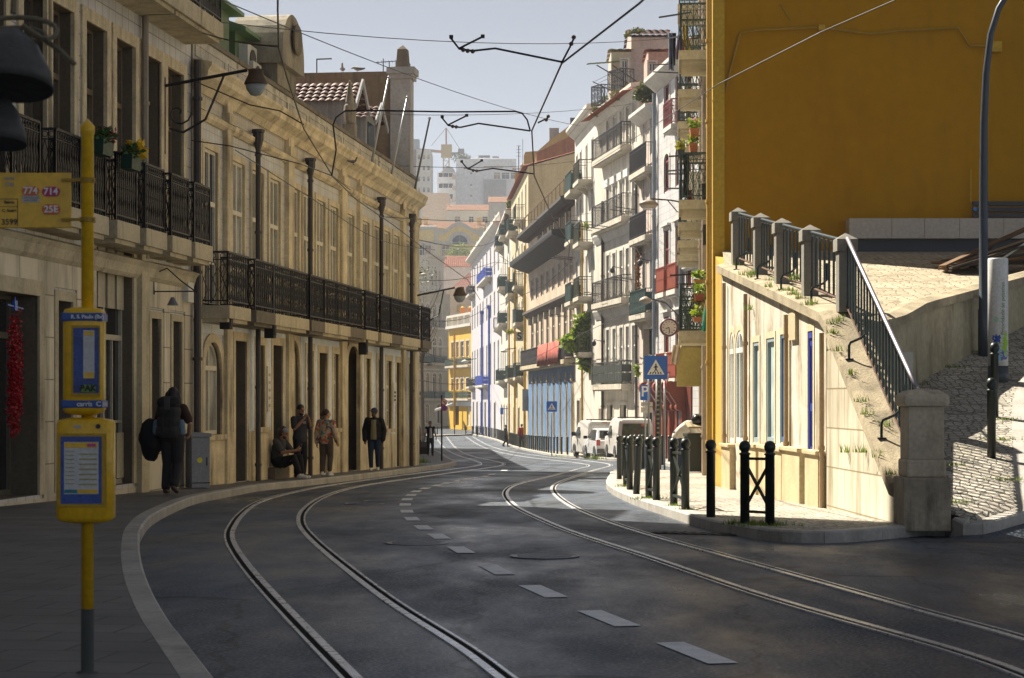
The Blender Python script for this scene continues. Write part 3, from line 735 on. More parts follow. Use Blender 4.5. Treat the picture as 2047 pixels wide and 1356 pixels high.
# parapet with panels and blackened coping
b = MB(); b.box(0, -.02, zpar-.0, pal.L, .3, zp); 
for a, c in zip(ed, ed[1:]):
    n = max(1, round((c-a)/2.2))
    for k in range(n):
        x0, x1 = a+(c-a)*k/n+.12, a+(c-a)*(k+1)/n-.12
        for q in ((x0, x1, zpar+.1, zpar+.13), (x0, x1, zp-.16, zp-.13), (x0, x0+.03, zpar+.13, zp-.16), (x1-.03, x1, zpar+.13, zp-.16)): b.box(q[0], -.04, q[2], q[1], -.015, q[3])
pal.part('parapet', b, M('streaked parapet plaster', (.55,.52,.45), .85, .2, .9, (.06,.055,.045), .95))
b = MB().box(-.03, -.07, zp, pal.L+.03, .34, zp+.09); pal.part('coping', b, stone_d)
for x0 in (500, 606, 750.5, 812): pal.pipe(pal.s_(x0), .3, pal.z_(580, 318)-.25, .055, pipe_m, True, out=.17)
# corner urn plinth, pinnacle, attic block with a barrel top
s0, s1 = pal.s_(512, .1), pal.s_(606, .1)
sA, sB = s0+1.1, s0+2.9; zt1 = pal.z_(585, 128); 
b = MB().box(sA, -.1, zp+.09, sB, .75, zt1-.3); b.box(sA-.15, -.25, zt1-.3, sB+.15, .9, zt1-.05)
b.prism([((sA+sB)/2+(sB-sA+.3)/2*math.cos(a), -.25, zt1-.05+.95*math.sin(a)) for a in [PI*k/14 for k in range(15)]], (0, 1.15, 0))
for k in range(15):
    pass
o = pal.part('attic_block', b, M('weathered attic stone', (.3,.27,.21), .9, .3, 1.2, (.05,.05,.04), .9))
b = MB().lathe([(.32, 0), (.36, .05), (.3, .08)], 20, (0,0,0), Matrix.Rotation(PI/2, 4, 'X')); b2 = b.build('round_niche', stone_d, o, loc=((sA+sB)/2, -.3, zt1+.35))
sP = pal.s_(700, .15); zq = zp+.09
b = MB().box(sP-.16, .0, zq, sP+.16, .32, zq+.35); b.lathe([(.09, .35), (.14, .42), (.17, .7), (.15, .85), (.11, .9), (.12, .94), (.03, 1.5), (.001, 1.52)], 10, (sP, .16, zq)); pal.part('pinnacle', b, M('weathered attic stone', (0,0,0)))
# roof behind the parapet: slope, tiled dormers, party wall, pier
b = MB(); b.poly([(.2, .35, zp-.2), (pal.L-.2, .35, zp-.2), (pal.L-.2, 4.5, zp+1.6), (.2, 4.5, zp+1.6)]); b.poly([(.2, 4.5, zp+1.6), (pal.L-.2, 4.5, zp+1.6), (pal.L-.2, 8.8, zp-.2), (.2, 8.8, zp-.2)])
pal.part('roof', b, dark_tile)
clad = M('grey cladding boards', (.3,.31,.32), .7, .2, 2, (.1,.1,.1), .4)
def dormer(x, ye, yr, off, wd, dp, n):
    """gabled dormer looking at the street, its ridge running back into the roof"""
    sc0, ze = pal.px(x, ye, off); zg = pal.z_(x, yr, off); s0, s1 = sc0-wd, sc0
    b = MB(); b.box(s0, off, zp-.1, s1, off+dp, ze)
    k = off+.1
    while k < off+dp: b.box(s0-.03, k, zp-.1, s0, k+.07, ze-.03); k += .2
    b.prism([(s0, off+.05, ze), (s1, off+.05, ze), ((s0+s1)/2, off+.05, zg-.08)], (0, -.04, 0)); o = pal.part('dormer', b, clad)
    r = MB(); m = (s0+s1)/2
    tile_roof(r, (s0-.22, off-.3, ze-.08), (s0-.22, off+dp, ze-.08), (m, off+dp, zg), (m, off-.3, zg), .2, .22, .04); tile_roof(r, (s1+.22, off+dp, ze-.08), (s1+.22, off-.3, ze-.08), (m, off-.3, zg), (m, off+dp, zg), .2, .22, .04); r.build('dormer_roof', brown_tile, o)
    g = MB(); g.bar((s0-.26, off-.34, ze-.2), (m, off-.34, zg+.06), .05, .16); g.bar((s1+.26, off-.34, ze-.2), (m, off-.34, zg+.06), .05, .16); g.build('bargeboard', M('pale bargeboard', (.36,.38,.42), .6, .15), o)
    g = MB().box(s0+.25, off-.03, zp+.1, s1-.25, off-.01, ze-.1); g.build('pane', glass_blue, o)
dormer(712, 216, 176, .75, 1.5, 3.6, 0); dormer(750, 248, 222, .8, 1.5, 3.2, 1); dormer(793, 288, 258, .85, 1.5, 3.2, 2)
# party wall carrying the far end of the roof, with a plastered pier and obelisk
brown = M('brown stained render', (.26,.19,.12), .9, .3, .6, (.06,.05,.04), .9)
SW = pal.L-.75; dW = pal.P0.y+pal.u.y*SW; sw0 = SW-2.35; zw = EYE+(HY-143)*dW/FP-pal.zb
b = MB().box(SW-.1, .65, zp-.6, SW+.3, 8.8, zw); pal.part('party_wall', b, brown)
b = MB().box(SW-.2, .02, zp-.5, SW+.4, .64, zw-.1); b.box(SW-.32, -.12, zw-.1, SW+.52, .74, zw+.1); b.box(SW-.26, -.06, zw-.25, SW+.46, .7, zw-.1)
o = pal.part('pier', b, M('peeling pale render', (.45,.45,.46), .85, .25, .9, (.28,.15,.09), .6))
b = MB().box(SW-.1, .1, zw+.1, SW+.3, .5, zw+.28); z0 = zw+.28
v = [(SW-.08, .12), (SW+.28, .12), (SW+.28, .48), (SW-.08, .48)]; w2 = [(SW-.05, .15), (SW+.25, .15), (SW+.25, .45), (SW-.05, .45)]
for i in range(4):
    j = (i+1) % 4; b.poly([(*v[i], z0), (*v[j], z0), (*w2[j], z0+.4), (*w2[i], z0+.4)]); b.poly([(*w2[i], z0+.4), (*w2[j], z0+.4), (SW+.1, .3, z0+.55)])
pal.part('obelisk', b, stone_d)
r = MB(); tile_roof(r, (pal.s_(598, 2), 3.2, zp+1.6), (pal.s_(640, 2), 3.2, zp+1.6), (pal.s_(640, 2), 5.5, zp+3.2), (pal.s_(598, 2), 5.5, zp+3.2)); pal.part('rear_roof', r, dark_tile)
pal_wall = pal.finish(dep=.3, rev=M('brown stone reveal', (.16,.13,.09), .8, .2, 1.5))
# green roof cabins and air conditioners behind the near end of the parapet
def cabin(x0, x1, yt, off, dpt, nm):
    s0, s1 = pal.s_(x0, off), pal.s_(x1, off); zt = pal.z_(x1, yt, off)
    b = MB().box(s0, off, zp-.3, s1, off+dpt, zt); o = pal.part(nm, b, green_p)
    g = MB(); g.prism([(s0-.1, off-.25, zt-.02), (s0-.1, off+dpt*.5, zt+.28), (s0-.1, off+dpt+.25, zt-.02), (s0-.1, off+dpt+.25, zt-.1), (s0-.1, off-.25, zt-.1)], (s1-s0+.4, 0, 0)); g.build('cabin_roof', M('green roofing', (.14,.24,.13), .5, .15), o)
    g = MB().box(s1, off+.3, zp+.3, s1+.03, off+dpt-.3, zt-.3); h = g.build('window', white_p, o); MB().box(s1+.03, off+.38, zp+.4, s1+.035, off+dpt-.38, zt-.4).build('pane', glass_blue, h)
cabin(400, 458, 20, .5, 1.1, 'roof_cabin'); cabin(470, 500, 75, .5, 1.1, 'roof_cabin')
def aircon(bl, x, y, w, h, off, d=.3):
    s, z = bl.px(x, y, off); b = MB().box(s-w/2, off, z-h/2, s+w/2, off+d, z+h/2); o = b.build('air_conditioner', ac_m, bl.root, bevel=.015)
    g = MB().lathe([(min(w, h)*.38, 0), (min(w, h)*.38, .02), (.03, .025)], 16, (0,0,0), Matrix.Rotation(PI/2, 4, 'X'))
    g.build('fan_grille', plain('fan grille', (.06,.06,.06), .6), o, loc=(s, off-.002, z)); return o
aircon(pal, 418, 50, .8, .75, .3); aircon(pal, 505, 125, .8, .7, .3); aircon(pal, 515, 150, .7, .5, .2)
# box lamps on brackets under the balconies
for x, y, n in ((452, 635, 0), (540, 655, 1), (726, 692, 2)):
    s, z = pal.px(x, y, -.45)
    r = thing('box_lamp', ['black box lamp by the arched window at the near end of the balcony row', 'black box lamp on a bracket above a doorway, hung lower than its neighbours', 'black box lamp on a bracket next to the wide arched doorway'][n], 'lamp', root_matrix(pal.root) @ Vector((s, -.45, z)), pal.root.rotation_euler.z, 'box lamps under the balconies')
    MB().box(-.11, -.1, -.22, .11, .1, .22).box(-.08, -.11, -.16, .08, -.1, .16).build('lamp_housing', black_m, r, bevel=.012)
    MB().bar((-.0, 0, .2), (0, .42, .26), .035).bar((-.35, .42, .26), (.05, .42, .26), .03).build('bracket', iron, r)
# white notice boards on the plaster
def wallbox(bl, x0, x1, y0, y1, mat, name, label, cat, d=.04, off=-.03, kids=None, group=None):
    s0, z0 = bl.px(x0, y1, off); s1, z1 = bl.px(x1, y0, off)
    R = root_matrix(bl.root); r = thing(name, label, cat, R @ Vector(((s0+s1)/2, off, (z0+z1)/2)), bl.root.rotation_euler.z, group)
    w, h = s1-s0, z1-z0
    MB().box(-w/2, -d, -h/2, w/2, 0, h/2).build('board', mat, r, bevel=.004)
    return r, w, h
ntc = M('white notice enamel', (.75,.73,.66), .5, .1, 3, (.3,.25,.15), .4)
r, w, h = wallbox(pal, 784, 790, 765, 804, ntc, 'wall_notice', 'tall narrow white notice with dark marks between two windows near the corner', 'notice')
for k in range(3): MB().box(-w*.3, -.045, -h*.45+k*.11, w*.3, -.041, -h*.45+k*.11+.06).build('notice_mark', iron, r)
r, w, h = wallbox(pal, 532, 539, 733, 823, ntc, 'wall_notice', 'long peeling strip of paper notices beside a dark doorway', 'notice')
for k in range(5): MB().box(-w*.3, -.045, -h*.4+k*h*.17, w*.2, -.041, -h*.4+k*h*.17+.06).build('torn_patch', stone, r)
r, w, h = wallbox(pal, 390.5, 398, 684, 710, plain('dark plaque', (.04,.04,.04), .4), 'wall_plaque', 'small dark plaque at the edge of the arched window by the downpipe', 'plaque')
# ================================================================ THE NEAR FRONT AT THE VIEWER'S OWN SIDE OF THE STREET
tile_l = tile_mat('pale square wall tiles', (.62,.61,.6), (.53,.53,.53), (.25,.23,.2), .34, .34, (.25,.22,.17), amt=.45)
near = Bld('shop_townhouse', 'tall tiled townhouse with shops below, heavy stone balconies and dark iron railings', (-7.3, 25.5), (-5.93, 36.98), -.7, 11.4, tile_l, 9)
NZ = near.z_(300, 470)
ZS = near.z_(345, 488)
st = dict(frame=M('brown window frame', (.22,.17,.11), .5, .2, 2), pane=glass_mat('dim window glass', (.07,.07,.06), .1), sur=stone_y, k='french', sw=.2, dep=.25, transom=.68)
ztopn = near.z_(303, 116)
nw = []
for a, c in ((-35,-5),(52,84),(106,138),(175,205),(234,264),(288,316),(336,361)):
    s = (near.s_(a)+near.s_(c))/2; nw.append(s); near.window(s, ZS, 1.0, ztopn-ZS, **st)
pitch = nw[-1]-nw[-2]
for i, s in enumerate(nw): near.balcony(s, ZS, 1.15, .55, 1.05, 'ornate', iron, stone, .28, sp=.1)
ZS2 = near.z_(390, 62)+.0
for s in nw:
    near.window(s, ZS2, 1.0, 2.6, **st); near.balcony(s, ZS2, 1.5, .7, 1.1, 'ornate', iron, stone, .3, sp=.1)
    pass
near.pipe(near.s_(280), ZS-.4, 11.4, .06, M('pale downpipe', (.3,.26,.2), .6, .2, 2))
near.pipe(near.s_(380), .3, ZS2-.6, .07, pipe_m, out=.14)
near.cornice(ZS-.75, [(.04, 0), (.1, .06), (.14, .2), (.2, .28), (.04, .34)], stone, 'string_course')
near.part('unseen_shade_storeys', MB().box(-.25, .03, 12.15, 8.7, 8.9, 24.5), tile_l); near.cornice(11.55, [(.05, 0), (.3, .15), (.5, .3), (.5, .45), (.05, .5)], stone, 'cornice')  # plain block out of view, added and shaped to keep the road in shade
# ashlar shop storey
ash = tile_mat('smoke-stained ashlar', (.7,.63,.48), (.6,.53,.4), (.2,.17,.12), 1.1, .62, (.1,.085,.06), .5, .75)
gz = lambda s: zr(25.5+s*.993)+.14-near.zb
sA, sB = near.s_(-45), near.s_(75); g = gz(sB); zt = near.z_(75, 592)
shopst = dict(frame=M('bronze shop frame', (.16,.14,.1), .4, .2, 2), pane=shop_glass, k='sash', dep=.3, sw=.2, sur=stone)
near.window((sA+sB)/2, g+.1, sB-sA, zt-g-.1, name='shopfront', transom=.8, frame=shopst['frame'], pane=shop_glass, k='sash', dep=.45, sur=stone, sw=.22)
sA, sB = near.s_(113), near.s_(142); near.window((sA+sB)/2, g+.1, sB-sA, near.z_(125, 602)-g-.1, name='doorway', frame=white_p, pane=glass_pale, k='sash', dep=.35, sur=stone, sw=.15)
sA, sB = near.s_(189), near.s_(264); g = gz(sB); near.window((sA+sB)/2, g+.15, sB-sA, near.z_(225, 490)-g-.15, name='shopfront', transom=.62, frame=M('pale shop frame', (.5,.46,.36), .5, .15, 2), pane=shop_glass, k='french', dep=.22, sur=stone, sw=.2)
zt = near.z_(225, 621); spm = M('beige shop panels', (.5,.45,.33), .6, .15, 1.5, (.2,.16,.1), .4)
for k in range(4):
    w_ = (sB-sA)/4; near.part('transom_panel', MB().box(sA+.08+k*w_, .13, zt+.05, sA+w_*(k+1)-.04, .17, near.z_(225, 496)), spm); near.part('stall_panel', MB().box(sA+.08+k*w_, .13, g+.25, sA+w_*(k+1)-.04, .17, g+1.0), spm)
for a, c in ((300, 319), (343, 361)):
    sA, sB = near.s_(a), near.s_(c); g = gz(sB); near.window((sA+sB)/2, g+1.05, sB-sA, near.z_(330, 640)-g-1.05, frame=stone, pane=shop_glass, k='plain', dep=.25, sur=stone, sw=.12, sill=True)
holes = [(h[0]-.19, h[1]+.19, h[2]-.06, h[3]+.19) for h in near.holes if h[2] < ZS-1]
skin(near, lambda s: 0, lambda s: ZS-.75, ash, 'ashlar_storey', .03, holes)
b = MB(); sA = near.s_(278); b.box(sA-.22, -.12, 0, sA+.2, .01, near.z_(278, 478)); near.part('pilaster', b, stone)
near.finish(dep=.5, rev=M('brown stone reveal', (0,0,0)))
low = Bld('hidden_corner_house', 'plain house standing past the corner of the balconied front', (-5.6, 67), (-8.6, 150), -2.6, 9.2, tile_l, 9); low.finish()
high = Bld('unseen_tall_house', 'unseen tall tiled house next before the shop townhouse, its height set for shade', (-12.1, -14.2), (-7.31, 25.45), -.7, 24.2, tile_l, 9); high.finish()  # house out of view, made tall to shade the near road
# flower boxes on the near balconies
fl_red = leaf_mat('dark red flowers', (.25,.02,.03), (.1,.08,.05)); fl_y = leaf_mat('yellow petals', (.75,.5,.02), (.6,.38,.01)); leaf_g = leaf_mat('house plant leaves', (.03,.09,.03), (.06,.14,.03))
def flowerbox(bl, x, y, off, lab, fm, n=1, w=.5, lm=None, h=.22, fsz=.1):
    s, z = bl.px(x, y, off); R = root_matrix(bl.root); r = thing('flower_box', lab, 'flower box', R @ Vector((s, off, z)), bl.root.rotation_euler.z)
    MB().prism([(-w/2, -.1, 0), (-w/2+.03, -.08, -h), (w/2-.03, -.08, -h), (w/2, -.1, 0)], (0, .18, 0)).build('box', M('dark green plant box', (.012,.05,.03), .5), r)
    leafy('foliage', lm or leaf_g, [((0, 0, .08), (w*.5, .14, .14))], 90, .1, r, 3)
    leafy('blossom', fm, [((w*.3, -.05, .1), (.14, .1, .14))], 50, fsz, r, 4); return r
flowerbox(near, 205, 282, -.7, 'green flower box with dark red blooms hooked on the balcony rail behind the yellow pole', fl_red)
flowerbox(near, 262, 312, -.7, 'green flower box with one big yellow bloom on a balcony rail', fl_y, fsz=.16)
# scrolled street-lamp bracket
def scroll_lamp(bl, x, y, length, lab, lampname='street_lamp', grp=None, sgn=1, size=1.0):
    s, z = bl.px(x, y, -.02); R = root_matrix(bl.root); r = thing(lampname, lab, 'street lamp', R @ Vector((s, -.02, z)), bl.root.rotation_euler.z, grp)
    b = MB(); b.tube([(0, 0, .35), (0, 0, -1.0)], .03, 6); b.tube([(0, 0, .2), (0, -length, .45)], .03, 6); b.tube([(0, -.1, -.55), (0, -.35, -.62), (0, -.75, -.4), (0, -length*.72, .36)], .022, 5)
    b.tube([(0, -.26-(.24-.02*k)*math.cos(k*.62), -.28-(.24-.02*k)*math.sin(k*.62)) for k in range(12)], .016, 5); b.build('bracket', iron, r)
    h = MB().lathe([(.02, .12), (.1, .1), (.2*size, .02), (.3*size, -.12), (.31*size, -.16)], 16, (0,0,0), Matrix.Diagonal((.75, 1.35, 1))); h.build('lamp_hood', M('brown lamp hood', (.11,.07,.04), .5, .2, 3), r, loc=(0, -length-.15, .36), smooth=True)
    h = MB().lathe([(.29*size, 0), (.26*size, -.1), (.14*size, -.2), (.001, -.22)], 16, (0,0,0), Matrix.Diagonal((.75, 1.3, 1))); h.build('lamp_glass', plain('dusty lamp glass', (.32,.36,.36), .15), r, loc=(0, -length-.15, .21), smooth=True); return r
scroll_lamp(near, 328, 195, 1.5, 'street lamp on a long scrolled iron bracket high on the tiled front', size=.5)
scroll_lamp(pal, 829, 605, 1.25, 'street lamp on an iron bracket standing out from the far corner of the balconied front', size=.5)
# shop things on the near pavement side
R = root_matrix(near.root); s, z = near.px(30, 745, -.12)
r = thing('feather_boa', 'bright red feathery garment hanging on a blue hanger in the shop doorway', 'garment', R @ Vector((s, -.12, z)), near.root.rotation_euler.z)
leafy('garment', leaf_mat('red feathers', (.5,.01,.02), (.25,.005,.01), .1), [((-.09, 0, .15), (.085, .07, .75)), ((.09, 0, 0), (.085, .08, .9)), ((-.08, 0, -.4), (.09, .08, .55))], 3200, .045, r, 5)
MB().bar((-.3, 0, .93), (.3, 0, .9), .02).bar((0, 0, .93), (0, 0, 1.05), .015).box(-.05, -.02, .86, .05, .02, 1.0).build('hanger', plain('blue hanger', (.02,.12,.5), .4), r)
s, z = near.px(345, 600, -.1); 
s, z = near.px(306, 560, -.02); r = thing('sign_bracket', 'thin wrought iron sign bracket with a small spot lamp over the shop windows', 'bracket', R @ Vector((s, -.02, z)), near.root.rotation_euler.z)
MB().tube([(0, 0, .2), (0, -.02, -.25)], .012, 5).tube([(0, 0, .1), (0, -.25, .2), (0, -.5, -.02), (0, -.75, -.2)], .012, 5).tube([(0, 0, -.2), (0, -.8, -.2)], .012, 5).tube([(0, -.75, -.2), (0, -.75, -.5)], .01, 5).build('bracket', iron, r)
MB().lathe([(.03, .08), (.1, -.06)], 10, (0, -.35, -.38)).build('spot_lamp', plain('grey spot lamp', (.15,.16,.17), .4), r)
wallbox(near, 366, 377, 566, 604, ntc, 'meter_box', 'white upright box screwed to the ashlar near the end of the shop front', 'box', .1)
r, w, h = wallbox(near, 115, 133, 760, 862, ntc, 'shop_notice', 'white stack of framed price cards in the narrow doorway behind the bus stop', 'notice', .03, .25)
for k in range(4): MB().box(-w*.4, -.036, -h*.45+k*h*.24, w*.4, -.031, -h*.45+k*h*.24+.16).build('card', plain('grey print', (.35,.36,.38), .6), r)
# utility cabinet at the foot of the wall
p = Vector((P(395, 0, 36.3).x, 36.3, zr(36.3)+.14)); r = thing('utility_cabinet', 'grey steel utility cabinet with a yellow warning sticker by the backpacker', 'cabinet', p, .42)
grey_c = M('grey cabinet paint', (.3,.32,.36), .5, .12, 1.5, (.15,.15,.15), .3)
MB().box(-.17, -.22, 0, .17, .22, .92).build('cabinet_body', grey_c, r, bevel=.01); MB().prism([(-.19, -.25, .92), (.19, -.25, .92), (.19, -.25, .98), (0, -.25, 1.0), (-.19, -.25, .98)], (0, .5, 0)).build('lid', grey_c, r)
MB().lathe([(.05, 0), (.05, .004)], 14, (0,0,0), Matrix.Rotation(PI/2, 4, 'X')).build('warning_sticker', plain('yellow sticker', (.75,.68,.03), .5), r, loc=(-.02, -.222, .5))
MB().box(-.17, -.222, .08, .17, -.22, .1).box(.1, -.222, .4, .12, -.23, .55).build('door_handle', iron, r)
# ================================================================ THE SUNLIT SIDE OF THE STREET
yel = M('ochre yellow render', (.45,.225,.003), .9, .1, .3, (.33,.16,.004), .5, fine=.06, bmp=.12, spec=.15)
yel_s = M('yellow render', (.55,.34,.04), .8, .12, .8, (.3,.2,.06), .4)
cream = M('cream plaster', (.62,.56,.42), .85, .15, .8, (.25,.2,.13), .5)
W1 = Vector((3.87, 36.9)); YC = Vector((4.02, 39.5))
# --- yellow corner house: blank yellow wall to the camera, balconied street front seen along its length
yb = Bld('yellow_corner_house', 'tall house with a blank ochre yellow end wall above the paved terrace', (5.84, 62), (YC.x, YC.y), -1.2, 16.4, cream, 10)
R = root_matrix(yb.root); Ri = R.inverted()
def wl(bld_root, *p): return root_matrix(bld_root).inverted() @ Vector(p)
b = MB(); fp = [(4.05, 39.49), (24, 39.49), (24, 60), (6.1, 61.9)]
for i in range(4):
    a, c = fp[i], fp[(i+1) % 4]; b.poly([(*a, -.5), (*c, -.5), (*c, 16.3), (*a, 16.3)])
b.poly([(x, y, 16.3) for x, y in fp]); b.build('end_wall', yel, yb.root, world=True)
yc = M('yellow corner trim', (.6,.38,.03), .7, .1, 1)
MB().box(3.95, 39.36, 0, 4.18, 39.49, 16.3).build('corner_trim', yc, yb.root, world=True)
b = MB()                                   # cable and conduit run on the end wall
Y = 39.45
def w_(x, y, d=Y): return P(x, y, d)
b.tube([w_(1434, 186), w_(1450, 183), w_(1462, 130), w_(1480, 66), w_(1520, 60), w_(1640, 55), w_(1740, 68), w_(1800, 62), w_(1915, 56), w_(1938, 92), w_(1990, 92)], .022, 5)
b.tube([w_(1560, 8), w_(1580, 40)], .015, 4); b.build('cable_run', M('yellow painted conduit', (.42,.26,.03), .6, .15, 2), yb.root, world=True)
b = MB(); p = w_(1990, 95); b.box(p.x-.1, Y-.12, p.z-.1, p.x+.1, Y+.04, p.z+.1); b.build('junction_box', yc, yb.root, world=True); b = MB(); p = w_(1642, 56); b.box(p.x-.06, Y-.08, p.z-.05, p.x+.06, Y+.04, p.z+.05); b.build('junction_box', yc, yb.root, world=True)
p = w_(1940, 338); q = w_(1940, 403); MB().tube([p+Vector((0, -.02, 0)), q+Vector((0, -.02, 0))], .015, 5).build('thin_pipe', yc, yb.root, world=True)
# pale stone ledge with a dark plinth below
a, c = w_(1695, 438, 39.2), w_(2200, 478, 39.2)
b = MB(); n = [1695, 1780, 1845, 1915, 2003, 2100, 2200]
for x0, x1 in zip(n, n[1:]): b.box(w_(x0, 0, 39.2).x+.004, 39.05, c.z, w_(x1, 0, 39.2).x-.004, 39.55, a.z)
MBl = b.build('stone_ledge', M('pale marble ledge', (.55,.49,.42), .5, .12, 1.2, bmp=.1), yb.root, world=True)
MB().box(w_(1700, 0, 39.3).x, 39.25, 3.8, c.x, 39.52, c.z-.002).build('plinth', plain('blue-black plinth', (.035,.04,.055), .5), yb.root, world=True)
r = thing('slatted_panel', 'dark horizontal slats with a blue sticker above the pale stone ledge', 'panel', w_(2010, 437, 39.3))
b = MB(); x0 = w_(1943, 0, 39.3).x-r.location.x
for k in range(3): b.box(x0, -.06, .02+k*.115, 2.2, 0, .1+k*.115)
b.build('slats', plain('dark slats', (.03,.032,.045), .45), r)
MB().lathe([(.04, 0), (.04, .004)], 12, (0,0,0), Matrix.Rotation(PI/2, 4, 'X')).build('sticker', plain('blue sticker', (.02,.2,.6), .4), r, loc=(x0+.05, -.062, .18))
MB().poly([(3.87, 36.95, -1), (4.0, 39.36, -1), (4.0, 39.36, 4.3), (3.87, 36.95, 3.9)]).poly([(4.1, 36.95, -1), (4.3, 39.36, -1), (4.3, 39.36, 4.3), (4.1, 36.95, 3.9)]).poly([(3.87, 36.95, 3.9), (4.0, 39.36, 4.3), (4.3, 39.36, 4.3), (4.1, 36.95, 3.9)]).build('low_wing', yel_s, yb.root, world=True, fix=False)
# balconies and windows of its street front (far end is s = 0)
colS = [yb.L-4.2, yb.L-9.6, yb.L-15.2, yb.L-20.5]
grn_o = plain('dark green ironwork', (.02,.05,.045), .5)
slab_w = M('whitewashed balcony slab', (.62,.55,.38), .8, .15, 1, (.25,.18,.08), .5)
for ci, s in enumerate(colS):
    d = 62-(s/yb.L)*22.5
    for fi, z in enumerate((2.95, 5.75, 8.95, 12.1)):
        zz = z-yb.zb
        yb.window(s, zz, 1.1, 2.35, frame=M('mustard window frame', (.45,.3,.05), .5, .1, 2), pane=glass, sur=slab_w, sw=.14, k='french')
        if ci == 3 and fi == 0: continue
        yb.balcony(s, zz, 1.9, .72, 1.0, 'ornate', grn_o, slab_w, .2, sp=.13)
for x, r_ in ((yb.L-.35, .06), (yb.L-1.1, .045), (yb.L-7.0, .06), (yb.L-12.5, .06)): yb.pipe(x, .8, 15.5, r_, M('ochre downpipe', (.5,.33,.08), .5, .15, 2) if x > yb.L-2 else M('tan downpipe', (.42,.33,.25), .5, .15, 2), out=.12)
for k, (s, z) in enumerate(((yb.L-2.2, 5.9), (yb.L-3.6, 6.9))):
    yb.part('meter_box', MB().box(s-.12, -.22, z, s+.12, 0, z+.42), black_m)
for s in (yb.L-8.5, yb.L-9.4, yb.L-10.3): yb.part('hood_box', MB().box(s-.35, -.5, 7.2+.25*(s-yb.L+10), s+.2, 0, 7.75+.25*(s-yb.L+10)), white_pl)
yb.window(yb.L-4.2, .9, 1.1, 2.6, name='door', frame=wood_d, pane=wood_d, k='door', sur=stone_y, sw=.16)
yb.window(yb.L-9.6, .6, 1.3, 2.6, name='door', frame=wood_d, pane=wood_d, k='door', sur=stone_y, sw=.16)
yb.window(yb.L-15, .4, 1.6, 2.7, name='door', frame=wood_d, pane=wood_d, k='door', sur=stone_y, sw=.16)
yb.cornice(16.9, [(.05, 0), (.3, .12), (.5, .3), (.5, .4), (.05, .45)], slab_w)
# closed wooden box under the lowest balcony, with awning
s = yb.L-9.5; yb.part('balcony_box', MB().box(s-1.0, -.75, 2.95+1.2-1.15, s+1.0, -.02, 2.95+1.2-.22), M('mustard boarding', (.42,.33,.09), .6, .12, 1.5, (.2,.15,.05), .4))
yb.finish(dep=.3, sides=False)
# --- row of shops built into the terrace wall
shop = Bld('terrace_shops', 'low cream wall with blue-trimmed shop openings holding up the paved terrace', (W1.x, W1.y), (4.41, 22.9), -.45, 3.2, M('sunlit cream limewash', (.76,.71,.6), .85, .14, .9, (.3,.25,.17), 1.5, slo=.38), .3)
SL = shop.L
zc_ = lambda s: lerp(3.93, 2.62, s/shop.s_(1655)) if s < shop.s_(1655) else lerp(2.62, .5, (s-shop.s_(1655))/(SL-shop.s_(1655)))
sv = shop.s_(1655)
holes = []
blue = plain('bright blue door', (.035,.06,.36), .45); blue2 = plain('mid blue paint', (.05,.16,.36), .5)
for x0, x1, yt, yb_, kind in ((1459,1468,664,885,'arch'),(1471,1487,660,885,'arch'),(1506,1518,684,885,'win'),(1533,1549,676,885,'win'),(1561,1576,668,885,'blue'),(1616,1626,662,932,'door')):
    s0, s1 = shop.s_(x0), shop.s_(x1); xm = (x0+x1)/2; z0, z1 = shop.z_(xm, yb_), shop.z_(xm, yt)
    fr = {'arch': white_p, 'win': plain('grey-blue shop frame', (.3,.38,.42), .5), 'blue': blue2, 'door': blue}[kind]
    shop.window((s0+s1)/2, z0, s1-s0, z1-z0, name='door' if kind == 'door' else 'window', frame=fr, pane=blue if kind == 'door' else glass_mat('pale daylit shop glass', (.42,.52,.54), .3), k='door' if kind == 'door' else ('arch' if kind == 'arch' else 'plain'), rise=.35 if kind == 'arch' else 0, dep=.05, pr=.012, sur=M('sunlit stone trim', (.66,.57,.38), .8, .15, 1.5, (.3,.22,.1), .4), sw=.1)  # pale blue of daylight on the panes is put into their colour
hh = list(shop.holes); shop.holes = []
b = MB(); cuts = sorted({0, SL, sv, *[q for h in hh for q in h[:2]], *[SL*k/24 for k in range(25)]})
for s0, s1 in zip(cuts, cuts[1:]):
    if s1-s0 < 1e-4: continue
    cx = (s0+s1)/2; sp = [(0, None)]
    h = next((h for h in hh if h[0] < cx < h[1]), None); t0, t1 = zc_(s0)-shop.zb, zc_(s1)-shop.zb
    if h:
        b.poly([(s0, 0, 0), (s1, 0, 0), (s1, 0, h[2]), (s0, 0, h[2])]); b.poly([(s0, 0, h[3]), (s1, 0, h[3]), (s1, 0, t1), (s0, 0, t0)])
    else: b.poly([(s0, 0, 0), (s1, 0, 0), (s1, 0, t1), (s0, 0, t0)])
for s0, s1, z0, z1, rise, pt in hh:
    w, h = s1-s0, z1-z0; c = (s0+s1)/2; O = arch_pts(w, h, rise, 10) if rise else [(w/2, 0), (w/2, h), (-w/2, h), (-w/2, 0)]
    if rise:
        n = len(O); mid = n//2
        for i in range(1, n-2): b.poly([(c+O[i][0], 0, z0+O[i][1]), (c+O[i+1][0], 0, z0+O[i+1][1]), (c+(w/2 if i < mid else -w/2), 0, z1)])
    for i in range(len(O)):
        (ax, az), (bx, bz) = O[i], O[(i+1) % len(O)]; b.poly([(c+ax, 0, z0+az), (c+bx, 0, z0+bz), (c+bx, .35, z0+bz), (c+ax, .35, z0+az)])
b.poly([(SL, 0, 0), (SL, .35, 0), (SL, .35, zc_(SL)-shop.zb), (SL, 0, zc_(SL)-shop.zb)])
b.build('wall', shop.wall, shop.root)
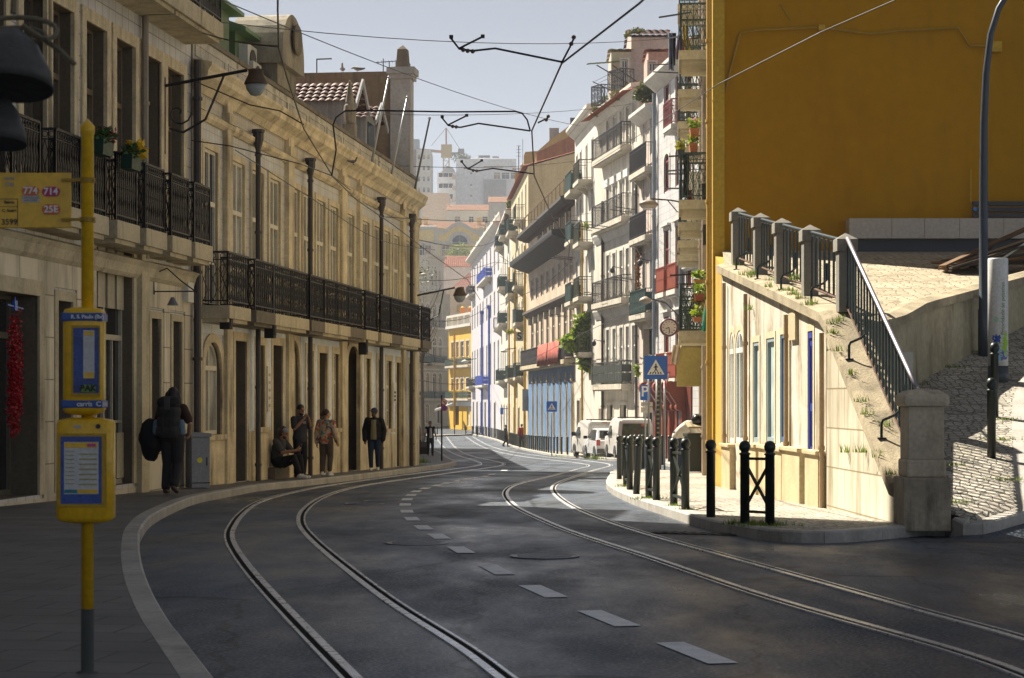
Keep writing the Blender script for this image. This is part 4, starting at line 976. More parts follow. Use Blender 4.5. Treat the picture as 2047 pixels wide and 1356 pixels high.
# ashlar of the stair-like end, 3 cm proud
ashl = tile_mat('sunlit ashlar blocks', (.74,.68,.54), (.64,.57,.44), (.3,.25,.16), .75, .52, (.2,.16,.07), .5, .8)
b = MB(); N = 16; s_a = sv+.12
for k in range(N):
    s0, s1 = lerp(s_a, SL, k/N), lerp(s_a, SL, (k+1)/N); t0, t1 = zc_(s0)-shop.zb, zc_(s1)-shop.zb
    b.poly([(s0, -.04, 0), (s1, -.04, 0), (s1, -.04, t1-.002), (s0, -.04, t0-.002)])
b.poly([(s_a, -.04, 0), (s_a, 0, 0), (s_a, 0, zc_(s_a)-shop.zb), (s_a, -.04, zc_(s_a)-shop.zb)]); b.poly([(SL, -.04, 0), (SL, .3, 0), (SL, .3, zc_(SL)-shop.zb), (SL, -.04, zc_(SL)-shop.zb)])
b.build('ashlar_end', ashl, shop.root)
# plinth blocks with sills under the openings
gs = lambda s: zr(36.9-s)+.13-shop.zb
b = MB(); sills = M('sill stone', (.62,.5,.3), .8, .2, 1.5, (.25,.18,.08), .5)
for x0, x1, yt in ((1452,1470,887),(1488,1502,886),(1500,1523,887),(1528,1553,890),(1553,1575,894),(1575,1612,894),(1622,1650,900)):
    s0, s1 = shop.s_(x0), shop.s_(x1); z1 = shop.z_((x0+x1)/2, yt); g = gs((s0+s1)/2)-.2
    o = MB().box(s0+.02, -.1, g, s1-.02, .01, z1-.06).box(s0, -.14, z1-.06, s1, .01, z1); shop.part('plinth_block', o, sills, bevel=.012)
for x in (1454, 1497, 1579, 1651): shop.pipe(shop.s_(x), .25, (zc_(shop.s_(x))-shop.zb)-.25, .035, M('tan pipe', (.45,.33,.2), .5, .15, 2), out=.06)
MB().box(shop.s_(1583), -.05, shop.z_(1590, 680), shop.s_(1596), 0, shop.z_(1590, 625)).build('wall_plaque', M('cream plaque', (.6,.5,.32), .6, .1, 2), shop.root)
# coping: level part then the steep part, overhanging the street side
cop = M('lichened coping stone', (.44,.37,.25), .95, .35, 2.2, (.1,.09,.06), .7, bmp=.5)
b = MB(); cs = [SL*k/40 for k in range(41)]
rows = []
for s in cs:
    z = zc_(s)-shop.zb; wd = .42
    rows.append([Vector((s, -.1, z-.1)), Vector((s, -.1, z+.03)), Vector((s, .02, z+.06)), Vector((s, wd, z+.07)), Vector((s, wd, z-.4))])
for r0, r1 in zip(rows, rows[1:]):
    for i in range(4): b.poly([r0[i], r1[i], r1[i+1], r0[i+1]])
    b.poly([r0[4], r1[4], r1[0], r0[0]])
b.poly(rows[0]); b.poly(rows[-1]); b.build('coping', cop, shop.root)
weed = leaf_mat('wall weeds', (.3,.38,.02), (.14,.22,.02)); moss = leaf_mat('kerb grass', (.12,.2,.02), (.2,.26,.03))
# --- railing along the terrace edge: stone posts, panels of bars between them, and the steep flight
rail_g = plain('blue-black railing paint', (.02,.035,.04), .35)
hand = plain('worn steel handrail', (.3,.28,.32), .45, .6)
R = root_matrix(shop.root)
def onrail(s, h): return R @ Vector((s, .24, zc_(s)-shop.zb+.07+h))
posts = [(1475, .0), (1520, 0), (1563, 0), (1619, 0), (1690, 0)]
ps = [shop.s_(x, .24) for x, _ in posts]
plab = ['grey stone railing post nearest the yellow house', 'grey stone railing post next after the one by the yellow house', 'middle stone post of the terrace railing', 'grey stone railing post before the bend of the railing', 'tall stone post at the bend where the railing turns steeply down']
for s, lb in zip(ps, plab):
    p = onrail(s, -.03); r = thing('railing_post', lb, 'post', p, shop.root.rotation_euler.z, 'stone posts of the terrace railing')
    MB().box(-.11, -.11, 0, .11, .11, .82).build('shaft', M('grey post stone', (.3,.28,.24), .9, .3, 2, (.07,.07,.06), .6), r, bevel=.012)
    b = MB(); b.box(-.14, -.14, .82, .14, .14, .98)
    for a_ in range(4):
        q = [(-.14, -.14), (.14, -.14), (.14, .14), (-.14, .14)]; b.poly([(*q[a_], .98), (*q[(a_+1) % 4], .98), (0, 0, 1.07)])
    b.build('cap', M('grey post stone', (0,0,0)), r)
def rail_panel(sa, sb, lab, n, h0=.12, h1=.93, steep=False):
    p0 = onrail(sa, 0); r = thing('terrace_railing', lab, 'railing', p0, 0, 'iron panels of the terrace railing')
    L = lambda s, h: onrail(s, h)-p0
    st_ = [lerp(sa, sb, k/8) for k in range(9)]
    MB().tube([L(s, h1) for s in st_], .028, 8).build('handrail', hand if steep else rail_g, r, smooth=True)
    MB().tube([L(s, h0) for s in st_], .018, 6).build('bottom_bar', rust, r)
    b = MB()
    for k in range(n):
        s = lerp(sa, sb, (k+.5)/n); ds_ = (sb-sa)/n*.42; b.tube([L(s-ds_, h0+.02), L(s-ds_*.9, h0+.1), L(s-ds_*.9, h1-.14), L(s-ds_*.5, h1-.05), L(s+ds_*.5, h1-.05), L(s+ds_*.9, h1-.14), L(s+ds_*.9, h0+.1), L(s+ds_, h0+.02)], .011, 5)
    b.build('bar', rail_g, r)['kind'] = 'stuff'
    for q in ((.5,) if not steep else (.3, .78)):
        s = lerp(sa, sb, q); y_ = Vector((0, 0, 0)); o = (R.to_3x3() @ Vector((0, -1, 0)))
        MB().tube([L(s, .55), L(s, .32), L(s, .26)+o*.06, L(s, .2)+o*.2, L(s, .16)+o*.22, L(s, -.02)+o*.22], .018, 6).box(*(L(s, -.02)+o*.22-Vector((.05, .05, 0))), *(L(s, -.02)+o*.22+Vector((.05, .05, .015)))).build('stay', rail_g, r)
    return r
names = ['railing panel between the post by the yellow house and the next post', 'railing panel between the second post from the yellow house and the middle post', 'railing panel just downhill of the middle stone post', 'railing panel ending at the tall post at the bend']
for (a, c), lb in zip(zip(ps, ps[1:]), names): rail_panel(a+.13, c-.13, lb, 7)
rail_panel(ps[-1]+.13, SL-.05, 'long steep railing with a bright handrail running down to the big stone pier', 22, .1, 1.02, True)
# --- big stone pier at the foot
pc = Vector((4.62, 22.55, .12)); r = thing('stone_pier', 'squat moulded stone pier with a domed cap at the pavement corner', 'pier', pc, .02); r.scale = (.86, .9, 1)
pst = M('scratched pier stone', (.66,.56,.42), .85, .2, 1.6, (.2,.14,.08), .6)
MB().box(-.31, -.31, -.1, .31, .31, .5).build('base', M('darker base stone', (.45,.38,.28), .9, .3, 1.5, (.05,.045,.04), .9), r, bevel=.02)  # base has a darker stone colour than the shaft
MB().box(-.26, -.26, .5, .26, .26, .7).build('moulding', pst, r, bevel=.03)
MB().box(-.235, -.235, .7, .235, .235, 1.29).build('shaft', pst, r, bevel=.012)
b = MB().box(-.3, -.3, 1.29, .3, .3, 1.43); o = b.build('cap', pst, r, bevel=.05)
MB().lathe([(.38, 0), (.3, .04), (.001, .07)], 4, (0,0,0), Matrix.Rotation(PI/4, 4, 'Z')).build('cap_dome', pst, o, loc=(0, 0, 1.425))
# --- low wall between the terrace and the climbing pavement
b = MB(); lw = [(4.6, 26.6), (5.0, 27.0), (5.35, 27.6), (5.95, 29.1), (8.6, 33.3), (14.2, 42.2)]
seg = resample([Vector((x, y, 0)) for x, y in lw], .4); r = thing('terrace_wall', 'stained retaining wall rising between the terrace and the steep pavement', 'wall', (5.95, 29.1, 1.7))
bw, bc = MB(), MB(); W0 = []; 
for i, p in enumerate(seg):
    t = (seg[min(i+1, len(seg)-1)]-seg[max(0, i-1)]).normalized(); nr = Vector((t.y, -t.x, 0)); z = terr_z(p.y)+.16; zb = ramp_z(p.y)-.6
    W0.append((p+nr*.05+Vector((0,0,zb)), p+nr*.02+Vector((0,0,z-.14)), p-nr*.2+Vector((0,0,z-.14)), p-nr*.2+Vector((0,0,zb)), p+nr*.1+Vector((0,0,z-.14)), p+nr*.1+Vector((0,0,z-.02)), p-nr*.1+Vector((0,0,z+.02)), p-nr*.26+Vector((0,0,z)), p-nr*.26+Vector((0,0,z-.14))))
for a, c in zip(W0, W0[1:]):
    for i, j in ((0, 1), (1, 2), (2, 3)): bw.poly([a[i], c[i], c[j], a[j]])
    for i, j in ((4, 5), (5, 6), (6, 7), (7, 8), (8, 4)): bc.poly([a[i], c[i], c[j], a[j]])
for e in (W0[0], W0[-1]): bw.poly(e[:4]); bc.poly(e[4:])
bw.build('wall_face', M('stained retaining plaster', (.48,.42,.28), .9, .25, .8, (.1,.085,.05), .9), r, world=True); bc.build('coping', cop, r, world=True)
# ---------------------------------------------------------------- R1..R7: the sunlit terrace of houses
def roofcap(bl, h=1.6, mat=None, over=.35):
    H = bl.zt-bl.zb; b = MB(); tile_roof(b, (-.1, -over, H), (bl.L+.1, -over, H), (bl.L+.1, bl.depth*.5, H+h), (-.1, bl.depth*.5, H+h), .3, .5); tile_roof(b, (bl.L+.1, bl.depth+.2, H), (-.1, bl.depth+.2, H), (-.1, bl.depth*.5, H+h), (bl.L+.1, bl.depth*.5, H+h), .3, .5)
    bl.part('roof', b, mat or red_tile)
    for x in (0.02, bl.L-.02): bl.part('gable', MB().poly([(x, 0, H), (x, bl.depth, H), (x, bl.depth*.5, H+h-.05)]), bl.wall)
# R1 red-trimmed house
redw = plain('dark red window frame', (.2,.02,.025), .45); wt = tile_mat('pale blue-white wall tiles', (.62,.62,.62), (.55,.55,.56), (.4,.38,.34), .3, .3, (.3,.25,.18), amt=.35)
r1 = Bld('red_trimmed_house', 'pale tiled house with dark red window frames and rust-red balcony grilles', (6.21, 86.10), (7.19, 77.00), -1.8, 15.3, wt, 9)
redr = plain('rust-red grille', (.3,.06,.025), .55)
xs = [(1328.5,1338.5),(1351.5,1362),(1374,1382)]
for i, (yt, yb_, bal, arch) in enumerate(((160, 262, 1, .0), (300, 376, 0, .3), (455, 583, 2, 0), (630, 757, 2, 0))):
    for j, (x0, x1) in enumerate(xs):
        s0, s1 = r1.s_(x0), r1.s_(x1); sm = (s0+s1)/2; z1, z0 = r1.z_(1345, yt), r1.z_(1345, yb_)
        r1.window(sm, z0, 1.15, z1-z0, frame=redw, pane=glass_blue, k='french' if not arch else 'arch', rise=arch, sur=white_pl, sw=.16, dep=.1, hood=not arch)
        if bal == 2 and j < 2: r1.balcony(sm, z0, 1.9, .35, 1.05, 'panel', redr, white_pl, .2, sp=.1, brackets=True)
        if bal == 1 and j == 1: r1.balcony(sm, z0, 1.9, .5, 1.0, 'ornate', plain('dark red iron', (.16,.02,.02), .5), white_pl, .18, sp=.14)
for x in (1314, 1368): r1.pipe(r1.s_(x), .5, 16.4, .08, M('blue-grey downpipe', (.25,.3,.36), .5, .15, 2), out=.15)
r1.cornice(16.45, [(.05, 0), (.3, .2), (.55, .4), (.55, .55), (.05, .62)], white_pl)
for z in (5.0, 8.4): r1.cornice(z-.05, [(.03, 0), (.14, .1), (.14, .22), (.03, .28)], white_pl, 'string_course')
sgx = r1.s_(1330); zt = r1.z_(1345, 760)
b = MB(); b.box(r1.s_(1316), -.06, .6, r1.s_(1384), .01, zt); r1.part('shopfront', b, M('ox-red shopfront', (.16,.035,.02), .45, .2, 1.5))
for k, x in enumerate((1318, 1333, 1347, 1362, 1372)):        # carved brackets with scrolls
    s = r1.s_(x); b = MB().box(s-.18, -.22, .6, s+.18, -.06, zt-1.2)
    b.prism([(s-.16, -.06, zt-1.3), (s-.16, -.25, zt-1.25), (s-.16, -.7, zt-.55), (s-.16, -.75, zt-.1), (s-.16, -.06, zt-.05)], (.32, 0, 0))
    b.lathe([(.24, -.2), (.24, .2)], 12, (s, -.66, zt-.3), Matrix.Rotation(PI/2, 4, 'Y')); b.lathe([(.15, -.2), (.15, .2)], 10, (s, -.3, zt-1.1), Matrix.Rotation(PI/2, 4, 'Y')); r1.part('scroll_bracket', b, M('ox-red carving', (.26,.06,.03), .4, .2, 2))
roofcap(r1, 1.5)
r1.finish(dep=.24)
# R2 narrow house with dark balconies
pinkish = M('pale pinkish plaster', (.62,.52,.46), .85, .15, .7, (.3,.25,.2), .45)
r2 = Bld('narrow_balconied_house', 'narrow pinkish house with three deep iron balconies and a dark arched shop opening', (5.74, 90.25), (6.22, 86.25), -1.8, 12.6, pinkish, 8)
L = r2.L
for yt, yb_, w in ((505, 578, .62), (352, 420, .6), (240, 312, .6)):
    z1, z0 = r2.z_(1295, yt), r2.z_(1295, yb_)
    for s in (L*.32, L*.74): r2.window(s, z0, w, z1-z0, frame=white_p, pane=glass_blue, k='french', sur=white_pl, sw=.1, dep=.1)
for yb_ in (632, 478, 344):
    z = r2.z_(1300, yb_)+.1; r2.balcony(L*.5, z, L-.15, .5, 1.05, 'panel' if yb_ == 632 else 'bars', iron_green if yb_ == 632 else iron, stone_l, .22, sp=.1, brackets=True)
z1, z0 = r2.z_(1305, 655), .4; r2.window(L*.55, z0, 2.2, z1-z0, name='shopfront', frame=plain('dark green shop frame', (.01,.03,.025), .4), pane=glass, k='sash', sur=stone_l, sw=.2, dep=.3)
r2.cornice(r2.z_(1305, 235), [(.05, 0), (.25, .15), (.5, .35), (.5, .5), (.05, .55)], white_pl)
r2.zt = r2.z_(1305, 215)+r2.zb; roofcap(r2, .8); r2.finish()
# R3 wide house with long balconies
r3 = Bld('long_balcony_house', 'weathered pale house with long railed balconies on every floor and plants along its roof', (4.23, 100.45), (5.75, 90.30), -2.0, 11.9, M('weathered pale plaster', (.7,.64,.54), .85, .2, .7, (.22,.2,.17), .6), 8)
L = r3.L; X5 = [(1213,1219),(1225.5,1231.8),(1239.5,1246),(1252.5,1258.5),(1265,1271)]
for i, (yt, yb_) in enumerate(((652, 768), (497, 598), (360, 438), (216, 297))):
    z1, z0 = r3.z_(1248, yt), r3.z_(1248, yb_)
    for x0, x1 in X5:
        s = (r3.s_(x0)+r3.s_(x1))/2; r3.window(s, z0, .72, z1-z0-.05, frame=white_p, pane=glass_mat('curtained glass', (.28,.3,.3), .15) if i == 0 else glass_blue, k='french', sur=white_pl, sw=.12, dep=.1, transom=.66)
    r3.balcony(r3.s_(1231), z0, 7.3 if i != 3 else 7.0, .5, 1.05, 'panel' if i == 0 else 'bars', [plain('grey-green balcony iron', (.05,.06,.055), .5), iron, iron, iron][i], stone_l, .25, sp=.14, name='balcony')
    if i == 2:
        for x0, x1 in X5[:4]:
            s = (r3.s_(x0)+r3.s_(x1))/2; r3.part('blind_box', MB().box(s-.5, -.15, z1+.05, s+.5, 0, z1+.4), white_p)
    if i in (1, 2): r3.cornice(z0-.75, [(.03, 0), (.12, .2), (.2, .4), (.2, .48), (.03, .5)], white_pl, 'string_course')
r3.window(L*.35, .3, 1.5, 2.9, name='door', frame=wood_d, pane=wood_d, k='door', sur=stone_l); r3.window(L*.66, .3, 1.5, 2.9, name='shopfront', frame=wood_d, pane=glass, k='sash', sur=stone_l); r3.window(L*.12, .3, .9, 2.7, name='door', frame=grey_c, pane=grey_c, k='door', sur=stone_l)
r3.cornice(r3.z_(1248, 214), [(.05, 0), (.25, .2), (.4, .45), (.4, .6), (.05, .65)], white_pl)
for x in (1208, 1276): r3.pipe(r3.s_(x), .5, 13.2, .07, pipe_m)
r3.zt = r3.z_(1248, 205)+r3.zb
HT = r3.zt-r3.zb
b = MB(); tile_roof(b, (-.1, -.75, HT-.02), (L+.1, -.75, HT-.02), (L+.1, .6, HT+.35), (-.1, .6, HT+.35), .3, .4); r3.part('roof_edge', b, red_tile)
r3.finish()
# attic cabins and pink gable above it
def attic(name, lab, x0, x1, yt, d, mat, dpt=4, zb=8.0, roof=True, ymid=None, rm=None, wall_w=()):
    p0, p1 = P(x0, yt, d), P(x1, yt, d); r = Bld(name, lab, (p0.x, d+.0), (p1.x, d), zb, p0.z, mat, dpt)
    for a, c, t, bo in wall_w: r.row([(a, c)], (a+c)/2, t, bo, .3, frame=white_p, pane=glass_blue, k='sash', sur=white_pl, sw=.08)
    if roof: roofcap(r, P(x0, ymid, d).z-p0.z if ymid else .8, rm)
    r.finish(); return r
attic('roof_house', 'pinkish attic house with a red tile roof standing highest above the sunlit row', 1262, 1345, 75, 97, M('dusty pink plaster', (.5,.4,.38), .85, .15, .6, (.3,.22,.18), .4), 6, 9, True, 38, dark_tile)
a2 = attic('attic_dormer', 'small attic dormer with a mossy tiled awning behind a rooftop balcony', 1222, 1262, 104, 96.6, M('buff plaster', (.5,.44,.36), .85, .15, .6), 3, 10, True, 90, M('mossy yellow tiles', (.4,.32,.08), .85, .4, 4), ((1243, 1254, 120, 175),))
attic('attic_dormer', 'pink-walled dormer at the roof edge beside the red-trimmed house', 1296, 1336, 104, 88.6, M('salmon plaster', (.5,.33,.27), .85, .15, .6), 3, 9, True, 90, red_tile, ((1300, 1308, 125, 185),))
r = thing('tile_awning', 'bright mossy green awning jutting out over the rooftop clothes frame', 'awning', P(1205, 128, 96), -.2)
b = MB(); tile_roof(b, (-.75, -.3, -.08), (.75, -.3, -.02), (.75, .9, .2), (-.75, .9, .14), .25, .3); b.build('awning_top', M('green mossy tiles', (.12,.2,.02), .9, .4, 4), r)
MB().bar((-.3, 0, -.05), (1.3, .3, -1.0), .05).bar((.4, .5, .0), (1.7, .6, -.9), .05).build('strut', rust, r)
r = thing('clothes_frame', 'rusty clothes-line frame reaching out from the rooftop', 'clothes frame', P(1210, 178, 96), -.2)
MB().bar((-.6, -.1, .35), (.3, 0, -.1), .04).bar((-.55, -.1, .33), (.55, .3, .95), .015).bar((-.35, -.1, .25), (.6, .3, .75), .015).bar((-.1, -.1, .12), (.6, .3, .5), .015).build('frame', rust, r)
for x, y, d, lb, w in ((1218, 205, 96, 'dark railing of the lower roof terrace under the green awning', 1.0), (1254, 175, 93.6, 'dark railing of the higher roof terrace beside the attic dormer', 1.2)):
    r = thing('roof_railing', lb, 'railing', P(x, y+8, d), -1.1, 'roof terrace railings'); railing_mb(w, .7, .95, 'ornate', .14).build('railing', iron, r)
# R4 curved bays
r4 = Bld('curved_bay_house', 'pale house of two narrow bays with rounded green balconies on each floor', (3.47, 110.45), (4.23, 100.50), -2.2, 12.0, M('off-white plaster', (.66,.62,.55), .85, .15, .7, (.25,.22,.18), .55), 8)
L = r4.L
for i, (yt, yb_) in enumerate(((517, 601), (395, 487), (300, 377))):
    z1, z0 = r4.z_(1165, yt), r4.z_(1165, yb_)
    for s, w in ((L*.12, .6), (L*.3, .6), (L*.58, .55), (L*.84, .55)): r4.window(s, z0, w, z1-z0, frame=white_p, pane=glass_blue, k='french', sur=white_pl, sw=.09, dep=.1)
    r4.balcony(L*.21, z0+.25*(i == 1), 2.9, .65, 1.0, 'panel', iron_green, stone_l, .2, sp=.12); r4.balcony(L*.72, z0-.25*(i == 1), 2.6, .75, 1.0, 'bars', plain('olive balcony iron', (.07,.075,.05), .5), stone_l, .2, sp=.12, brackets=i == 2)
z0 = r4.z_(1180, 705); 
for s in (L*.6, L*.82): r4.window(s, z0, .55, 2.2, frame=white_p, pane=glass_blue, k='french', sur=white_pl, sw=.09, dep=.1)
r4.balcony(L*.72, z0, 2.5, .7, 1.0, 'bars', plain('olive balcony iron', (0,0,0)), stone_l, .2, sp=.12)
r4.window(L*.2, .3, 1.5, 3.3, name='door', frame=wood_d, pane=wood_d, k='door', sur=stone_l, dep=.4); r4.window(L*.75, .6, .9, 1.6, name='niche', frame=stone_l, pane=stone_l, k='plain', rise=.4, sur=stone_l, sw=.1)
r4.pipe(L*.44, .5, 13, .06, M('yellow downpipe', (.5,.32,.04), .5, .15, 2)); r4.cornice(r4.z_(1165, 262), [(.05, 0), (.3, .2), (.5, .4), (.5, .55), (.05, .6)], white_pl)
r4.zt = r4.z_(1165, 255)+r4.zb; roofcap(r4, 1.0); r4.finish()
def rack(bl, s, z, n=3, w=1.3, out=1.0):
    b = MB(); zz = z+.95
    for q in (-w/2, w/2): b.bar((s+q, -.6, zz), (s+q, -.6-out, zz+.12), .03)
    for k in range(n): b.bar((s-w/2, -.75-out*k/n, zz+.05+.03*k), (s+w/2, -.75-out*k/n, zz+.05+.03*k), .012)
    bl.part('drying_rack', b, iron)
for bl, lst in ((r3, ((1.6, 4.2), (4.4, 7.5), (2.6, 10.8), (5.8, 10.6))), (r2, ((1.2, 7.6), (2.1, 10.6))), (r4, ((1.5, 7.2), (5.0, 10.1), (1.8, 10.3)))):
    for s, z in lst: rack(bl, s, z)
for bl, s, z in ((r3, 2.0, 6.3), (r3, 6.6, 9.6), (r4, 3.3, 8.9), (r2, 2.9, 9.3)): bl.part('wall_lantern', MB().bar((s, 0, z), (s, -.5, z+.1), .03).lathe([(.02, 0), (.1, -.08), (.12, -.2), (.06, -.3)], 8, (s, -.5, z+.08)), iron)
for bl, s, z in ((r3, 3.5, 5.3), (r4, 2.0, 5.7), (r2, 1.9, 5.2)): bl.part('cable_run', MB().tube([(0.1, -.04, z), (bl.L*.3, -.04, z-.12), (bl.L*.6, -.04, z+.02), (bl.L-.1, -.04, z-.08)], .018, 4), black_m)
# R5 black-eaved house over the blue gothic arcade
r5 = Bld('black_eaved_house', 'long buff house with a deep black eave above a blue ground floor of pointed arches', (1.12, 137.95), (3.47, 110.50), -2.6, 12.2, M('buff stained plaster', (.62,.5,.37), .85, .2, .6, (.25,.17,.12), .6), 9)
wst = dict(frame=M('pale sash', (.6,.58,.52), .5, .1, 2), pane=glass_blue, k='french', sur=M('pale pink stone trim', (.62,.54,.44), .8, .15, 1), sw=.14, dep=.1)
XA = [(1062.6,1066.8),(1072,1076.6),(1081.8,1086),(1093,1097.5),(1104.4,1109),(1116,1120.7),(1128,1133.6),(1139,1144.5)]
r5.row(XA, 1142, 512, 561, .95, **wst)
zb5 = r5.z_(1148, 718)
r5.row(XA, 1142, 615, 700, .95, **wst)
XT = [(1076,1083),(1087.5,1092.5),(1099,1104.4),(1109.6,1116.3),(1121,1128),(1133.6,1141)]
r5.row(XT, 1124, 422, 463, .9, frame=white_p, pane=glass_blue, k='french', sur=M('brown attic trim', (.16,.1,.07), .8, .2, 1), sw=.14)
blk = M('black painted eave', (.02,.02,.022), .7, .3, 1)
ze = r5.z_(1133, 470); r5.cornice(ze-.75, [(.05, 0), (.5, .15), (1.25, .45), (1.3, .6), (1.3, .75), (.05, .8)], blk, 'eave')
zt5 = r5.z_(1150, 398); r5.cornice(zt5-.3, [(.05, 0), (.6, .15), (.8, .3), (.8, .5), (.05, .55)], M('dark sooty cornice', (.05,.045,.04), .8, .3, 1), 'attic_cornice')
r5.cornice(r5.z_(1143, 592)-.35, [(.04, 0), (.12, .1), (.3, .3), (.4, .35), (.4, .5), (.04, .52)], M('sooty cornice', (.12,.1,.08), .85, .3, 1), 'string_course')
for k in range(8):
    s = r5.L*(k+.5)/8; r5.part('corbel', MB().box(s+.95, -.28, r5.z_(1143, 592)-.8, s+1.2, 0, r5.z_(1143, 592)-.35), stone_l)
r5.balcony(r5.L*.5, zb5, r5.L-.5, .6, 1.05, 'panel', iron, stone, .25, sp=.12)
zt_b = zb5-.35; blu = M('faded blue shop paint', (.1,.22,.42), .7, .2, .6, (.3,.36,.42), .5)
hold = []
XG = [(1064,1070),(1072.4,1078.7),(1082,1088.5),(1093.6,1100),(1105.5,1113),(1119,1125),(1131,1137.8),(1142.8,1148.3)]
zt_a = r5.z_(1134, 768)
for x0, x1 in XG:
    s = (r5.s_(x0)+r5.s_(x1))/2; g = zr(137.95-s*.993)+.13-r5.zb; w = 1.0
    r5.window(s, g, w, zt_a-g, name='arched_opening', frame=stone_y, pane=M('brown door panel', (.13,.1,.065), .6, .25, 1), k='plain', rise=1.3, pointed=True, dep=.3, sur=stone_y, sw=.08, pr=.06)  # openings are filled with an even brown panel
    r5.part('finial', MB().lathe([(.05, 0), (.09, .12), (.03, .2), (.07, .35), (.001, .6)], 6, (s, -.1, zt_a+.12)), stone_y)
hl = [(h[0]-.07, h[1]+.07, h[2], h[3]) for h in r5.holes if h[4]]
sk = MB(); cuts = sorted({.5, r5.L-.4, *[q for h in hl for q in h[:2]]})
for s0, s1 in zip(cuts, cuts[1:]):
    cx = (s0+s1)/2; z0 = zt_a+.16 if any(h[0] < cx < h[1] for h in hl) else .2
    sk.box(s0, -.05, z0, s1, .01, zt_b)
r5.part('blue_facing', sk, blu)
r5.holes = r5.holes; roofcap(r5, .1, dark_tile)
o = r5.part('roof_railing', MB().bar((0, -.6, zt5+1.1), (r5.L, -.6, zt5+1.1), .05), rust); b = MB()
for k in range(14): b.bar((r5.L*k/13, -.6, zt5+.2), (r5.L*k/13, -.6, zt5+1.1), .035)
b.build('baluster', rust, o)
r5.zt = r5.zb+zt5+.3; r5.finish(dep=.5)
clothm = M('faded red banner cloth', (.45,.09,.06), .9, .2, 3, (.55,.2,.16), .5)
for x0, x1, lb in ((1075.5, 1093.5, 'faded red cloth on the black balcony, the one farther from the climbing plant'), (1096, 1117.5, 'faded red cloth on the black balcony, the one closer to the climbing plant')):
    s0, s1 = r5.s_(x0, -.66), r5.s_(x1, -.66); b = MB(); n = 8; zt, zb_ = zb5+1.1, zb5-.18
    A = [Vector((lerp(s0, s1, k/n), -.68-.03*math.sin(k*2.1), zt)) for k in range(n+1)]; B_ = [Vector((lerp(s0, s1, k/n), -.7-.06*math.sin(k*1.7+1), zb_-.05*math.sin(k*2.3))) for k in range(n+1)]
    A2 = [p+Vector((0, .02, 0)) for p in A]; B2 = [p+Vector((0, .02, 0)) for p in B_]
    b.strip(A, B_); b.strip(A2, B2); b.strip(A, A2); b.strip(B_, B2)
    o = b.build('banner_cloth', clothm, smooth=True); o.matrix_world = root_matrix(r5.root); tag(o, lb, 'cloth', 'red cloths on the balcony')
# R6 balconied houses and R7 blue-trimmed house
r6 = Bld('yellow_striped_house', 'narrow cream house with yellow downpipes and green balconies next to the black-eaved house', (-0.06, 161.90), (1.12, 138.00), -2.9, 13.5, M('pale cream plaster', (.55,.47,.3), .85, .15, .6, (.3,.24,.14), .5), 8)
L6 = r6.L
def floors(bl, rows, cols, w, bal, **st):
    for i, (yt, yb_, xr) in enumerate(rows):
        z1, z0 = bl.z_(xr, yt), bl.z_(xr, yb_)
        for s in cols: bl.window(bl.L*s, z0, w, z1-z0, **st)
        if bal[i]:
            for s, bw, sty, mt in bal[i]: bl.balcony(bl.L*s, z0, bw, .75, 1.0, sty, mt, stone_l, .22, sp=.13, brackets=True)
fst = dict(frame=white_p, pane=glass_blue, k='french', sur=white_pl, sw=.12, dep=.1)
floors(r6, ((500, 585, 1035), (610, 655, 1035), (700, 757, 1035), (400, 462, 1035)), (.12, .3, .5, .68, .88), .9, ([(.3, 4.5, 'panel', iron_green), (.75, 3, 'bars', iron_green)], [(.8, 3.6, 'panel', iron_green)], [(.3, 4, 'panel', iron_green), (.8, 3, 'panel', iron_green)], [(.35, 4, 'panel', iron_green), (.8, 2.5, 'bars', iron_green)]), **fst)
for s in (.02, .4, .97): r6.pipe(L6*s, .5, 15, .08, M('yellow painted pipe', (.6,.38,.05), .5, .1, 2), out=.2)
for s in (.2, .5, .8): r6.window(L6*s, .5, 1.6, 3.2, name='shopfront', frame=wood_d, pane=glass, k='sash', sur=stone_y)
r6.zt = r6.z_(1035, 375)+r6.zb; roofcap(r6, 1.2); r6.finish()
r6b = Bld('green_balcony_house', 'white house with stacked green balconies between the cream house and the blue-trimmed house', (-1.10, 187.90), (-0.06, 162.00), -3, 12.5, M('sunlit white plaster', (.55,.53,.48), .85, .12, .6, (.35,.3,.24), .45), 8)
floors(r6b, ((522, 580, 1010), (620, 650, 1010), (700, 762, 1010), (468, 486, 1010)), (.1, .3, .5, .7, .9), .9, ([(.6, 5.5, 'panel', iron_green)], [(.12, 2.2, 'bars', iron), (.6, 4.5, 'panel', iron_green)], [(.5, 8.5, 'panel', iron_green)], [(.3, 3.5, 'panel', iron_green), (.75, 4, 'panel', iron_green)]), **fst)
for s in (.15, .4, .65, .88): r6b.window(r6b.L*s, .7, 1.6, 3.2, name='shopfront', frame=wood_d, pane=glass, k='sash', sur=stone_l)
r6b.zt = r6b.z_(1010, 448)+r6b.zb; r6b.cornice(r6b.zt-r6b.zb-.4, [(.05, 0), (.5, .2), (.5, .4), (.05, .42)], white_pl); roofcap(r6b, 1.0); r6b.finish()
r7 = Bld('blue_trimmed_house', 'white house with bright blue downpipes and balcony panels under a roof balustrade', (-4.91, 241.00), (-1.10, 188.00), -3, 12.2, M('bright white tiles', (.56,.55,.6), .6, .1, .6, (.36,.32,.34), .5), 8)
bluep = plain('bright blue paint', (.03,.09,.5), .45)
floors(r7, ((503, 562, 975), (595, 640, 975), (690, 770, 975)), (.06, .16, .27, .37, .47, .6, .72, .84, .95), 1.3, ([(.1, 7, 'panel', iron), (.62, 16, 'panel', bluep)], None, [(.1, 7, 'panel', iron), (.55, 14, 'panel', bluep)]), **fst)
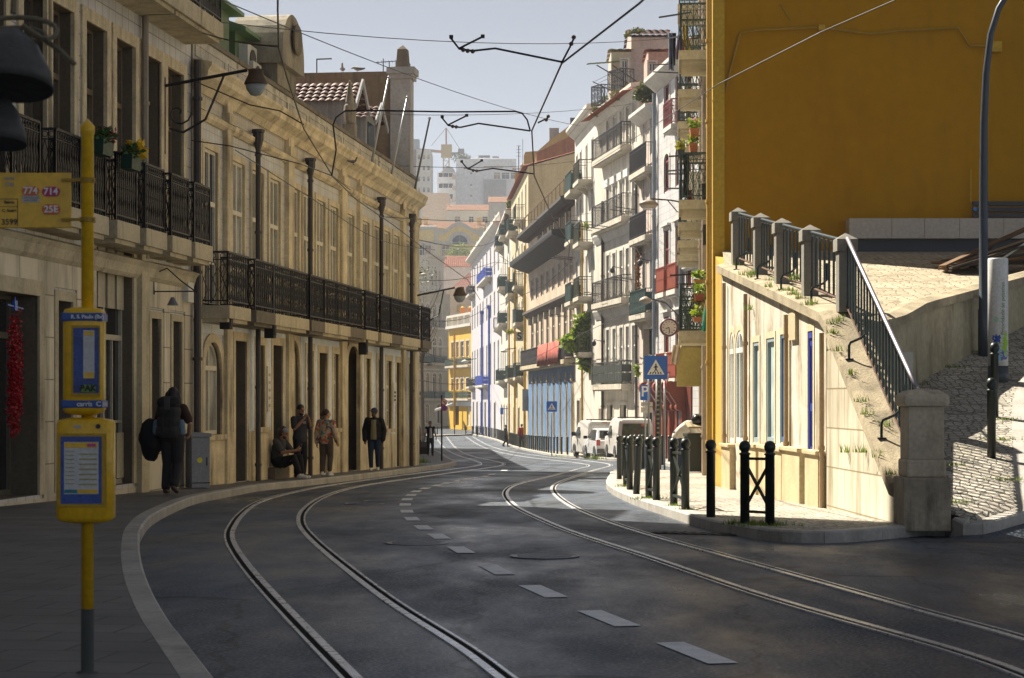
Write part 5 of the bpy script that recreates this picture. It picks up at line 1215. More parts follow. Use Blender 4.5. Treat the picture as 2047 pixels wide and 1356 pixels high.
for x in (967, 981.5): r7.pipe(r7.s_(x), .6, 13.5, .11, bluep, True, out=.2)
for s in (.1, .25, .4, .55, .7, .85): r7.window(r7.L*s, .7, 2.2, 3.4, name='shopfront', frame=wood_d, pane=glass_blue, k='sash', sur=stone_l)
r7.zt = r7.z_(975, 478)+r7.zb; H7 = r7.zt-r7.zb; r7.cornice(H7-.5, [(.05, 0), (.4, .2), (.7, .4), (.7, .55), (.05, .6)], white_pl)
b = MB().box(0, -.1, H7+.85, r7.L, .15, H7+1.05).box(0, -.1, H7, r7.L, .15, H7+.12)
for k in range(40): s = r7.L*(k+.5)/40; b.box(s-.18, -.03, H7+.12, s+.18, .1, H7+.85) if k % 5 else b.box(s-.4, -.12, H7, s+.4, .2, H7+1.25)
r7.part('balustrade', b, white_pl); r7.finish()
# ================================================================ HOUSES AT THE BEND AND BEYOND
olive = M('olive grey plaster', (.5,.47,.38), .85, .2, .5, (.18,.15,.1), .5)
f2 = Bld('arched_window_house', 'grey-olive house with arched white windows and green balconies closing the street', (P(822, 0, 266).x, 266), (P(900, 0, 276).x, 276), -2.6, P(0, 585, 271).z, olive, 9)
ast = dict(frame=white_p, pane=glass_blue, k='arch', rise=.5, sur=white_pl, sw=.22, dep=.25)
for yt, yb_ in ((676, 726), (746, 797), (608, 655)):
    f2.row([(841,846),(852,857),(865,872),(876,882.5)], 865, yt, yb_, .9, **ast)
for yb_, st_ in ((726, 'panel'), (797, 'panel'), (655, 'bars')):
    z0 = f2.z_(865, yb_); 
    for x in (849, 873): f2.balcony(f2.s_(x), z0, 3.0 if x == 849 else 3.4, .7, 1.0, st_, iron_green, stone_l, .25, sp=.14)
for a, c in ((850, 857), (873, 881)): f2.window((f2.s_(a)+f2.s_(c))/2, .7, 1.15, f2.z_(854, 808)-.7, name='doorway', rise=.5, **{k: v for k, v in ast.items() if k != 'rise'})
for z in (4.2, 7.8, 11.0): f2.cornice(z, [(.03, 0), (.25, .1), (.25, .3), (.03, .35)], white_pl, 'string_course')
f2.part('corner_strip', MB().box(f2.L-.75, -.06, 0, f2.L-.3, .01, 15), white_pl)
f2.finish()
p0, p1 = P(851, 0, 269), P(887, 0, 274); f2b = Bld('arcaded_attic', 'white moulded attic storey with narrow arched windows on top of the olive house', (p0.x, 269), (p1.x, 274), P(0, 586, 271).z, P(0, 512, 271).z, white_pl, 6)
f2b.row([(862,865),(869,872.5),(877,880)], 868, 540, 572, .35, frame=white_p, pane=glass_blue, k='plain', rise=.2, sur=white_pl, sw=.12)
f2b.cornice(f2b.zt-f2b.zb-.4, [(.03, 0), (.4, .2), (.4, .5), (.03, .55)], white_pl); f2b.cornice(.05, [(.03, 0), (.45, .1), (.45, .35), (.03, .45)], white_pl, 'base_moulding'); f2b.finish()
f1 = Bld('bright_yellow_house', 'narrow bright yellow house with dark green balconies and a white balustrade at the bend', (P(897, 0, 258).x, 258), (P(945, 0, 245).x, 245), -2.6, P(0, 655, 251).z, M('sunny yellow render', (.72,.44,.03), .8, .1, .5, (.5,.3,.04), .4), 8)
XF = [(902.5,907.6),(912,917),(920.7,927.4),(932,938)]
yst = dict(frame=white_p, pane=glass_blue, k='sash', sur=white_pl, sw=.18)
f1.row(XF, 920, 683, 714, .85, **yst); f1.row(XF, 920, 757, 780, .85, **yst)
for y in (731, 797): 
    z0 = f1.z_(920, y); f1.balcony(f1.L*.5, z0, f1.L-.5, .6, .95, 'panel', plain('bottle green panels', (.015,.05,.04), .5), stone_l, .25, sp=.14)
f1.pipe(f1.s_(920), .5, f1.z_(920, 668), .14, M('orange-yellow pipe', (.65,.36,.02), .5, .1, 2), out=.75)
f1.window(f1.s_(912), .7, 3.0, 2.6, name='shopfront', frame=wood_d, pane=glass, k='sash', dep=.3, transom=.85); f1.window(f1.s_(936), .7, 1.5, 2.6, name='shutter', frame=white_p, pane=white_pl, k='plain', dep=.15)
f1.part('awning_strip', MB().box(.1, -.25, f1.z_(920, 812), f1.L-.1, 0, f1.z_(920, 803)), plain('pale shop fascia', (.6,.6,.58), .6))
zt = f1.zt-f1.zb; b = MB().box(-.2, -.4, zt, f1.L+.2, .2, zt+.35).box(-.1, -.3, zt+1.4, f1.L+.1, 0, zt+1.7)
for k in range(5): s = f1.L*k/4; b.box(s-.18, -.32, zt+.35, s+.18, .02, zt+1.4)
for k in range(16): s = f1.L*(k+.5)/16; b.box(s-.05, -.2, zt+.35, s+.05, -.1, zt+1.4)
f1.part('balustrade', b, white_pl); f1.finish()
orange = plain('glossy orange plastic', (.8,.28,.01), .35)
for x, lb in ((925, 'orange block figure on the white balustrade, farther from the blue-trimmed house'), (940, 'orange block figure on the white balustrade, closer to the blue-trimmed house')):
    r = thing('orange_figure', lb, 'ornament', P(x, 628, 249 if x > 930 else 253.5), 0, 'orange figures on the balustrade'); MB().box(-.35, -.2, 0, .35, .2, .75).build('block', orange, r, bevel=.08); MB().lathe([(.2, 0), (.26, .1), (.001, .26)], 10).build('top_knob', plain('yellow plastic', (.8,.5,.03), .35), r, loc=(0, 0, .74))
r = thing('shop_awning', 'white slanting canvas awning at the street corner by the yellow house', 'awning', P(888, 812, 250)); b = MB()
b.prism([(-1.2, -.1, -.5), (1.0, -.1, .3), (1.0, 1.6, .35), (-1.2, 1.6, -.45)], (0, 0, .06)); b.prism([(-1.2, -.1, -.5), (1.0, -.1, .3), (1.0, -.1, .12), (-1.2, -.1, -.72)], (0, .03, 0)); b.build('canvas', plain('white canvas', (.75,.74,.7), .8), r)
MB().bar((-1.1, 0, -.5), (1, 1.5, -.6), .04).bar((.9, 0, .2), (1, 1.6, -.5), .04).build('frame', steel, r)
def far(name, lab, x0, x1, ytop, d, mat, dpt=10, zb=-3, rows=(), roof=None, rm=None, st=None, fin=True, over=.3):
    a, c = P(x0, ytop, d), P(x1, ytop, d); bl = Bld(name, lab, (a.x, d), (c.x, d), zb, a.z, mat, dpt)
    for xs, yt, yb_ in rows: bl.row(xs, (x0+x1)/2, yt, yb_, .3, **(st or dict(frame=white_p, pane=glass_blue, k='sash', dep=.3)))
    if roof: roofcap(bl, P(0, roof, d).z-a.z, rm or old_tile, over)
    if fin: bl.finish()
    return bl
peach = M('peach plaster', (.8,.66,.55), .85, .12, .3, (.4,.3,.2), .4)
h1 = far('peach_wall_house', 'peach gable house behind the yellow one, with an arched window', 886, 962, 578, 280, peach, 9, rows=(), fin=False)
h1.window(h1.s_(920), h1.z_(920, 626), 1.1, 1.3, frame=wood_c, pane=M('cream blind', (.6,.5,.3), .7, .1, 1), k='plain', rise=.35, sur=peach, sw=.15); h1.finish()
b = MB(); H = h1.zt-h1.zb; tile_roof(b, (h1.s_(901), -.3, h1.z_(901, 576)), (h1.L, -.3, h1.z_(901, 576)), (h1.L, 4, h1.z_(950, 543)), (h1.s_(935), 4, h1.z_(950, 543)), .35, .4); h1.part('lean_roof', b, red_tile)
far('red_roofed_house', 'house with a bright red tile roof and bare pale wall above the bend', 886, 965, 534, 294, M('pale peach wall', (.82,.75,.7), .85, .1, .3, (.4,.34,.28), .3), 9, roof=508, rm=red_tile)
far('low_roof_house', 'half-hidden house with a dark red roof between the balconied front and the moulded attic', 800, 862, 572, 298, white_pl, 9, roof=520, rm=dark_tile)
# gabled yellow hall on the hill
pyel = M('soft yellow plaster', (.86,.68,.3), .85, .1, .2, (.5,.42,.25), .3)
hall = Bld('gabled_hall', 'soft yellow hall with white pilasters and a half-round window in a wavy gable', (P(815, 0, 340).x, 340), (P(968, 0, 340).x, 340), -3, P(0, 456, 340).z, pyel, 14)
hz_ = hall.z_
hall.window(hall.s_(919), hz_(919, 489), 2.7, hz_(919, 470)-hz_(919, 489), frame=M('blue-grey frame', (.3,.38,.5), .5, .1, 1), pane=glass_blue, k='sash', rise=1.25, sur=white_pl, sw=.55, transom=.4)
hall.row([(833,844),(849,862)], 850, 490, 520, 1.0, frame=white_p, pane=glass_blue, k='french', sur=white_pl, sw=.3); hall.row([(883,899)], 890, 490, 520, 1.0, frame=white_p, pane=glass_blue, k='french', sur=white_pl, sw=.3); hall.row([(905,917),(922,934)], 920, 497, 520, 1.0, frame=white_p, pane=glass_blue, k='french', sur=white_pl, sw=.2)
for x0, x1 in ((868, 875), (958, 965)): hall.part('pilaster', MB().box(hall.s_(x0), -.25, 0, hall.s_(x1), .01, hz_(870, 455)), white_pl)
for x0, x1 in ((815, 868), (875, 905), (934, 958)): hall.part('band', MB().box(hall.s_(x0)+.02, -.12, hz_(870, 487), hall.s_(x1)-.02, .01, hz_(870, 483)), white_pl)
gab = [(872, 456), (880, 461), (892, 458), (902, 450), (918, 442.5), (934, 450), (945, 458), (956, 461), (962, 456)]
b = MB(); A = [Vector((hall.s_(x), -.3, hz_(x, y))) for x, y in gab]; Bt = [Vector((hall.s_(x), -.3, hz_(x, y+8))) for x, y in gab]
for i in range(len(A)-1): b.prism([A[i], A[i+1], Bt[i+1], Bt[i]], (0, .5, 0))
hall.part('gable_coping', b, white_pl)
b = MB(); b.prism([Vector((hall.s_(x), -.1, hz_(x, y+2))) for x, y in gab[1:-1]], (0, .6, 0)); hall.part('gable', b, pyel)
hall.cornice(hz_(850, 460), [(.05, 0), (.5, .2), (.5, .6), (.05, .7)], white_pl, s1=hall.s_(872))
roofcap(hall, 1.6, old_tile, -.4)
for x, y in ((851, 437), (958, 438)): s, z = hall.px(x, y, 4); hall.part('chimney', MB().box(s-.35, 3.7, z-2, s+.35, 4.3, z).box(s-.5, 3.6, z, s+.5, 4.4, z+.2), pyel)
hall.finish()
far('cream_house', 'long cream house with an orange tile roof and blue-grey windows above the gabled hall', 893, 1062, 421, 400, M('cream wall', (.86,.8,.68), .85, .08, .2), 10, rows=([(909, 920), (937, 947), (964, 975)], 433, 449)[:0] or (([(909,920),(937,947),(964,975)], 433, 447),), roof=405)
far('blank_beige_house', 'plain beige block without windows, left of the cream tiled house', 843, 898, 386, 415, M('beige render', (.8,.68,.54), .85, .06, .2), 10)
far('pale_side_house', 'pale house with a small orange roof below the concrete block', 977, 1062, 405, 395, white_pl, 8, roof=390)
wmod = M('white modern render', (.88,.9,.94), .7, .05, .1)
m1 = far('white_apartment_block', 'large plain white modern apartment block on the hilltop', 912, 1032, 318, 500, wmod, 20, fin=False)
m1.row([(1035, 1036)], 1030, 345, 358, .3, frame=white_p, pane=glass_blue) if 0 else None
m1.row([(926, 943)], 930, 335, 338.5, 1, frame=white_p, pane=glass_blue, k='plain'); m1.row([(967, 1006)], 980, 332, 335.5, 1, frame=white_p, pane=glass_blue, k='plain'); m1.row([(987, 1000), (1003, 1018), (1021, 1030)], 1000, 345, 358, 1, frame=white_p, pane=glass_blue, k='sash')
m1.part('concrete_panel', MB().box(m1.s_(967), -.6, 0, m1.s_(1012), .01, m1.z_(980, 360)), M('grey concrete panel', (.45,.47,.5), .85, .12, .15, (.35,.36,.38), .4))
for x0, x1, y in ((956, 979, 307), (984, 997, 309)): m1.part('roof_plant', MB().box(m1.s_(x0), 4, m1.zt-m1.zb, m1.s_(x1), 7, m1.z_(x0, y)), plain('dark roof plant', (.1,.12,.14), .6))
m1.part('setback', MB().box(m1.s_(940), 3, m1.zt-m1.zb, m1.s_(1002), 12, m1.z_(960, 313)), wmod)
for k in range(3): s, z = m1.px(942, [347, 370, 392][k]); m1.part('wall_lamp', MB().box(s-.25, -.2, z-.2, s+.25, 0, z+.2), plain('grey lamp box', (.3,.3,.32), .5))
m1.finish()
m2 = far('balcony_apartment_block', 'white apartment block with dark horizontal window strips below the crane', 874, 911, 345, 490, wmod, 14, fin=False)
strip_st = dict(frame=plain('dark brown frames', (.12,.06,.06), .5), pane=glass_blue, k='sash', dep=.8)
for yt, yb_ in ((346, 354), (367, 376), (388, 398)): m2.row([(877, 885), (886, 896), (897, 905)], 890, yt, yb_, 1, **strip_st)
for y in (358, 380, 403): m2.part('balcony', MB().box(m2.s_(904), -1.5, m2.z_(905, y), m2.s_(911), 0, m2.z_(905, y-7)), peach)
b = MB().prism([(m2.s_(882), 0, m2.zt-m2.zb), (m2.s_(911), 0, m2.zt-m2.zb), (m2.s_(905), 0, m2.z_(890, 335)), (m2.s_(893), 0, m2.z_(890, 331))], (0, 10, 0)); m2.part('roof', b, plain('grey zinc roof', (.45,.47,.5), .5)); m2.finish()
m3 = far('grey_tower_block', 'weathered grey-cream tower block at the hill edge beside the plastered pier', 812, 861, 299, 470, M('greyed cream render', (.74,.74,.7), .85, .1, .15, (.3,.3,.28), .4), 14, fin=False)
for k in range(5): m3.row([(835, 840), (845, 850), (854, 859)], 850, 309+k*22, 319+k*22, .6, frame=white_p, pane=glass_blue, k='sash')
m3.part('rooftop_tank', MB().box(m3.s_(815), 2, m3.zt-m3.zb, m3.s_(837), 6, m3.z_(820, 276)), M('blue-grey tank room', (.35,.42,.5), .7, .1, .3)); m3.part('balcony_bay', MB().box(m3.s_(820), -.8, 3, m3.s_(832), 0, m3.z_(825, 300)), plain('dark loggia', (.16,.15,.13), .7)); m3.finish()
# tower crane
r = thing('tower_crane', 'yellow and red tower crane standing behind the hilltop apartment blocks', 'crane', (P(892, 0, 640).x, 640, 15)); zt = P(0, 312, 640).z-15; cy = M('faded crane yellow', (.5,.33,.06), .6, .1, .3)
b = MB()
for sx in (-1, 1):
    for sy in (-1, 1): b.bar((sx*.9, sy*.9, 0), (sx*.9, sy*.9, zt), .3)
z = 0
while z < zt: b.bar((-.9, -.9, z), (.9, -.9, z+2.4), .18); b.bar((.9, -.9, z+2.4), (-.9, -.9, z+2.4), .18); z += 2.4
b.build('mast', cy, r); k = 640/FP
MB().box(-1.6, -1.5, zt-.5, 1.8, 1.5, zt+3.5).build('cab', cy, r)
MB().bar((0, 0, zt+1.2), (-44*k*1.6, 0, zt+2.2), 1.0, .8).bar((0, 0, zt+3.2), (0, 0, zt+9), .5).build('jib', plain('red-brown jib', (.3,.12,.06), .6), r)
MB().bar((0, 0, zt+.6), (36*k, 0, zt+.8), 1.0, .9).box(24*k, -1, zt-.4, 36*k, 1, zt+2.2).build('counter_jib', plain('dark counterweight', (.1,.11,.12), .6), r)
MB().bar((0, 0, zt+9), (-30*k, 0, zt+3.2), .12).bar((0, 0, zt+9), (28*k, 0, zt+2), .12).build('stay_rope', iron, r)
# hill trees and the pale tree before the hall
bark = M('grey bark', (.12,.1,.08), .9, .3, 3)
def tree(lab, base, h, blobs, n, size, mat, tr=.25, seed=2, name='tree', grp=None, limbs=5):
    r = thing(name, lab, 'tree', base, 0, grp); rnd = random.Random(seed); b = MB(); b.tube([(0, 0, 0), (.05*h, 0, h*.35), (0, .03*h, h*.7)], [tr, tr*.7, tr*.3], 7)
    for k in range(limbs):
        c, rr = blobs[k % len(blobs)]; b.tube([(0.03*h, 0, h*(.25+.07*k)), (c[0]*.5, c[1]*.5, (h*.35+c[2])*.5), (c[0]+rnd.uniform(-.3, .3)*rr[0], c[1], c[2])], [tr*.45, tr*.3, tr*.1], 5)
    b.build('trunk', bark, r); leafy('crown', mat, blobs, n, size, r, seed); return r
tree('dark tree on the hilltop just behind the white apartment block', (P(922, 0, 560).x, 560, 15), P(0, 308, 560).z-15, [((0, 0, P(0, 316, 560).z-15), (2.6, 2, 1.7)), ((1.6, 0, P(0, 320, 560).z-15), (2, 2, 1.3))], 700, .5, leaf_mat('dark evergreen leaves', (.02,.05,.025), (.04,.08,.03)))
zt = P(0, 487, 322).z+2.6
tree('pale yellow-green budding tree in front of the gabled hall', (P(918, 0, 322).x, 322, -2.6), zt, [((0, 0, zt-1), (1.6, 1, 1.3)), ((-1.2, 0, zt-1.7), (1.1, 1, 1)), ((1.2, 0, zt-1.6), (1.1, 1, 1))], 900, .28, leaf_mat('budding leaves', (.32,.36,.08), (.2,.26,.06)), seed=4)
zt = P(0, 492, 160).z+2.3
r = thing('bare_tree', 'bare-branched tree at the street corner beyond the balconied front', 'tree', (P(846, 0, 160).x, 160, -2.3)); rnd = random.Random(5); b = MB(); b.tube([(0, 0, 0), (-.1, 0, zt*.4), (.05, 0, zt*.6)], [.16, .12, .09], 7)
for k in range(26):
    z0 = zt*rnd.uniform(.4, .62); a = rnd.uniform(0, 6.28); L_ = rnd.uniform(1.2, 2.6); p1 = Vector((math.cos(a)*L_*.45, math.sin(a)*L_*.45, z0+L_*.8)); p2 = p1+Vector((math.cos(a+.4)*.5, math.sin(a+.4)*.5, L_*.6)); b.tube([(0, 0, z0), p1, p2], [.05, .03, .01], 4)
    for q in range(3): e = p1.lerp(p2, rnd.random()); b.tube([e, e+Vector((rnd.uniform(-.5, .5), rnd.uniform(-.5, .5), rnd.uniform(.2, .7)))], [.015, .006], 3)
b.build('trunk', bark, r); leafy('crown', leaf_mat('sparse dark leaves', (.05,.07,.03), (.1,.12,.04)), [((0, 0, zt*.85), (1.2, 1.2, 1.5))], 260, .14, r, 6)
# houses rising behind the black-eaved house
def facade_poly(name, lab, pts, d, mat, dpt, zb, kids=()):
    q = [P(x, y, d) for x, y in pts]; c = q[0]; r = thing(name, lab, 'building', (c.x, d, zb))
    MB().prism([Vector((p.x-c.x, 0, max(p.z, zb)-zb)) for p in q], (0, dpt, 0)).build('wall', mat, r); return r, c
r, c = facade_poly('cream_gable_house', 'cream gabled house with a dark red tile roof behind the black-eaved house', [(1071, 362), (1156, 362), (1156, 520), (1071, 520)], 146, M('pale cream gable', (.62,.55,.36), .85, .1, .4, (.4,.34,.2), .3), 5, 3)
zb = 3; a = P(1070, 362, 146); e = P(1156, 312, 146); b = MB(); tile_roof(b, (0, -.4, a.z-zb), (e.x-a.x, -.4, a.z-zb), (e.x-a.x, 3.5, e.z-zb+.2), (.1, 3.5, a.z-zb+.35), .3, .35); b.build('roof', dark_tile, r)
MB().box(-.1, -.3, a.z-zb-.25, e.x-a.x, 0, a.z-zb-.02).build('cornice', white_pl, r)
r, c = facade_poly('ochre_gable_house', 'tall house with a stained orange-brown gable wall', [(1072, 306), (1160, 262), (1170, 262), (1170, 480), (1072, 480)], 153, M('orange-brown stained render', (.4,.2,.09), .9, .3, .35, (.12,.08,.06), .8), 6, 2)
r, c = facade_poly('yellow_gable_house', 'pale yellow house with a long sloping roof line rising behind the brown gable', [(1047, 312), (1050, 304), (1075, 302), (1100, 280), (1178, 222), (1215, 222), (1215, 470), (1047, 470)], 165, M('faded yellow render', (.5,.37,.14), .85, .15, .4, (.3,.22,.12), .4), 8, 2)
p = P(1108, 272, 165)-Vector((c.x, 165, 2)); MB().box(p.x-.4, .3, p.z-.6, p.x+.4, 1.3, p.z+.7).build('chimney', M('grey chimney', (.35,.33,.32), .8, .2, 1), r); q = P(1147, 243, 165)-Vector((c.x, 165, 2)); MB().box(q.x-.3, -.03, q.z-.4, q.x+.3, .01, q.z+.3).build('window', glass, r)
r, c = facade_poly('orange_party_house', 'narrow orange-sided house with a grey chimney block at the skyline', [(1029, 345), (1056, 345), (1056, 520), (1029, 520)], 178, M('orange side wall', (.6,.35,.12), .85, .12, .4), 5, 2)
b = MB(); tile_roof(b, (-.2, -.3, P(0, 342, 178).z-2), (1.3, -.3, P(0, 342, 178).z-2), (1.3, 2.6, P(0, 330, 178).z-2), (-.2, 2.6, P(0, 330, 178).z-2), .3, .35); b.build('roof', red_tile, r)
MB().box(.35, -1.2, P(0, 375, 178).z-2, 1.0, -.3, P(0, 345, 178).z-2).lathe([(.22, 0), (.3, .3), (.2, .6), (.001, .8)], 10, (.67, -.7, P(0, 345, 178).z-2)).build('chimney', grey_pl, r)
# antennas against the sky
for x, y0, y1, d, lb in ((1037, 340, 292, 176, 'tall thin aerial mast beside the orange-sided house'), (1045, 335, 278, 176, 'taller, thinner whip aerial by the orange-sided house')):
    r = thing('aerial_mast', lb, 'aerial', P(x, y0, d), 0); h = (y0-y1)*d/FP; b = MB().tube([(0, 0, -1), (0, 0, h)], .04 if x == 1037 else .02, 5)
    if x == 1037:
        for k in range(4): b.bar((-.2, 0, h-.3*k), (.2, 0, h-.3*k), .03)
    b.build('mast', iron, r)
# ================================================================ STREET FURNITURE
yp = M('bus stop yellow paint', (.86,.5,.008), .4, .12, 2, (.2,.11,.02), .35, bmp=0, coat=.3)
bluef = plain('bus stop blue', (.02,.08,.32), .4); poster = M('blue poster', (.03,.08,.36), .3, .5, 6, fine=.2, bmp=0); paper = M('timetable paper', (.62,.62,.62), .6, .08, 6, bmp=0)
whitel = plain('white lettering', (.8,.8,.8), .5); inkm = plain('dark print', (.03,.03,.035), .6); greyink = plain('grey print', (.3,.3,.32), .7)
bp = P(175, 1345, 10.0); bp.z = .13
r = thing('bus_stop', 'yellow bus stop post with two timetable cases and a route flag', 'bus stop', bp); hz0 = lambda y: EYE+(HY-y)/FP*10-bp.z
MB().lathe([(.031, .32), (.031, 2.69), (.037, 2.7), (.037, 2.73), (.028, 2.74), (.001, 2.77)], 16).build('pole', yp, r, smooth=True)
MB().lathe([(.055, -.02), (.055, .005), (.033, .01), (.033, .32)], 16).build('pole_foot', plain('grey pole foot', (.06,.065,.06), .6), r, smooth=True)
def case(name, x0, x1, ytop, ybot, dy, parts):
    w = (x1-x0)*.0025; cxx = ((x0+x1)/2-175)*.0025; z0, z1 = hz0(ybot), hz0(ytop); t = .07
    b = MB(); n = 20
    def ring(k, z): return [(cxx+w/2*k*abs(math.cos(2*PI*i/n))**.45*(1 if math.cos(2*PI*i/n) >= 0 else -1), -.035+t*k*abs(math.sin(2*PI*i/n))**.45*(1 if math.sin(2*PI*i/n) >= 0 else -1), z) for i in range(n)]
    R_ = [ring(.5, z0), ring(.9, z0+.012), ring(1, z0+.03), ring(1, z1-.03), ring(.93, z1-.012), ring(.5, z1)]
    for a, c in zip(R_, R_[1:]):
        for i in range(n): b.poly([a[i], a[(i+1) % n], c[(i+1) % n], c[i]])
    b.poly(list(reversed(R_[0]))); b.poly(R_[-1]); return b.build(name, yp, r, smooth=True), cxx, w, z0, z1
o, cxx, w, z0, z1 = case('upper_case', 132, 212, 615, 830, 0, 0)
yf = -.035-.07
def flat(name, x0, x1, ya, yb_, m, par, k=0): return MB().box((x0-175)*.0025, yf-.003-k*.002, hz0(yb_), (x1-175)*.0025, yf+.006, hz0(ya)).build(name, m, par)
for ya, yb_ in ((627, 644), (800, 816)): MB().box((131-175)*.0025, yf-.002, hz0(yb_), (213-175)*.0025, -.035+.072, hz0(ya)).build('blue_band', bluef, o, bevel=.008)
fm = flat('frame', 152, 209, 652, 793, M('darker yellow frame', (.5,.3,.01), .4, .1, 3), o); flat('poster', 156, 207, 657, 786, poster, o, 1); flat('timetable', 176, 198, 662, 757, paper, o, 2)
flat('yellow_heading', 177, 197, 664, 672, yp, o, 3); flat('yellow_footing', 178, 197, 745, 757, yp, o, 3)
flat('graffiti_patch', 172, 200, 770, 784, plain('lime spray', (.25,.5,.02), .5), o, 2)
text_mesh('graffiti_lettering', 'BAK', .042, inkm, o, front_M(((186-175)*.0025, yf-.012, hz0(777))), bold=.002)
text_mesh('stop_name', 'R. S. Paulo (Bx)', .026, whitel, o, front_M(((184-175)*.0025, yf-.006, hz0(635.5))), bold=.0006)
text_mesh('operator_name', 'carris  C', .034, whitel, o, front_M(((187-175)*.0025, yf-.006, hz0(808))), bold=.0006)
o, cxx, w, z0, z1 = case('lower_case', 118, 232, 835, 1045, 0, 0)
flat('frame', 125, 221, 866, 1012, M('darker yellow frame', (0,0,0)), o); flat('poster', 131, 212, 872, 1005, poster, o, 1); flat('timetable', 138, 206, 883, 986, paper, o, 2); flat('yellow_heading', 139, 204, 884, 894, yp, o, 3); flat('pink_mark', 184, 201, 886, 892, plain('pink print', (.55,.08,.25), .6), o, 4); flat('teal_footing', 139, 164, 977, 984, plain('teal print', (.03,.2,.25), .6), o, 3); flat('yellow_footing', 165, 204, 977, 984, yp, o, 3)
b = MB()
for k in range(7): b.box((168-175)*.0025, yf-.009, hz0(908+k*10), (203-175)*.0025, yf-.006, hz0(905.5+k*10)); 
for k in range(9): b.box((141-175)*.0025, yf-.009, hz0(902+k*8), (158-175)*.0025, yf-.006, hz0(900.5+k*8))
b.build('print_lines', M('olive print', (.4,.36,.1), .6, .1, 3), o)['kind'] = 'stuff'
MB().lathe([(.012, 0), (.012, .004)], 12, (0,0,0), Matrix.Rotation(PI/2, 4, 'X')).build('lock', inkm, o, loc=((205-175)*.0025, yf-.001, hz0(852))); flat('sticker', 157, 171, 850, 855, plain('pale sticker', (.4,.45,.5), .5), o)
b = MB().box((-110-175)*.0025, -.012, hz0(456), (143-175)*.0025, .004, hz0(346)); fl = b.build('route_flag', yp, r, bevel=.004)
for y in (361, 440): b = MB(); b.bar(((125-175)*.0025, -.02, hz0(y)), ((190-175)*.0025, -.02, hz0(y)), .014); b.lathe([(.04, -.012), (.04, .012)], 14, (0, 0, hz0(y))); b.build('clamp', M('stained clamp yellow', (.4,.24,.02), .5, .2, 3), r)
def pill(x0, x1, ya, yb_, m, txt, sz, tm=whitel):
    w, h = (x1-x0)*.0025, (yb_-ya)*.0025; cx, cz = ((x0+x1)/2-175)*.0025, hz0((ya+yb_)/2); b = MB()
    pts = [(cx+(w/2-h/2)*(1 if math.cos(a) > 0 else -1)+h/2*math.cos(a), -.0155, cz+h/2*math.sin(a)) for a in [2*PI*k/24+.01 for k in range(24)]]
    b.prism(pts, (0, .004, 0)); o = b.build('route_badge', m, fl); text_mesh('route_number', txt, sz, tm, o, front_M((cx, -.017, cz))  , bold=.001)
pill(45, 80, 373, 392, plain('orange badge', (.62,.13,.015), .4), '774', .048); pill(85, 121, 374, 394, plain('magenta badge', (.45,.02,.12), .4), '714', .048); pill(85, 122, 409, 430, plain('orange badge', (0,0,0)), '25E', .048)
for ya, yb_, m, t, tm in ((391.5, 397.5, plain('grey plate', (.25,.24,.25), .5), 'AUTOCARRO', whitel), (398, 405, plain('pale plate', (.55,.55,.56), .5), 'DIAS ÚTEIS', inkm)):
    MB().box((46-175)*.0025, -.015, hz0(yb_), (80-175)*.0025, -.012, hz0(ya)).build('route_plate', m, fl); text_mesh('route_note', t, .013, tm, fl, front_M(((63-175)*.0025, -.0165, hz0((ya+yb_)/2))), extrude=.0006)
for y, t, sz in ((357, 'carris', .022), (370, 'C30', .026), (405, 'Bairro', .02), (422, 'C. Sodré', .02), (445, '3599', .04)): text_mesh('flag_print', t, sz, greyink if y < 400 else inkm, fl, front_M(((20-175)*.0025, -.0145, hz0(y))), extrude=.0006, bold=.0006)
b = MB().box((-20-175)*.0025, -.0145, hz0(399), (37-175)*.0025, -.012, hz0(398)).box((36-175)*.0025, -.0145, hz0(452), (37-175)*.0025, -.012, hz0(399)).box((-20-175)*.0025, -.0145, hz0(414), (36-175)*.0025, -.012, hz0(413.3)); b.build('flag_lines', inkm, fl)
# ---------------------------------------------------------------- bollards
bg = plain('dark green bollard paint', (.014,.022,.018), .4)
def bollard_mb(x=0, h=.78):
    return MB().lathe([(.055, -.05), (.055, h), (.066, h+.005), (.066, h+.02), (.045, h+.03), (.045, h+.04), (.063, h+.065), (.068, h+.1), (.055, h+.14), (.03, h+.16), (.001, h+.165)], 12, (x, 0, 0))
bm_post = bollard_mb().build('bollard', bg, smooth=True); post_me = bm_post.data; bpy.data.objects.remove(bm_post)
def bollard(p, lab, group, tilt=0, h=1.0):
    o = link('bollard', post_me, loc=p); tag(o, lab, 'bollard', group); o.rotation_euler = (0, tilt, 0); o.scale = (1, 1, h); return o
G1 = 'bollards round the corner pavement'
def xframe(pa, pb, lab, group, name='crossed_bollard'):
    d = pb-pa; r = thing(name, lab, 'bollard', pa, math.atan2(d.y, d.x), group); L_ = d.length; dz = d.z
    for q in (0, 1): o = link('post', post_me, r); o.location = (L_*q, 0, dz*q)
    MB().bar((0, 0, .74), (L_, 0, .74+dz), .05, .03).build('rail', bg, r); MB().bar((0, 0, .14), (L_, 0, .14+dz), .05, .03).build('rail', bg, r); MB().bar((0, 0, .7), (L_, .006, .17+dz), .035, .02).bar((0, -.006, .17), (L_, 0, .7+dz), .035, .02).build('cross_bar', bg, r); return r
off = .13
xframe(G(1489, 1047, off), G(1539, 1050, off), 'double bollard with an X brace closest to the stone pier', G1)
bollard(G(1421, 1034, off), 'lone bollard between the two widest X-braced pairs', G1)
xframe(G(1347, 1010, off), G(1370, 1019, off), 'X-braced double bollard in front of the green bin', G1)
xframe(G(1297, 996, off), G(1312, 1000, off), 'X-braced double bollard in front of the crossing sign', G1)
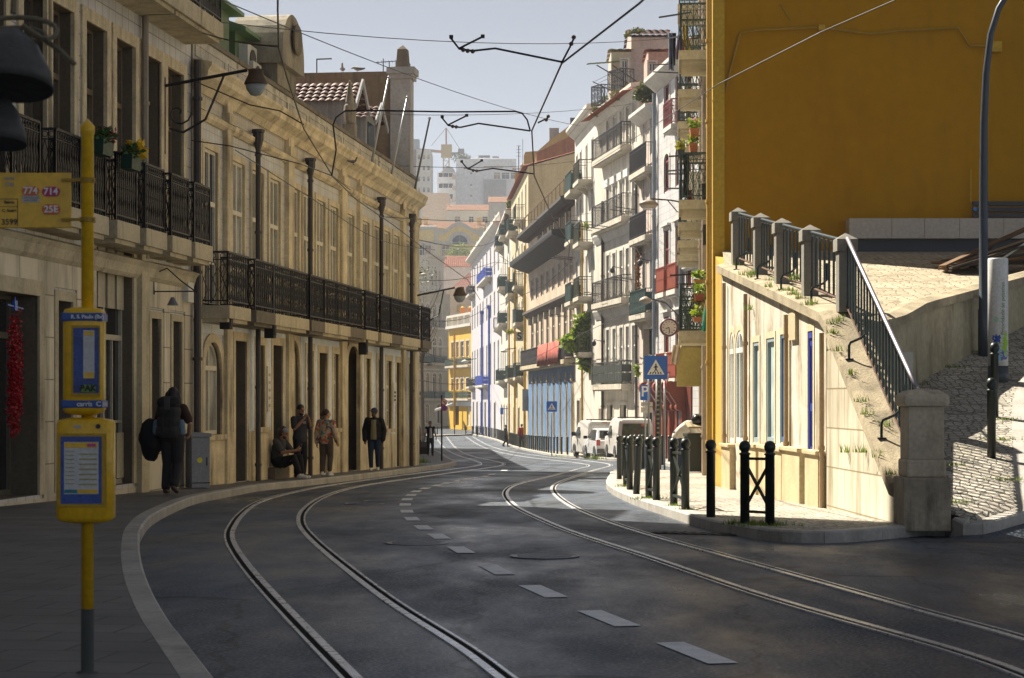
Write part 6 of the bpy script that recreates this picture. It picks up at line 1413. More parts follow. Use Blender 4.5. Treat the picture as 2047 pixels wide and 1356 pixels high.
bollard(G(1272, 988, off), 'slightly leaning bollard beside the narrow X-braced pair near the white van', G1, .05)
xframe(G(1251, 972, off), G(1259, 979, off), 'narrow X-braced double bollard seen nearly end-on by the pavement tip', G1)
bollard(G(1238, 958, off), 'bollard at the very tip of the corner pavement', G1)
for x, y, lb in ((1243, 951, 'bollard just behind the one at the pavement tip'), (1262, 945, 'first bollard of the row in front of the white van'), (1270, 941, 'second bollard of the row in front of the white van'), (1279, 937, 'third bollard of the row in front of the white van'), (1285, 934, 'fourth bollard of the row in front of the white van'), (1291, 931, 'fifth bollard of the row, beside the sign posts'), (1301, 930, 'bollard between the sign posts'), (1324, 927, 'bollard beyond the sign posts by the ox-red shop'), (1338, 923, 'last bollard of the corner row, nearest the ox-red shopfront')):
    bollard(G(x, y, off), lb, G1)
far_l = [p for p in inner_r if p.y > 92.5 and p.x > -12]; far_l = resample([Vector((p.x, p.y, zr(p.y)+.12)) for p in far_l], 2.05)
for i, p in enumerate(far_l[1:]):
    if p.y > 196 and i % 3 == 0: xframe(p, p+Vector((-.8, .1, 0)), 'dark crossed bollard in the row before the yellow and olive houses at the bend', 'crossed bollards at the bend')
    else: bollard(p, 'dark bollard in the long row along the kerb of the sunlit houses', 'bollards along the far kerb')
for x, y, h, lb in ((1982, 915, 1.05, 'dark bollard lower on the steep side pavement'), (1988, 832, 1.05, 'dark bollard higher on the steep side pavement, before the white column')): bollard(GR(x, y), lb, 'bollards on the steep pavement', 0, h)
# ---------------------------------------------------------------- advertising column, lamp post, sign back, scrap boards
p = GR(1995, 760); r = thing('poster_column', 'white round poster column with green lettering and splashes of colour', 'column', p); ks = p.y/FP
rr = 20*ks; zt = (760-517)*ks; zb = (760-732)*ks
MB().lathe([(rr*1.02, -.1), (rr*1.02, zb)], 24).build('column_foot', plain('dark column foot', (.04,.05,.06), .5), r, smooth=True)
MB().lathe([(rr, zb), (rr, zt-.02), (rr*.97, zt)], 32).build('column_body', M('white column skin', (.74,.74,.73), .4, .06, 2, (.4,.42,.4), .3, bmp=0), r, smooth=True)
def curved_text(txt, size, mat, ang0, zc, up=True):
    cu = bpy.data.curves.new('lettering', 'FONT'); cu.body = txt; cu.size = size; cu.align_x = 'CENTER'; cu.align_y = 'CENTER'
    t = bpy.data.objects.new('lettering_source', cu); C.objects.link(t); dg = bpy.context.evaluated_depsgraph_get(); dg.update(); me = bpy.data.meshes.new_from_object(t.evaluated_get(dg)); bpy.data.objects.remove(t); me.materials.clear(); me.materials.append(mat)
    for v in me.vertices:
        a = ang0+v.co.y/rr*-1; z = zc+v.co.x; v.co = ((rr+.004)*math.sin(a), -(rr+.004)*math.cos(a), z)
    return link('lettering', me, r)
curved_text('Prioridade às pessoas', .088, plain('green lettering', (.1,.22,.06), .5), .25, (760-618)*ks)
rnd = random.Random(3)
for ang, zy, w, h, col in ((-.35, 678, .07, .07, (.02,.07,.35)), (-.3, 690, .1, .03, (.25,.5,.05)), (.55, 690, .05, .17, (.3,.55,.02)), (.35, 710, .09, .08, (.12,.15,.4)), (-.2, 708, .1, .1, (.25,.55,.6)), (-.4, 640, .04, .05, (.35,.55,.4))):
    b = MB(); n = 26; ring = []
    for k in range(n):
        a = 2*PI*k/n; q = 1+rnd.uniform(-.45, .25); aa = ang+math.cos(a)*w*q/rr; z = (760-zy)*ks+math.sin(a)*h*q; ring.append(((rr+.003)*math.sin(aa), -(rr+.003)*math.cos(aa), z))
    c0 = ((rr+.003)*math.sin(ang), -(rr+.003)*math.cos(ang), (760-zy)*ks)
    for k in range(n): b.poly([c0, ring[k], ring[(k+1) % n]])
    b.build('colour_splash', plain('splash %s' % zy+str(w), col, .5), r, fix=False)
p = GR(1966, 712); r = thing('lamp_post', 'tall dark tapered lamp post curving over at the top beside the yellow wall', 'lamp post', p); k = p.y/FP
pts = [(1966, 718), (1966, 620), (1966, 618), (1966, 400), (1967, 250), (1971, 150), (1980, 70), (1996, 18), (2020, -22), (2060, -50), (2110, -62)]
L_ = [P(x, y, p.y)-p for x, y in pts]; MB().tube(L_, [.085, .085, .072, .066, .06, .055, .05, .048, .045, .042, .04], 12).build('pole', plain('blue-grey lamp post paint', (.05,.065,.085), .4, .3), r, smooth=True)
e = L_[-1]; MB().lathe([(.02, .06), (.1, .04), (.13, 0), (.1, -.05), (.001, -.06)], 12, e+Vector((.2, 0, 0)), Matrix.Diagonal((2.4, 1, 1))).build('lamp_head', plain('blue-grey lamp post paint', (0,0,0)), r, smooth=True)
p = P(1812, 740, 27.6); r = thing('sign_plate', 'blank white back of a sign standing behind the steep railing', 'sign', (p.x, p.y, ramp_z(27.6))); h = p.z-r.location.z
MB().box(-.09, -.01, h-.2, .09, .01, h+.25).build('plate', plain('pale sign back', (.6,.57,.5), .5), r, bevel=.004); MB().tube([(0, .03, -.05), (0, .03, h+.2)], .025, 8).build('post', steel, r)
plankm = [M('charred board', (.05,.035,.025), .8, .4, 3), M('brown scrap board', (.16,.085,.035), .8, .3, 3), M('tan scrap board', (.32,.22,.12), .8, .3, 3), plain('grey scrap metal', (.4,.45,.45), .4, .4)]
rnd = random.Random(11)
for i in range(20):
    y0 = rnd.uniform(34.6, 36.2); t = rnd.random(); a = Vector((rnd.uniform(7.5, 8.5), rnd.uniform(34.6, 36.0), 0)); a.z = terr_z(a.y)+.03+rnd.uniform(0, .1); e = Vector((rnd.uniform(8.7, 10.4), y0, terr_z(y0)+rnd.uniform(.15, .8)))
    mi = [0, 1, 0, 1, 2, 0, 1, 3][i % 8]
    tag(MB().bar(a, e, rnd.uniform(.12, .28), .035).build('scrap_board', plankm[mi]), ['charred board in the scrap heap by the yellow wall', 'brown board in the scrap heap by the yellow wall', 'tan board in the scrap heap by the yellow wall', 'strip of grey sheet metal in the scrap heap by the yellow wall'][mi], 'board', 'scrap boards heaped by the yellow wall')
# ---------------------------------------------------------------- bin, cabinet, signs
p = G(1391, 945, off); r = thing('wheelie_bin', 'tall dark green rubbish bin with a pale lid, overfull', 'bin', p, .1); gb = M('bin green plastic', (.022,.035,.026), .5, .2, 2); 
b = MB(); lo, hi = [(-.19, -.22), (.19, -.22), (.19, .22), (-.19, .22)], [(-.25, -.28), (.25, -.28), (.25, .28), (-.25, .28)]
for i in range(4): j = (i+1) % 4; b.poly([(*lo[i], .03), (*lo[j], .03), (*hi[j], .98), (*hi[i], .98)])
b.poly([(*q, .03) for q in lo]); b.poly([(*q, .98) for q in hi]); b.box(-.27, -.3, .9, .27, .3, .98); b.build('body', gb, r, bevel=.01)
MB().prism([(-.24, -.26, 1.1), (.24, -.26, 1.1), (.24, .28, 1.22), (-.24, .28, 1.22)], (0, 0, .05)).build('lid', M('dusty beige lid', (.4,.33,.2), .6, .2, 3), r, bevel=.015)
for q in (-.2, .2): MB().lathe([(.09, -.03), (.09, .03)], 12, (q, .25, .09), Matrix.Rotation(PI/2, 4, 'Y')).build('wheel', black_m, r)
blob = lambda nm, c, rad, m, par, sd: None
def lump(name, mat, c, rad, parent=None, seed=1, amp=.15, n=14, m=9, loc=None):
    b = MB().sphere((0, 0, 0), 1, n, m); b.v = [tuple(Vector(c)+Vector((v[0]*rad[0], v[1]*rad[1], v[2]*rad[2]))*(1+amp*noise.noise(Vector(v)*1.7+Vector((seed*7.1, 0, 0))))) for v in b.v]
    return b.build(name, mat, parent, smooth=True, loc=loc)
o = lump('rubbish_bag', plain('black bin bag', (.012,.012,.013), .3), (0, 0, 0), (.2, .2, .16), None, 3, .25, loc=p+Vector((.08, .08, 1.3))); tag(o, 'black rubbish bag heaped on top of the tall bin', 'rubbish bag')
p = G(1421, 950, off); r = thing('metering_cabinet', 'cream street cabinet standing against the yellow corner by the bin', 'cabinet', p, -.05); cbm = M('cream cabinet paint', (.55,.47,.36), .6, .15, 1.5, (.2,.15,.1), .4)
MB().box(-.155, -.17, .06, .155, .17, .9).build('cabinet_body', cbm, r, bevel=.012); MB().box(-.165, -.18, .9, .165, .18, .93).box(-.14, -.15, -.02, .14, .15, .06).build('cabinet_trim', cbm, r); MB().box(-.12, -.174, .12, .12, -.17, .85).build('cabinet_door', cbm, r)
sblue = plain('sign blue', (.01,.12,.55), .35); sred = plain('sign red', (.6,.02,.02), .4); swhite = plain('sign white', (.8,.8,.8), .4); sblack = plain('sign black', (.01,.01,.01), .5)
def post(r, h, rad=.028, y=.04): MB().tube([(0, y, -.05), (0, y, h)], rad, 10).build('post', steel, r, smooth=True)
def rrect(w, h, c, rad, y): return [(c[0]+sx*(w/2-rad)+rad*math.cos(a), y, c[1]+sz*(h/2-rad)+rad*math.sin(a)) for sx, sz, a0 in ((1, 1, 0), (-1, 1, PI/2), (-1, -1, PI), (1, -1, 1.5*PI)) for a in [a0+PI/2*k/5 for k in range(6)]]
def crossing_sign(r, zc, s):
    o = MB().prism(rrect(s, s, (0, zc), s*.07, -.012), (0, .012, 0)).build('sign_face', sblue, r); y = -.014
    MB().prism([(-s*.37, y, zc-s*.3), (s*.37, y, zc-s*.3), (0, y, zc+s*.34)], (0, .002, 0)).build('white_triangle', swhite, o); y = -.016; b = MB()
    b.lathe([(s*.03, 0), (s*.03, .002)], 10, (0, y, zc+s*.14), Matrix.Rotation(-PI/2, 4, 'X'))
    def ln(x0, z0, x1, z1, w): b.bar((x0*s, y, zc+z0*s), (x1*s, y, zc+z1*s), .002, w*s, Vector((0, 0, 1))) if abs(z1-z0) < abs(x1-x0) else b.bar((x0*s, y, zc+z0*s), (x1*s, y, zc+z1*s), w*s, .002, Vector((0, 1, 0)))
    ln(0, .1, 0, -.05, .07); ln(0, .08, -.09, -.02, .035); ln(0, .08, .09, .0, .035); ln(0, -.05, -.07, -.2, .04); ln(0, -.05, .08, -.18, .04)
    for k in range(5): ln(-.26+k*.12, -.28, -.2+k*.1, -.19, .05)
    b.build('walking_figure', sblack, o)
p = G(1297, 938, off); d = p.y; z = (938-735)*d/FP; s = 47*d/FP
r = thing('crossing_sign', 'blue square pedestrian crossing sign on the corner pavement', 'road sign', p); r.location.x = P(1311, 0, d).x
crossing_sign(r, z, s); MB().tube([(P(1297, 0, d).x-r.location.x, .04, -.05), (P(1297, 0, d).x-r.location.x, .04, z+s*.3)], .028, 10).build('post', steel, r, smooth=True)
p = G(1103, 911, .13); r = thing('crossing_sign', 'blue square pedestrian crossing sign in front of the pointed arches', 'road sign', p); d = p.y; crossing_sign(r, (911-813)*d/FP, 21*d/FP); post(r, (911-803)*d/FP, .03)
p = G(1291, 934, off); d = p.y+2; r = thing('parking_sign', 'blue parking sign with time plates below, partly behind the crossing sign', 'road sign', (P(1290, 0, d).x, d, zr(d)+.13)); zc = P(0, 785, d).z-r.location.z; w, h = 21*d/FP, 31*d/FP
o = MB().prism(rrect(w, h, (0, zc), w*.1, -.012), (0, .012, 0)).build('sign_face', sblue, r); text_mesh('letter', 'P', h*.95, swhite, o, front_M((-.02, -.014, zc+.02)), bold=.006)
for k, (t, hh) in enumerate((('17-00', .13), ('', .16))):
    zz = zc-h/2-.12-k*.17; o = MB().box(-w*.42, -.01, zz-hh/2, w*.7, 0, zz+hh/2).build('time_plate', M('worn sign white', (.6,.58,.54), .5, .15, 3, (.35,.15,.12), .5), r)
    if t: text_mesh('time_print', t, .1, sblack, o, front_M((w*.1, -.012, zz)))
post(r, zc+h*.4)
d = 55; r = thing('yield_sign', 'red and white inverted triangle sign seen almost edge-on', 'road sign', (P(1331, 0, d).x, d, zr(d)+.13), .9); zc = P(0, 757, d).z-r.location.z; s = .45
o = MB().prism([(-s/2, -.012, zc+s*.42), (s/2, -.012, zc+s*.42), (0, -.012, zc-s*.52)], (0, .012, 0)).build('sign_face', sred, r); MB().prism([(-s*.33, -.015, zc+s*.31), (s*.33, -.015, zc+s*.31), (0, -.015, zc-s*.32)], (0, .002, 0)).build('white_centre', swhite, o); post(r, zc+.1)
d = 57; r = thing('studded_pole', 'dark traffic pole wound with a dotted band behind the crossing sign', 'pole', (P(1316, 0, d).x, d, zr(d)+.13)); h = P(0, 752, d).z-r.location.z
MB().tube([(0, 0, -.05), (0, 0, h)], .085, 12).build('pole', plain('dark pole paint', (.02,.022,.024), .5), r, smooth=True); b = MB(); k = .2
while k < h: b.box(-.05, -.1, k, .02, -.08, k+.05); k += .13
b.build('dotted_band', M('worn brass dots', (.3,.26,.14), .5, .2, 3), r)['kind'] = 'stuff'
p = G(883, 921, .13); d = p.y; r = thing('no_turning_sign', 'thin dark pole carrying two small round road signs on the pavement tip', 'road sign', p); MB().tube([(0, .03, -.05), (0, .03, (921-790)*d/FP)], .03, 8).build('post', iron, r, smooth=True)
for y, face, nm in ((804, swhite, 'no_left_turn'), (816, sblue, 'no_stopping')):
    zc = (921-y)*d/FP; rad = 6*d/FP; x0 = 5*d/FP; o = MB().lathe([(rad, 0), (rad, .012)], 24, (x0, 0, zc), Matrix.Rotation(PI/2, 4, 'X')).build('sign_face', sred, r); MB().lathe([(rad*.78, 0), (rad*.78, .003)], 24, (x0, -.012, zc), Matrix.Rotation(PI/2, 4, 'X')).build('sign_centre', face, o); q = rad*.58; b = MB().bar((x0-q, -.017, zc+q), (x0+q, -.017, zc-q), rad*.16, .003, Vector((0, 1, 0)))
    if y == 816: b.bar((x0-q, -.018, zc-q), (x0+q, -.018, zc+q), rad*.16, .003, Vector((0, 1, 0)))
    b.build('slash', sred, o)
    if y == 804: MB().tube([(x0+rad*.3, -.018, zc-rad*.5), (x0+rad*.3, -.018, zc+rad*.15), (x0-rad*.1, -.018, zc+rad*.25), (x0-rad*.5, -.018, zc+rad*.1)], rad*.09, 5).build('arrow', sblack, o)
d = 143; p = P(1038.5, 673, d); r = thing('letter_sign', 'white square hanging sign with a black letter S', 'sign', p); w = 15*d/FP; MB().box(-w/2, -.06, -w*.62, w/2, .06, w*.62).build('sign_box', swhite, r); text_mesh('letter', 'S', w*1.35, sblack, r, front_M((0, -.065, -.0)), bold=.02); MB().bar((w/2, 0, w*.4), (w*2.2, 0, w*.4), .05).build('arm', iron, r)
d = 167; p = P(1003, 822, d); r = thing('shop_sign', 'small blue hanging sign over the far pavement', 'sign', p); MB().box(-.12, -.35, -.28, .12, .35, .28).build('sign_box', sblue, r); MB().bar((0, 0, .2), (1.2, 0, .2), .05).build('arm', iron, r)
d = 138; p = P(1050, 800, d); r = thing('long_sign_board', 'tall blank grey sign board projecting above the far pavement', 'sign', p); MB().box(-.2, -.4, -.75, .2, .4, .75).build('board', M('grey sign board', (.5,.5,.48), .6, .1, 1), r); MB().bar((.1, 0, .6), (1.5, 0, .6), .06).build('arm', iron, r)
p = r1.px(1338, 655, -.75); R = root_matrix(r1.root); c = P(1337, 655, 73.5); rad = 17*73.5/FP; r = thing('street_clock', 'round white clock with a dark red rim hanging from the red-trimmed house', 'clock', c); RX = Matrix.Rotation(PI/2, 4, 'X')
MB().lathe([(rad, -.1), (rad*1.08, -.06), (rad*1.08, .06), (rad, .1)], 28, (0,0,0), RX).build('case', plain('plum clock case', (.16,.06,.08), .4), r, smooth=True); MB().lathe([(rad*.86, 0), (rad*.86, .006)], 28, (0, -.1, 0), RX).build('dial', swhite, r); b = MB()
for k in range(12): a = k*PI/6; b.bar((rad*.62*math.sin(a), -.11, rad*.62*math.cos(a)), (rad*.76*math.sin(a), -.11, rad*.76*math.cos(a)), rad*.09, .004, Vector((0, 1, 0)))
b.build('hour_mark', sblack, r); MB().bar((0, -.113, 0), (rad*.05, -.113, -rad*.62), rad*.09, .004, Vector((0, 1, 0))).build('minute_hand', sblack, r); MB().bar((0, -.116, 0), (-rad*.4, -.116, -rad*.15), rad*.1, .004, Vector((0, 1, 0))).build('hour_hand', sblack, r); MB().bar((rad*.6, .02, -.1), (rad*4.4, .1, -.1), .06, .12).build('bracket', plain('plum clock case', (0,0,0)), r)
d = 74; p = P(1302, 407, d); r = thing('street_lamp', 'street lamp with a pale glass bowl on a long arm over the sunlit pavement', 'street lamp', p); MB().tube([(0, 0, .17), (.7, 0, .12), (1.3, 0, .02)], .03, 6).tube([(.6, 0, .12), (.95, 0, -.3), (1.35, 0, -.5)], .02, 5).build('bracket', rust, r); MB().lathe([(.05, .14), (.2, .08), (.3, -.05)], 14, (-.1, 0, 0), Matrix.Diagonal((1.3, .8, 1))).build('lamp_hood', M('tan lamp hood', (.4,.36,.28), .5, .15, 3), r, smooth=True); MB().lathe([(.28, 0), (.2, -.12), (.001, -.16)], 14, (-.1, 0, -.05), Matrix.Diagonal((1.3, .8, 1))).build('lamp_glass', plain('frosted glass', (.6,.58,.5), .2), r, smooth=True)
d = 78; p = P(1290, 601, d); r = thing('street_lamp', 'small street lamp with a domed cover hanging before a green balcony', 'street lamp', p); MB().tube([(0, 0, .12), (.8, 0, -.1), (1.3, 0, -.6)], .025, 6).build('bracket', iron, r); MB().lathe([(.04, .16), (.22, .06), (.25, -.06), (.001, -.12)], 14).build('lamp_hood', M('tan lamp hood', (0,0,0)), r, smooth=True)
for x, y, d, lb in ((846, 549, 64, 'pale lamp head fixed low at the far corner of the balconied front'), (929, 723, 190, 'tiny white lamp head hanging before the yellow house'), (860, 729, 130, 'pale lamp head on an arm beyond the balconied corner'), (1008, 702, 145, 'pale lamp head hanging before the green balconies')):
    r = thing('hanging_lamp', lb, 'street lamp', P(x, y, d), 0, 'lamp heads hung over the street'); k = d/FP*8; MB().lathe([(.02, k*.5), (k*.6, k*.2), (k, 0), (k*.7, -k*.3), (.001, -k*.4)], 12).build('lamp_hood', M('pale lamp hood', (.55,.53,.47), .5, .1, 3), r, smooth=True); MB().tube([(0, 0, k*.4), (-k*3 if x < 900 else k*3, 0, k*.7)], .03, 5).build('bracket', iron, r)
# near blurred lamps hanging above the viewer's side
d = 6.2; r = thing('bell_lamp', 'pair of out-of-focus bell lamps with curled wire frames hanging close overhead', 'lamp', P(20, 150, d)); k = d/FP
r.rotation_euler = (-.2, 0, 0); lm = M('grey enamel lamp', (.06,.06,.055), .5, .25, 5); 
for nm, x, y, w, h in (('upper_shade', 20, 178, 88, 120), ('lower_shade', 12, 295, 48, 90)):
    c = P(x, y, d)-P(20, 150, d); o = MB().lathe([(w*.25*k, h*k), (w*.6*k, h*.75*k), (w*.92*k, h*.3*k), (w*k, 0), (w*.95*k, 0), (w*.55*k, h*.7*k), (.001, h*.9*k)], 24, c).build(nm, lm, r, smooth=True); MB().lathe([(w*.95*k, h*.01*k), (.001, h*.02*k)], 20, c).build('dark_inside', sblack, o)
b = MB(); c = P(20, 60, d)-P(20, 150, d)
for q in range(3): b.tube([c+Vector((math.cos(a)*(90-22*q)*k, math.sin(a)*.05, math.sin(a)*(45-9*q)*k-q*.02)) for a in [PI*j/9-.6+q*.5 for j in range(10)]], .008, 6)
b.tube([P(40, 45, d)-P(20, 150, d), P(120, 100, d)-P(20, 150, d), P(148, 128, d)-P(20, 150, d)], .009, 6); b.tube([P(20, 20, d)-P(20, 150, d), P(20, -120, d)-P(20, 150, d)], .01, 6); b.build('wire_frame', M('aged brass wire', (.16,.13,.08), .5, .2, 5), r)
# ---------------------------------------------------------------- overhead wires
wm = plain('overhead wire', (.02,.02,.022), .5, .3)
def wire(lab, pts, rad, sag=0, name='overhead_wire', grp='overhead wires', curve=True):
    q = [P(*p) for p in pts]; q = catmull(q, 8) if len(q) > 2 and curve else q
    if len(q) == 2:
        a, c = q; q = [a.lerp(c, t/12)-Vector((0, 0, sag*4*(t/12)*(1-t/12))) for t in range(13)]
    o = MB().tube(q, rad, 5).build(name, wm, fix=False); return tag(o, lab, 'wire', grp)
wire('thick tram wire zigzagging down the sky over the kerbside track', [(1420, -120, 18.5), (1277, 8, 21.8), (1123, 127, 25.7), (1063, 262, 32), (1068, 352, 38.5), (1105, 435, 47.5), (1139, 489, 57), (1135, 530, 68), (1090, 570, 82), (1000, 610, 105)], .013, curve=False)
wire('thick tram wire running across the front of the balconied house', [(556, -60, 20), (555, 20, 22), (557, 95, 24.4), (574, 156, 26.8), (607, 257, 32), (666, 354, 38.8), (713, 400, 43.3), (786, 450, 49.6), (862, 508, 59.5), (935, 560, 72), (960, 600, 90)], .012, curve=False)
wire('long straight span wire highest across the sky', [(400, 40, 36.4), (1402, 70, 61)], .009, .35)
wire('long span wire slanting down from the roofs of the balconied front to the sunlit houses', [(442, 0, 36), (1160, 252, 92)], .011, .3)
wire('pale cable slanting up across the yellow wall', [(1185, 330, 98), (1437, 168, 37), (1640, 65, 34), (1790, 0, 31)], .01, curve=False)
wire('thin span wire crossing just under the bracket tube', [(735, 228, 55), (1262, 208, 91)], .009, .2)
wire('thin span wire near the skyline blocks', [(640, 322, 52), (1192, 316, 97)], .01, .3)
wire('thin lower span wire over the pediment hall', [(700, 428, 53), (1187, 425, 97)], .01, .3)
wire('pull-off cable from the shop front to the near tram wire', [(395, 62, 36.6), (557, 93, 24.4)], .012, .05)
wire('pull-off cable with insulators by the scroll lamp', [(383, 160, 36.7), (500, 210, 34), (560, 222, 33), (607, 249, 32)], .011, curve=False)
wire('span wire low across the upper windows of the balconied front', [(383, 281, 36.8), (460, 292, 36), (600, 328, 36), (665, 352, 38.8), (700, 380, 42)], .01, curve=False)
wire('slack cable draped across the windows toward the far corner', [(470, 300, 39), (620, 395, 44), (760, 480, 52), (870, 500, 66)], .009)
wire('white cable looping between the houses beside the climbing plant', [(1060, 720, 118), (1180, 660, 98), (1330, 592, 76)], .014, .3)
for k, (a, c, s_) in enumerate((((836, 560, 62), (1000, 520, 157), .5), ((836, 640, 62), (985, 600, 170), .6), ((838, 700, 62), (950, 716, 203), .4), ((838, 760, 62), (960, 752, 200), .4), ((838, 480, 62), (1010, 470, 150), .5))): wire(['thin wire from the far corner to the green balconies', 'thin wire over the moulded white attic', 'thin wire before the olive house', 'lowest thin wire before the olive and yellow houses', 'thin wire passing under the gabled hall'][k], [a, c], .016, s_)
def pulloff(lab, A, d, tubes, squares, knots):
    o = P(*A, d); r = thing('pull_off_arm', lab, 'wire arm', o, 0, 'pull-off arms of the tram wire'); b = MB()
    for t in tubes: b.tube([P(x, y, d)-o for x, y in t], .014, 6)
    b.build('arm', wm, r); b = MB()
    for x, y in squares: q = P(x, y, d)-o; b.box(q.x-.025, -.03, q.z-.02, q.x+.025, .03, q.z+.02)
    b.build('clamp', wm, r)
    for x, y in knots: MB().sphere(P(x, y, d)-o, .03, 8, 5).build('insulator', plain('brown insulator', (.08,.05,.04), .3), r)
pulloff('pull-off arm with a V of rods, largest and highest of the three', (945, 102), 25.6, [[(900, 75), (918, 98), (945, 102)], [(966, 73), (918, 97)], [(945, 102), (990, 97), (1122, 124)], [(1122, 127), (1139, 95), (1148, 75)]], [(902, 74), (965, 73)], [(926, 100), (935, 102), (945, 103), (1147, 75), (1142, 88)])
pulloff('pull-off arm with a V of rods below the bracket tube', (895, 250), 32, [[(882, 234), (896, 251), (920, 255)], [(934, 231), (896, 250)], [(920, 255), (957, 247), (1060, 262)], [(1075, 246), (1095, 236)]], [(884, 234), (933, 231)], [(905, 253), (912, 254), (1096, 233), (1092, 240)])
pulloff('pull-off arm with a V of rods, lowest and smallest', (936, 338), 38.4, [[(922, 323), (935, 338), (955, 342)], [(964, 321), (935, 338)], [(955, 342), (985, 337), (1068, 348)]], [(923, 323), (963, 321)], [(946, 341), (953, 342)])
pulloff('pull-off arm of curled rod hanging beside the far green balconies', (1010, 529), 118, [[(940, 540), (990, 524), (1018, 528), (1030, 516)], [(1001, 513), (1020, 526)]], [(1001, 513)], [])
pulloff('long dark bracket tube bending down to the tram wire', (740, 225), 32.0, [[(663, 352), (672, 300), (666, 250), (672, 235), (690, 222), (735, 221), (900, 224), (1030, 223), (1044, 227), (1054, 240), (1060, 262)]], [], [])
# ---------------------------------------------------------------- flagpoles, aerials, birds on the shaded front
for (xa, ya), (xb, yb_), o_, lb in (((738, 350), (777, 155), .1, 'first leaning flagpole on the parapet, nearest the tiled dormers'), ((776, 382), (814, 195), .1, 'middle leaning flagpole in front of the plastered pier'), ((822, 412), (859, 237), .1, 'leaning flagpole standing clear against the sky at the corner')):
    s, z = pal.px(xa, ya, -.1); a = root_matrix(pal.root) @ Vector((s, -.1, z)); d = a.y; r = thing('flagpole', lb, 'flagpole', a, 0, 'flagpoles on the balconied front'); e = P(xb, yb_, d)-a; MB().tube([(0, 0, 0), e], [.035, .025], 8).build('pole', steel if xa < 800 else plain('grey flagpole', (.12,.13,.15), .4, .5), r, smooth=True); MB().sphere(e, .045, 8, 6).build('finial', steel, r); MB().bar((0, .25, .25), e*.12, .03).build('stay', iron, r)
pw = root_matrix(pal.root) @ Vector((sw0+2.4, 3.0, zw))
def on_party(x): 
    t = (x-600)/183; L0 = root_matrix(pal.root) @ Vector((SW+.1, 8.5, zw)); L1 = root_matrix(pal.root) @ Vector((SW+.1, .8, zw)); 
    return min((L0.lerp(L1, k/200) for k in range(201)), key=lambda q: abs(CX+FP*q.x/q.y-x))
p = on_party(634); r = thing('television_aerial', 'simple L-shaped television aerial on the brown party wall', 'aerial', p); k = p.y/FP; MB().tube([(0, 0, -.3), (0, 0, 30*k)], .02, 5).tube([(0, 0, 29*k), (30*k, 0, 30*k)], .022, 5).build('mast', iron, r)
p = on_party(766); r = thing('television_aerial', 'branching television aerial next to the plastered pier', 'aerial', p); k = p.y/FP; b = MB().tube([(0, 0, -.2), (0, 0, 28*k)], .015, 5).tube([(12*k, 0, -.2), (12*k, 0, 22*k)], .015, 5).bar((-14*k, 0, 20*k), (30*k, 0, 23*k), .02)
for q in range(6): b.bar(((-10+7*q)*k, -.25, (20.5+q*.4)*k), ((-10+7*q)*k, .25, (20.5+q*.4)*k), .01)
b.build('mast', iron, r)
def bird(lab, p, rz, s, pose, cols):
    r = thing('gull' if s > .3 else 'pigeon', lab, 'bird', p, rz); up = pose == 'up'
    pts = [(-.55, 0, .3), (-.3, 0, .3), (0, 0, .3), (.22, 0, .38), (.3, 0, .55 if up else .4), (.36, 0, .66 if up else .36), (.47, 0, .65 if up else .3)]
    rs = [.02, .1, .15, .1, .07, .07, .01]; q = [Vector(v)*s for v in pts]; q2 = catmull(q, 4); r2 = []
    for i in range(len(rs)-1): r2 += [lerp(rs[i], rs[i+1], t/4)*s for t in range(4)]
    r2.append(rs[-1]*s); b = MB().tube(q2, r2, 8)
    for sy in (-.05, .05): b.tube([(0, sy*s, .22*s), (.02*s, sy*s, 0)], .015*s, 5); b.tube([(.02*s, sy*s, .008), (.1*s, sy*s, .006)], .015*s, 4)
    b.build('body', cols, r, smooth=True)
    for sy in (-1, 1): MB().prism([(-.6*s, sy*.06*s, .34*s), (.1*s, sy*.15*s, .36*s), (.05*s, sy*.16*s, .26*s), (-.4*s, sy*.1*s, .26*s)], (0, sy*.012, .01)).build('wing', plain('grey wing', (.13,.13,.14), .6), r)
gullm = plain('grey-white feathers', (.3,.29,.28), .7)
bird('gull standing upright on the brown party wall', on_party(686), -PI/2, .42, 'up', gullm); bird('gull leaning forward on the brown party wall', on_party(714), PI, .42, 'low', gullm)
for x, y, lb in ((706, 330, 'pigeon perched on the cornice ledge of the balconied front'), (757, 324, 'dark pigeon sitting on the parapet by the flagpole')): s, z = pal.px(x, y, -.4 if x == 706 else .1); bird(lb, root_matrix(pal.root) @ Vector((s, -.4 if x == 706 else .1, max(z, 0))), .5, .28, 'up' if x == 706 else 'low', plain('dark pigeon feathers', (.08,.07,.07), .7))
# ---------------------------------------------------------------- plants
ivy = leaf_mat('climbing plant leaves', (.05,.12,.01), (.4,.5,.03), .35); ivy_d = leaf_mat('dark shrub leaves', (.03,.06,.02), (.12,.14,.03)); ivy_y = leaf_mat('yellow shrub leaves', (.4,.36,.03), (.2,.22,.03))
def plant(lab, pts, d, n, size, mat, seed=1, name='climbing_plant', cat='plant', base=None, grp=None):
    k = d/FP; x0, y0 = pts[0][:2]; o = P(x0, y0, d); r = thing(name, lab, cat, o, 0, grp)
    leafy('foliage', mat, [(P(x, y, d)-o, (rx*k, max(.25, rx*k*.6), rz*k)) for x, y, rx, rz in pts], n, size, r, seed)
    b = MB()
    for x, y, rx, rz in pts[:4]: b.tube([P(x0, y0+pts[0][3]*.6, d)-o, P((x0+x)/2+2, (y0+y)/2, d)-o, P(x, y, d)-o], [.05, .03, .015], 5)
    b.build('stem', bark, r); return r
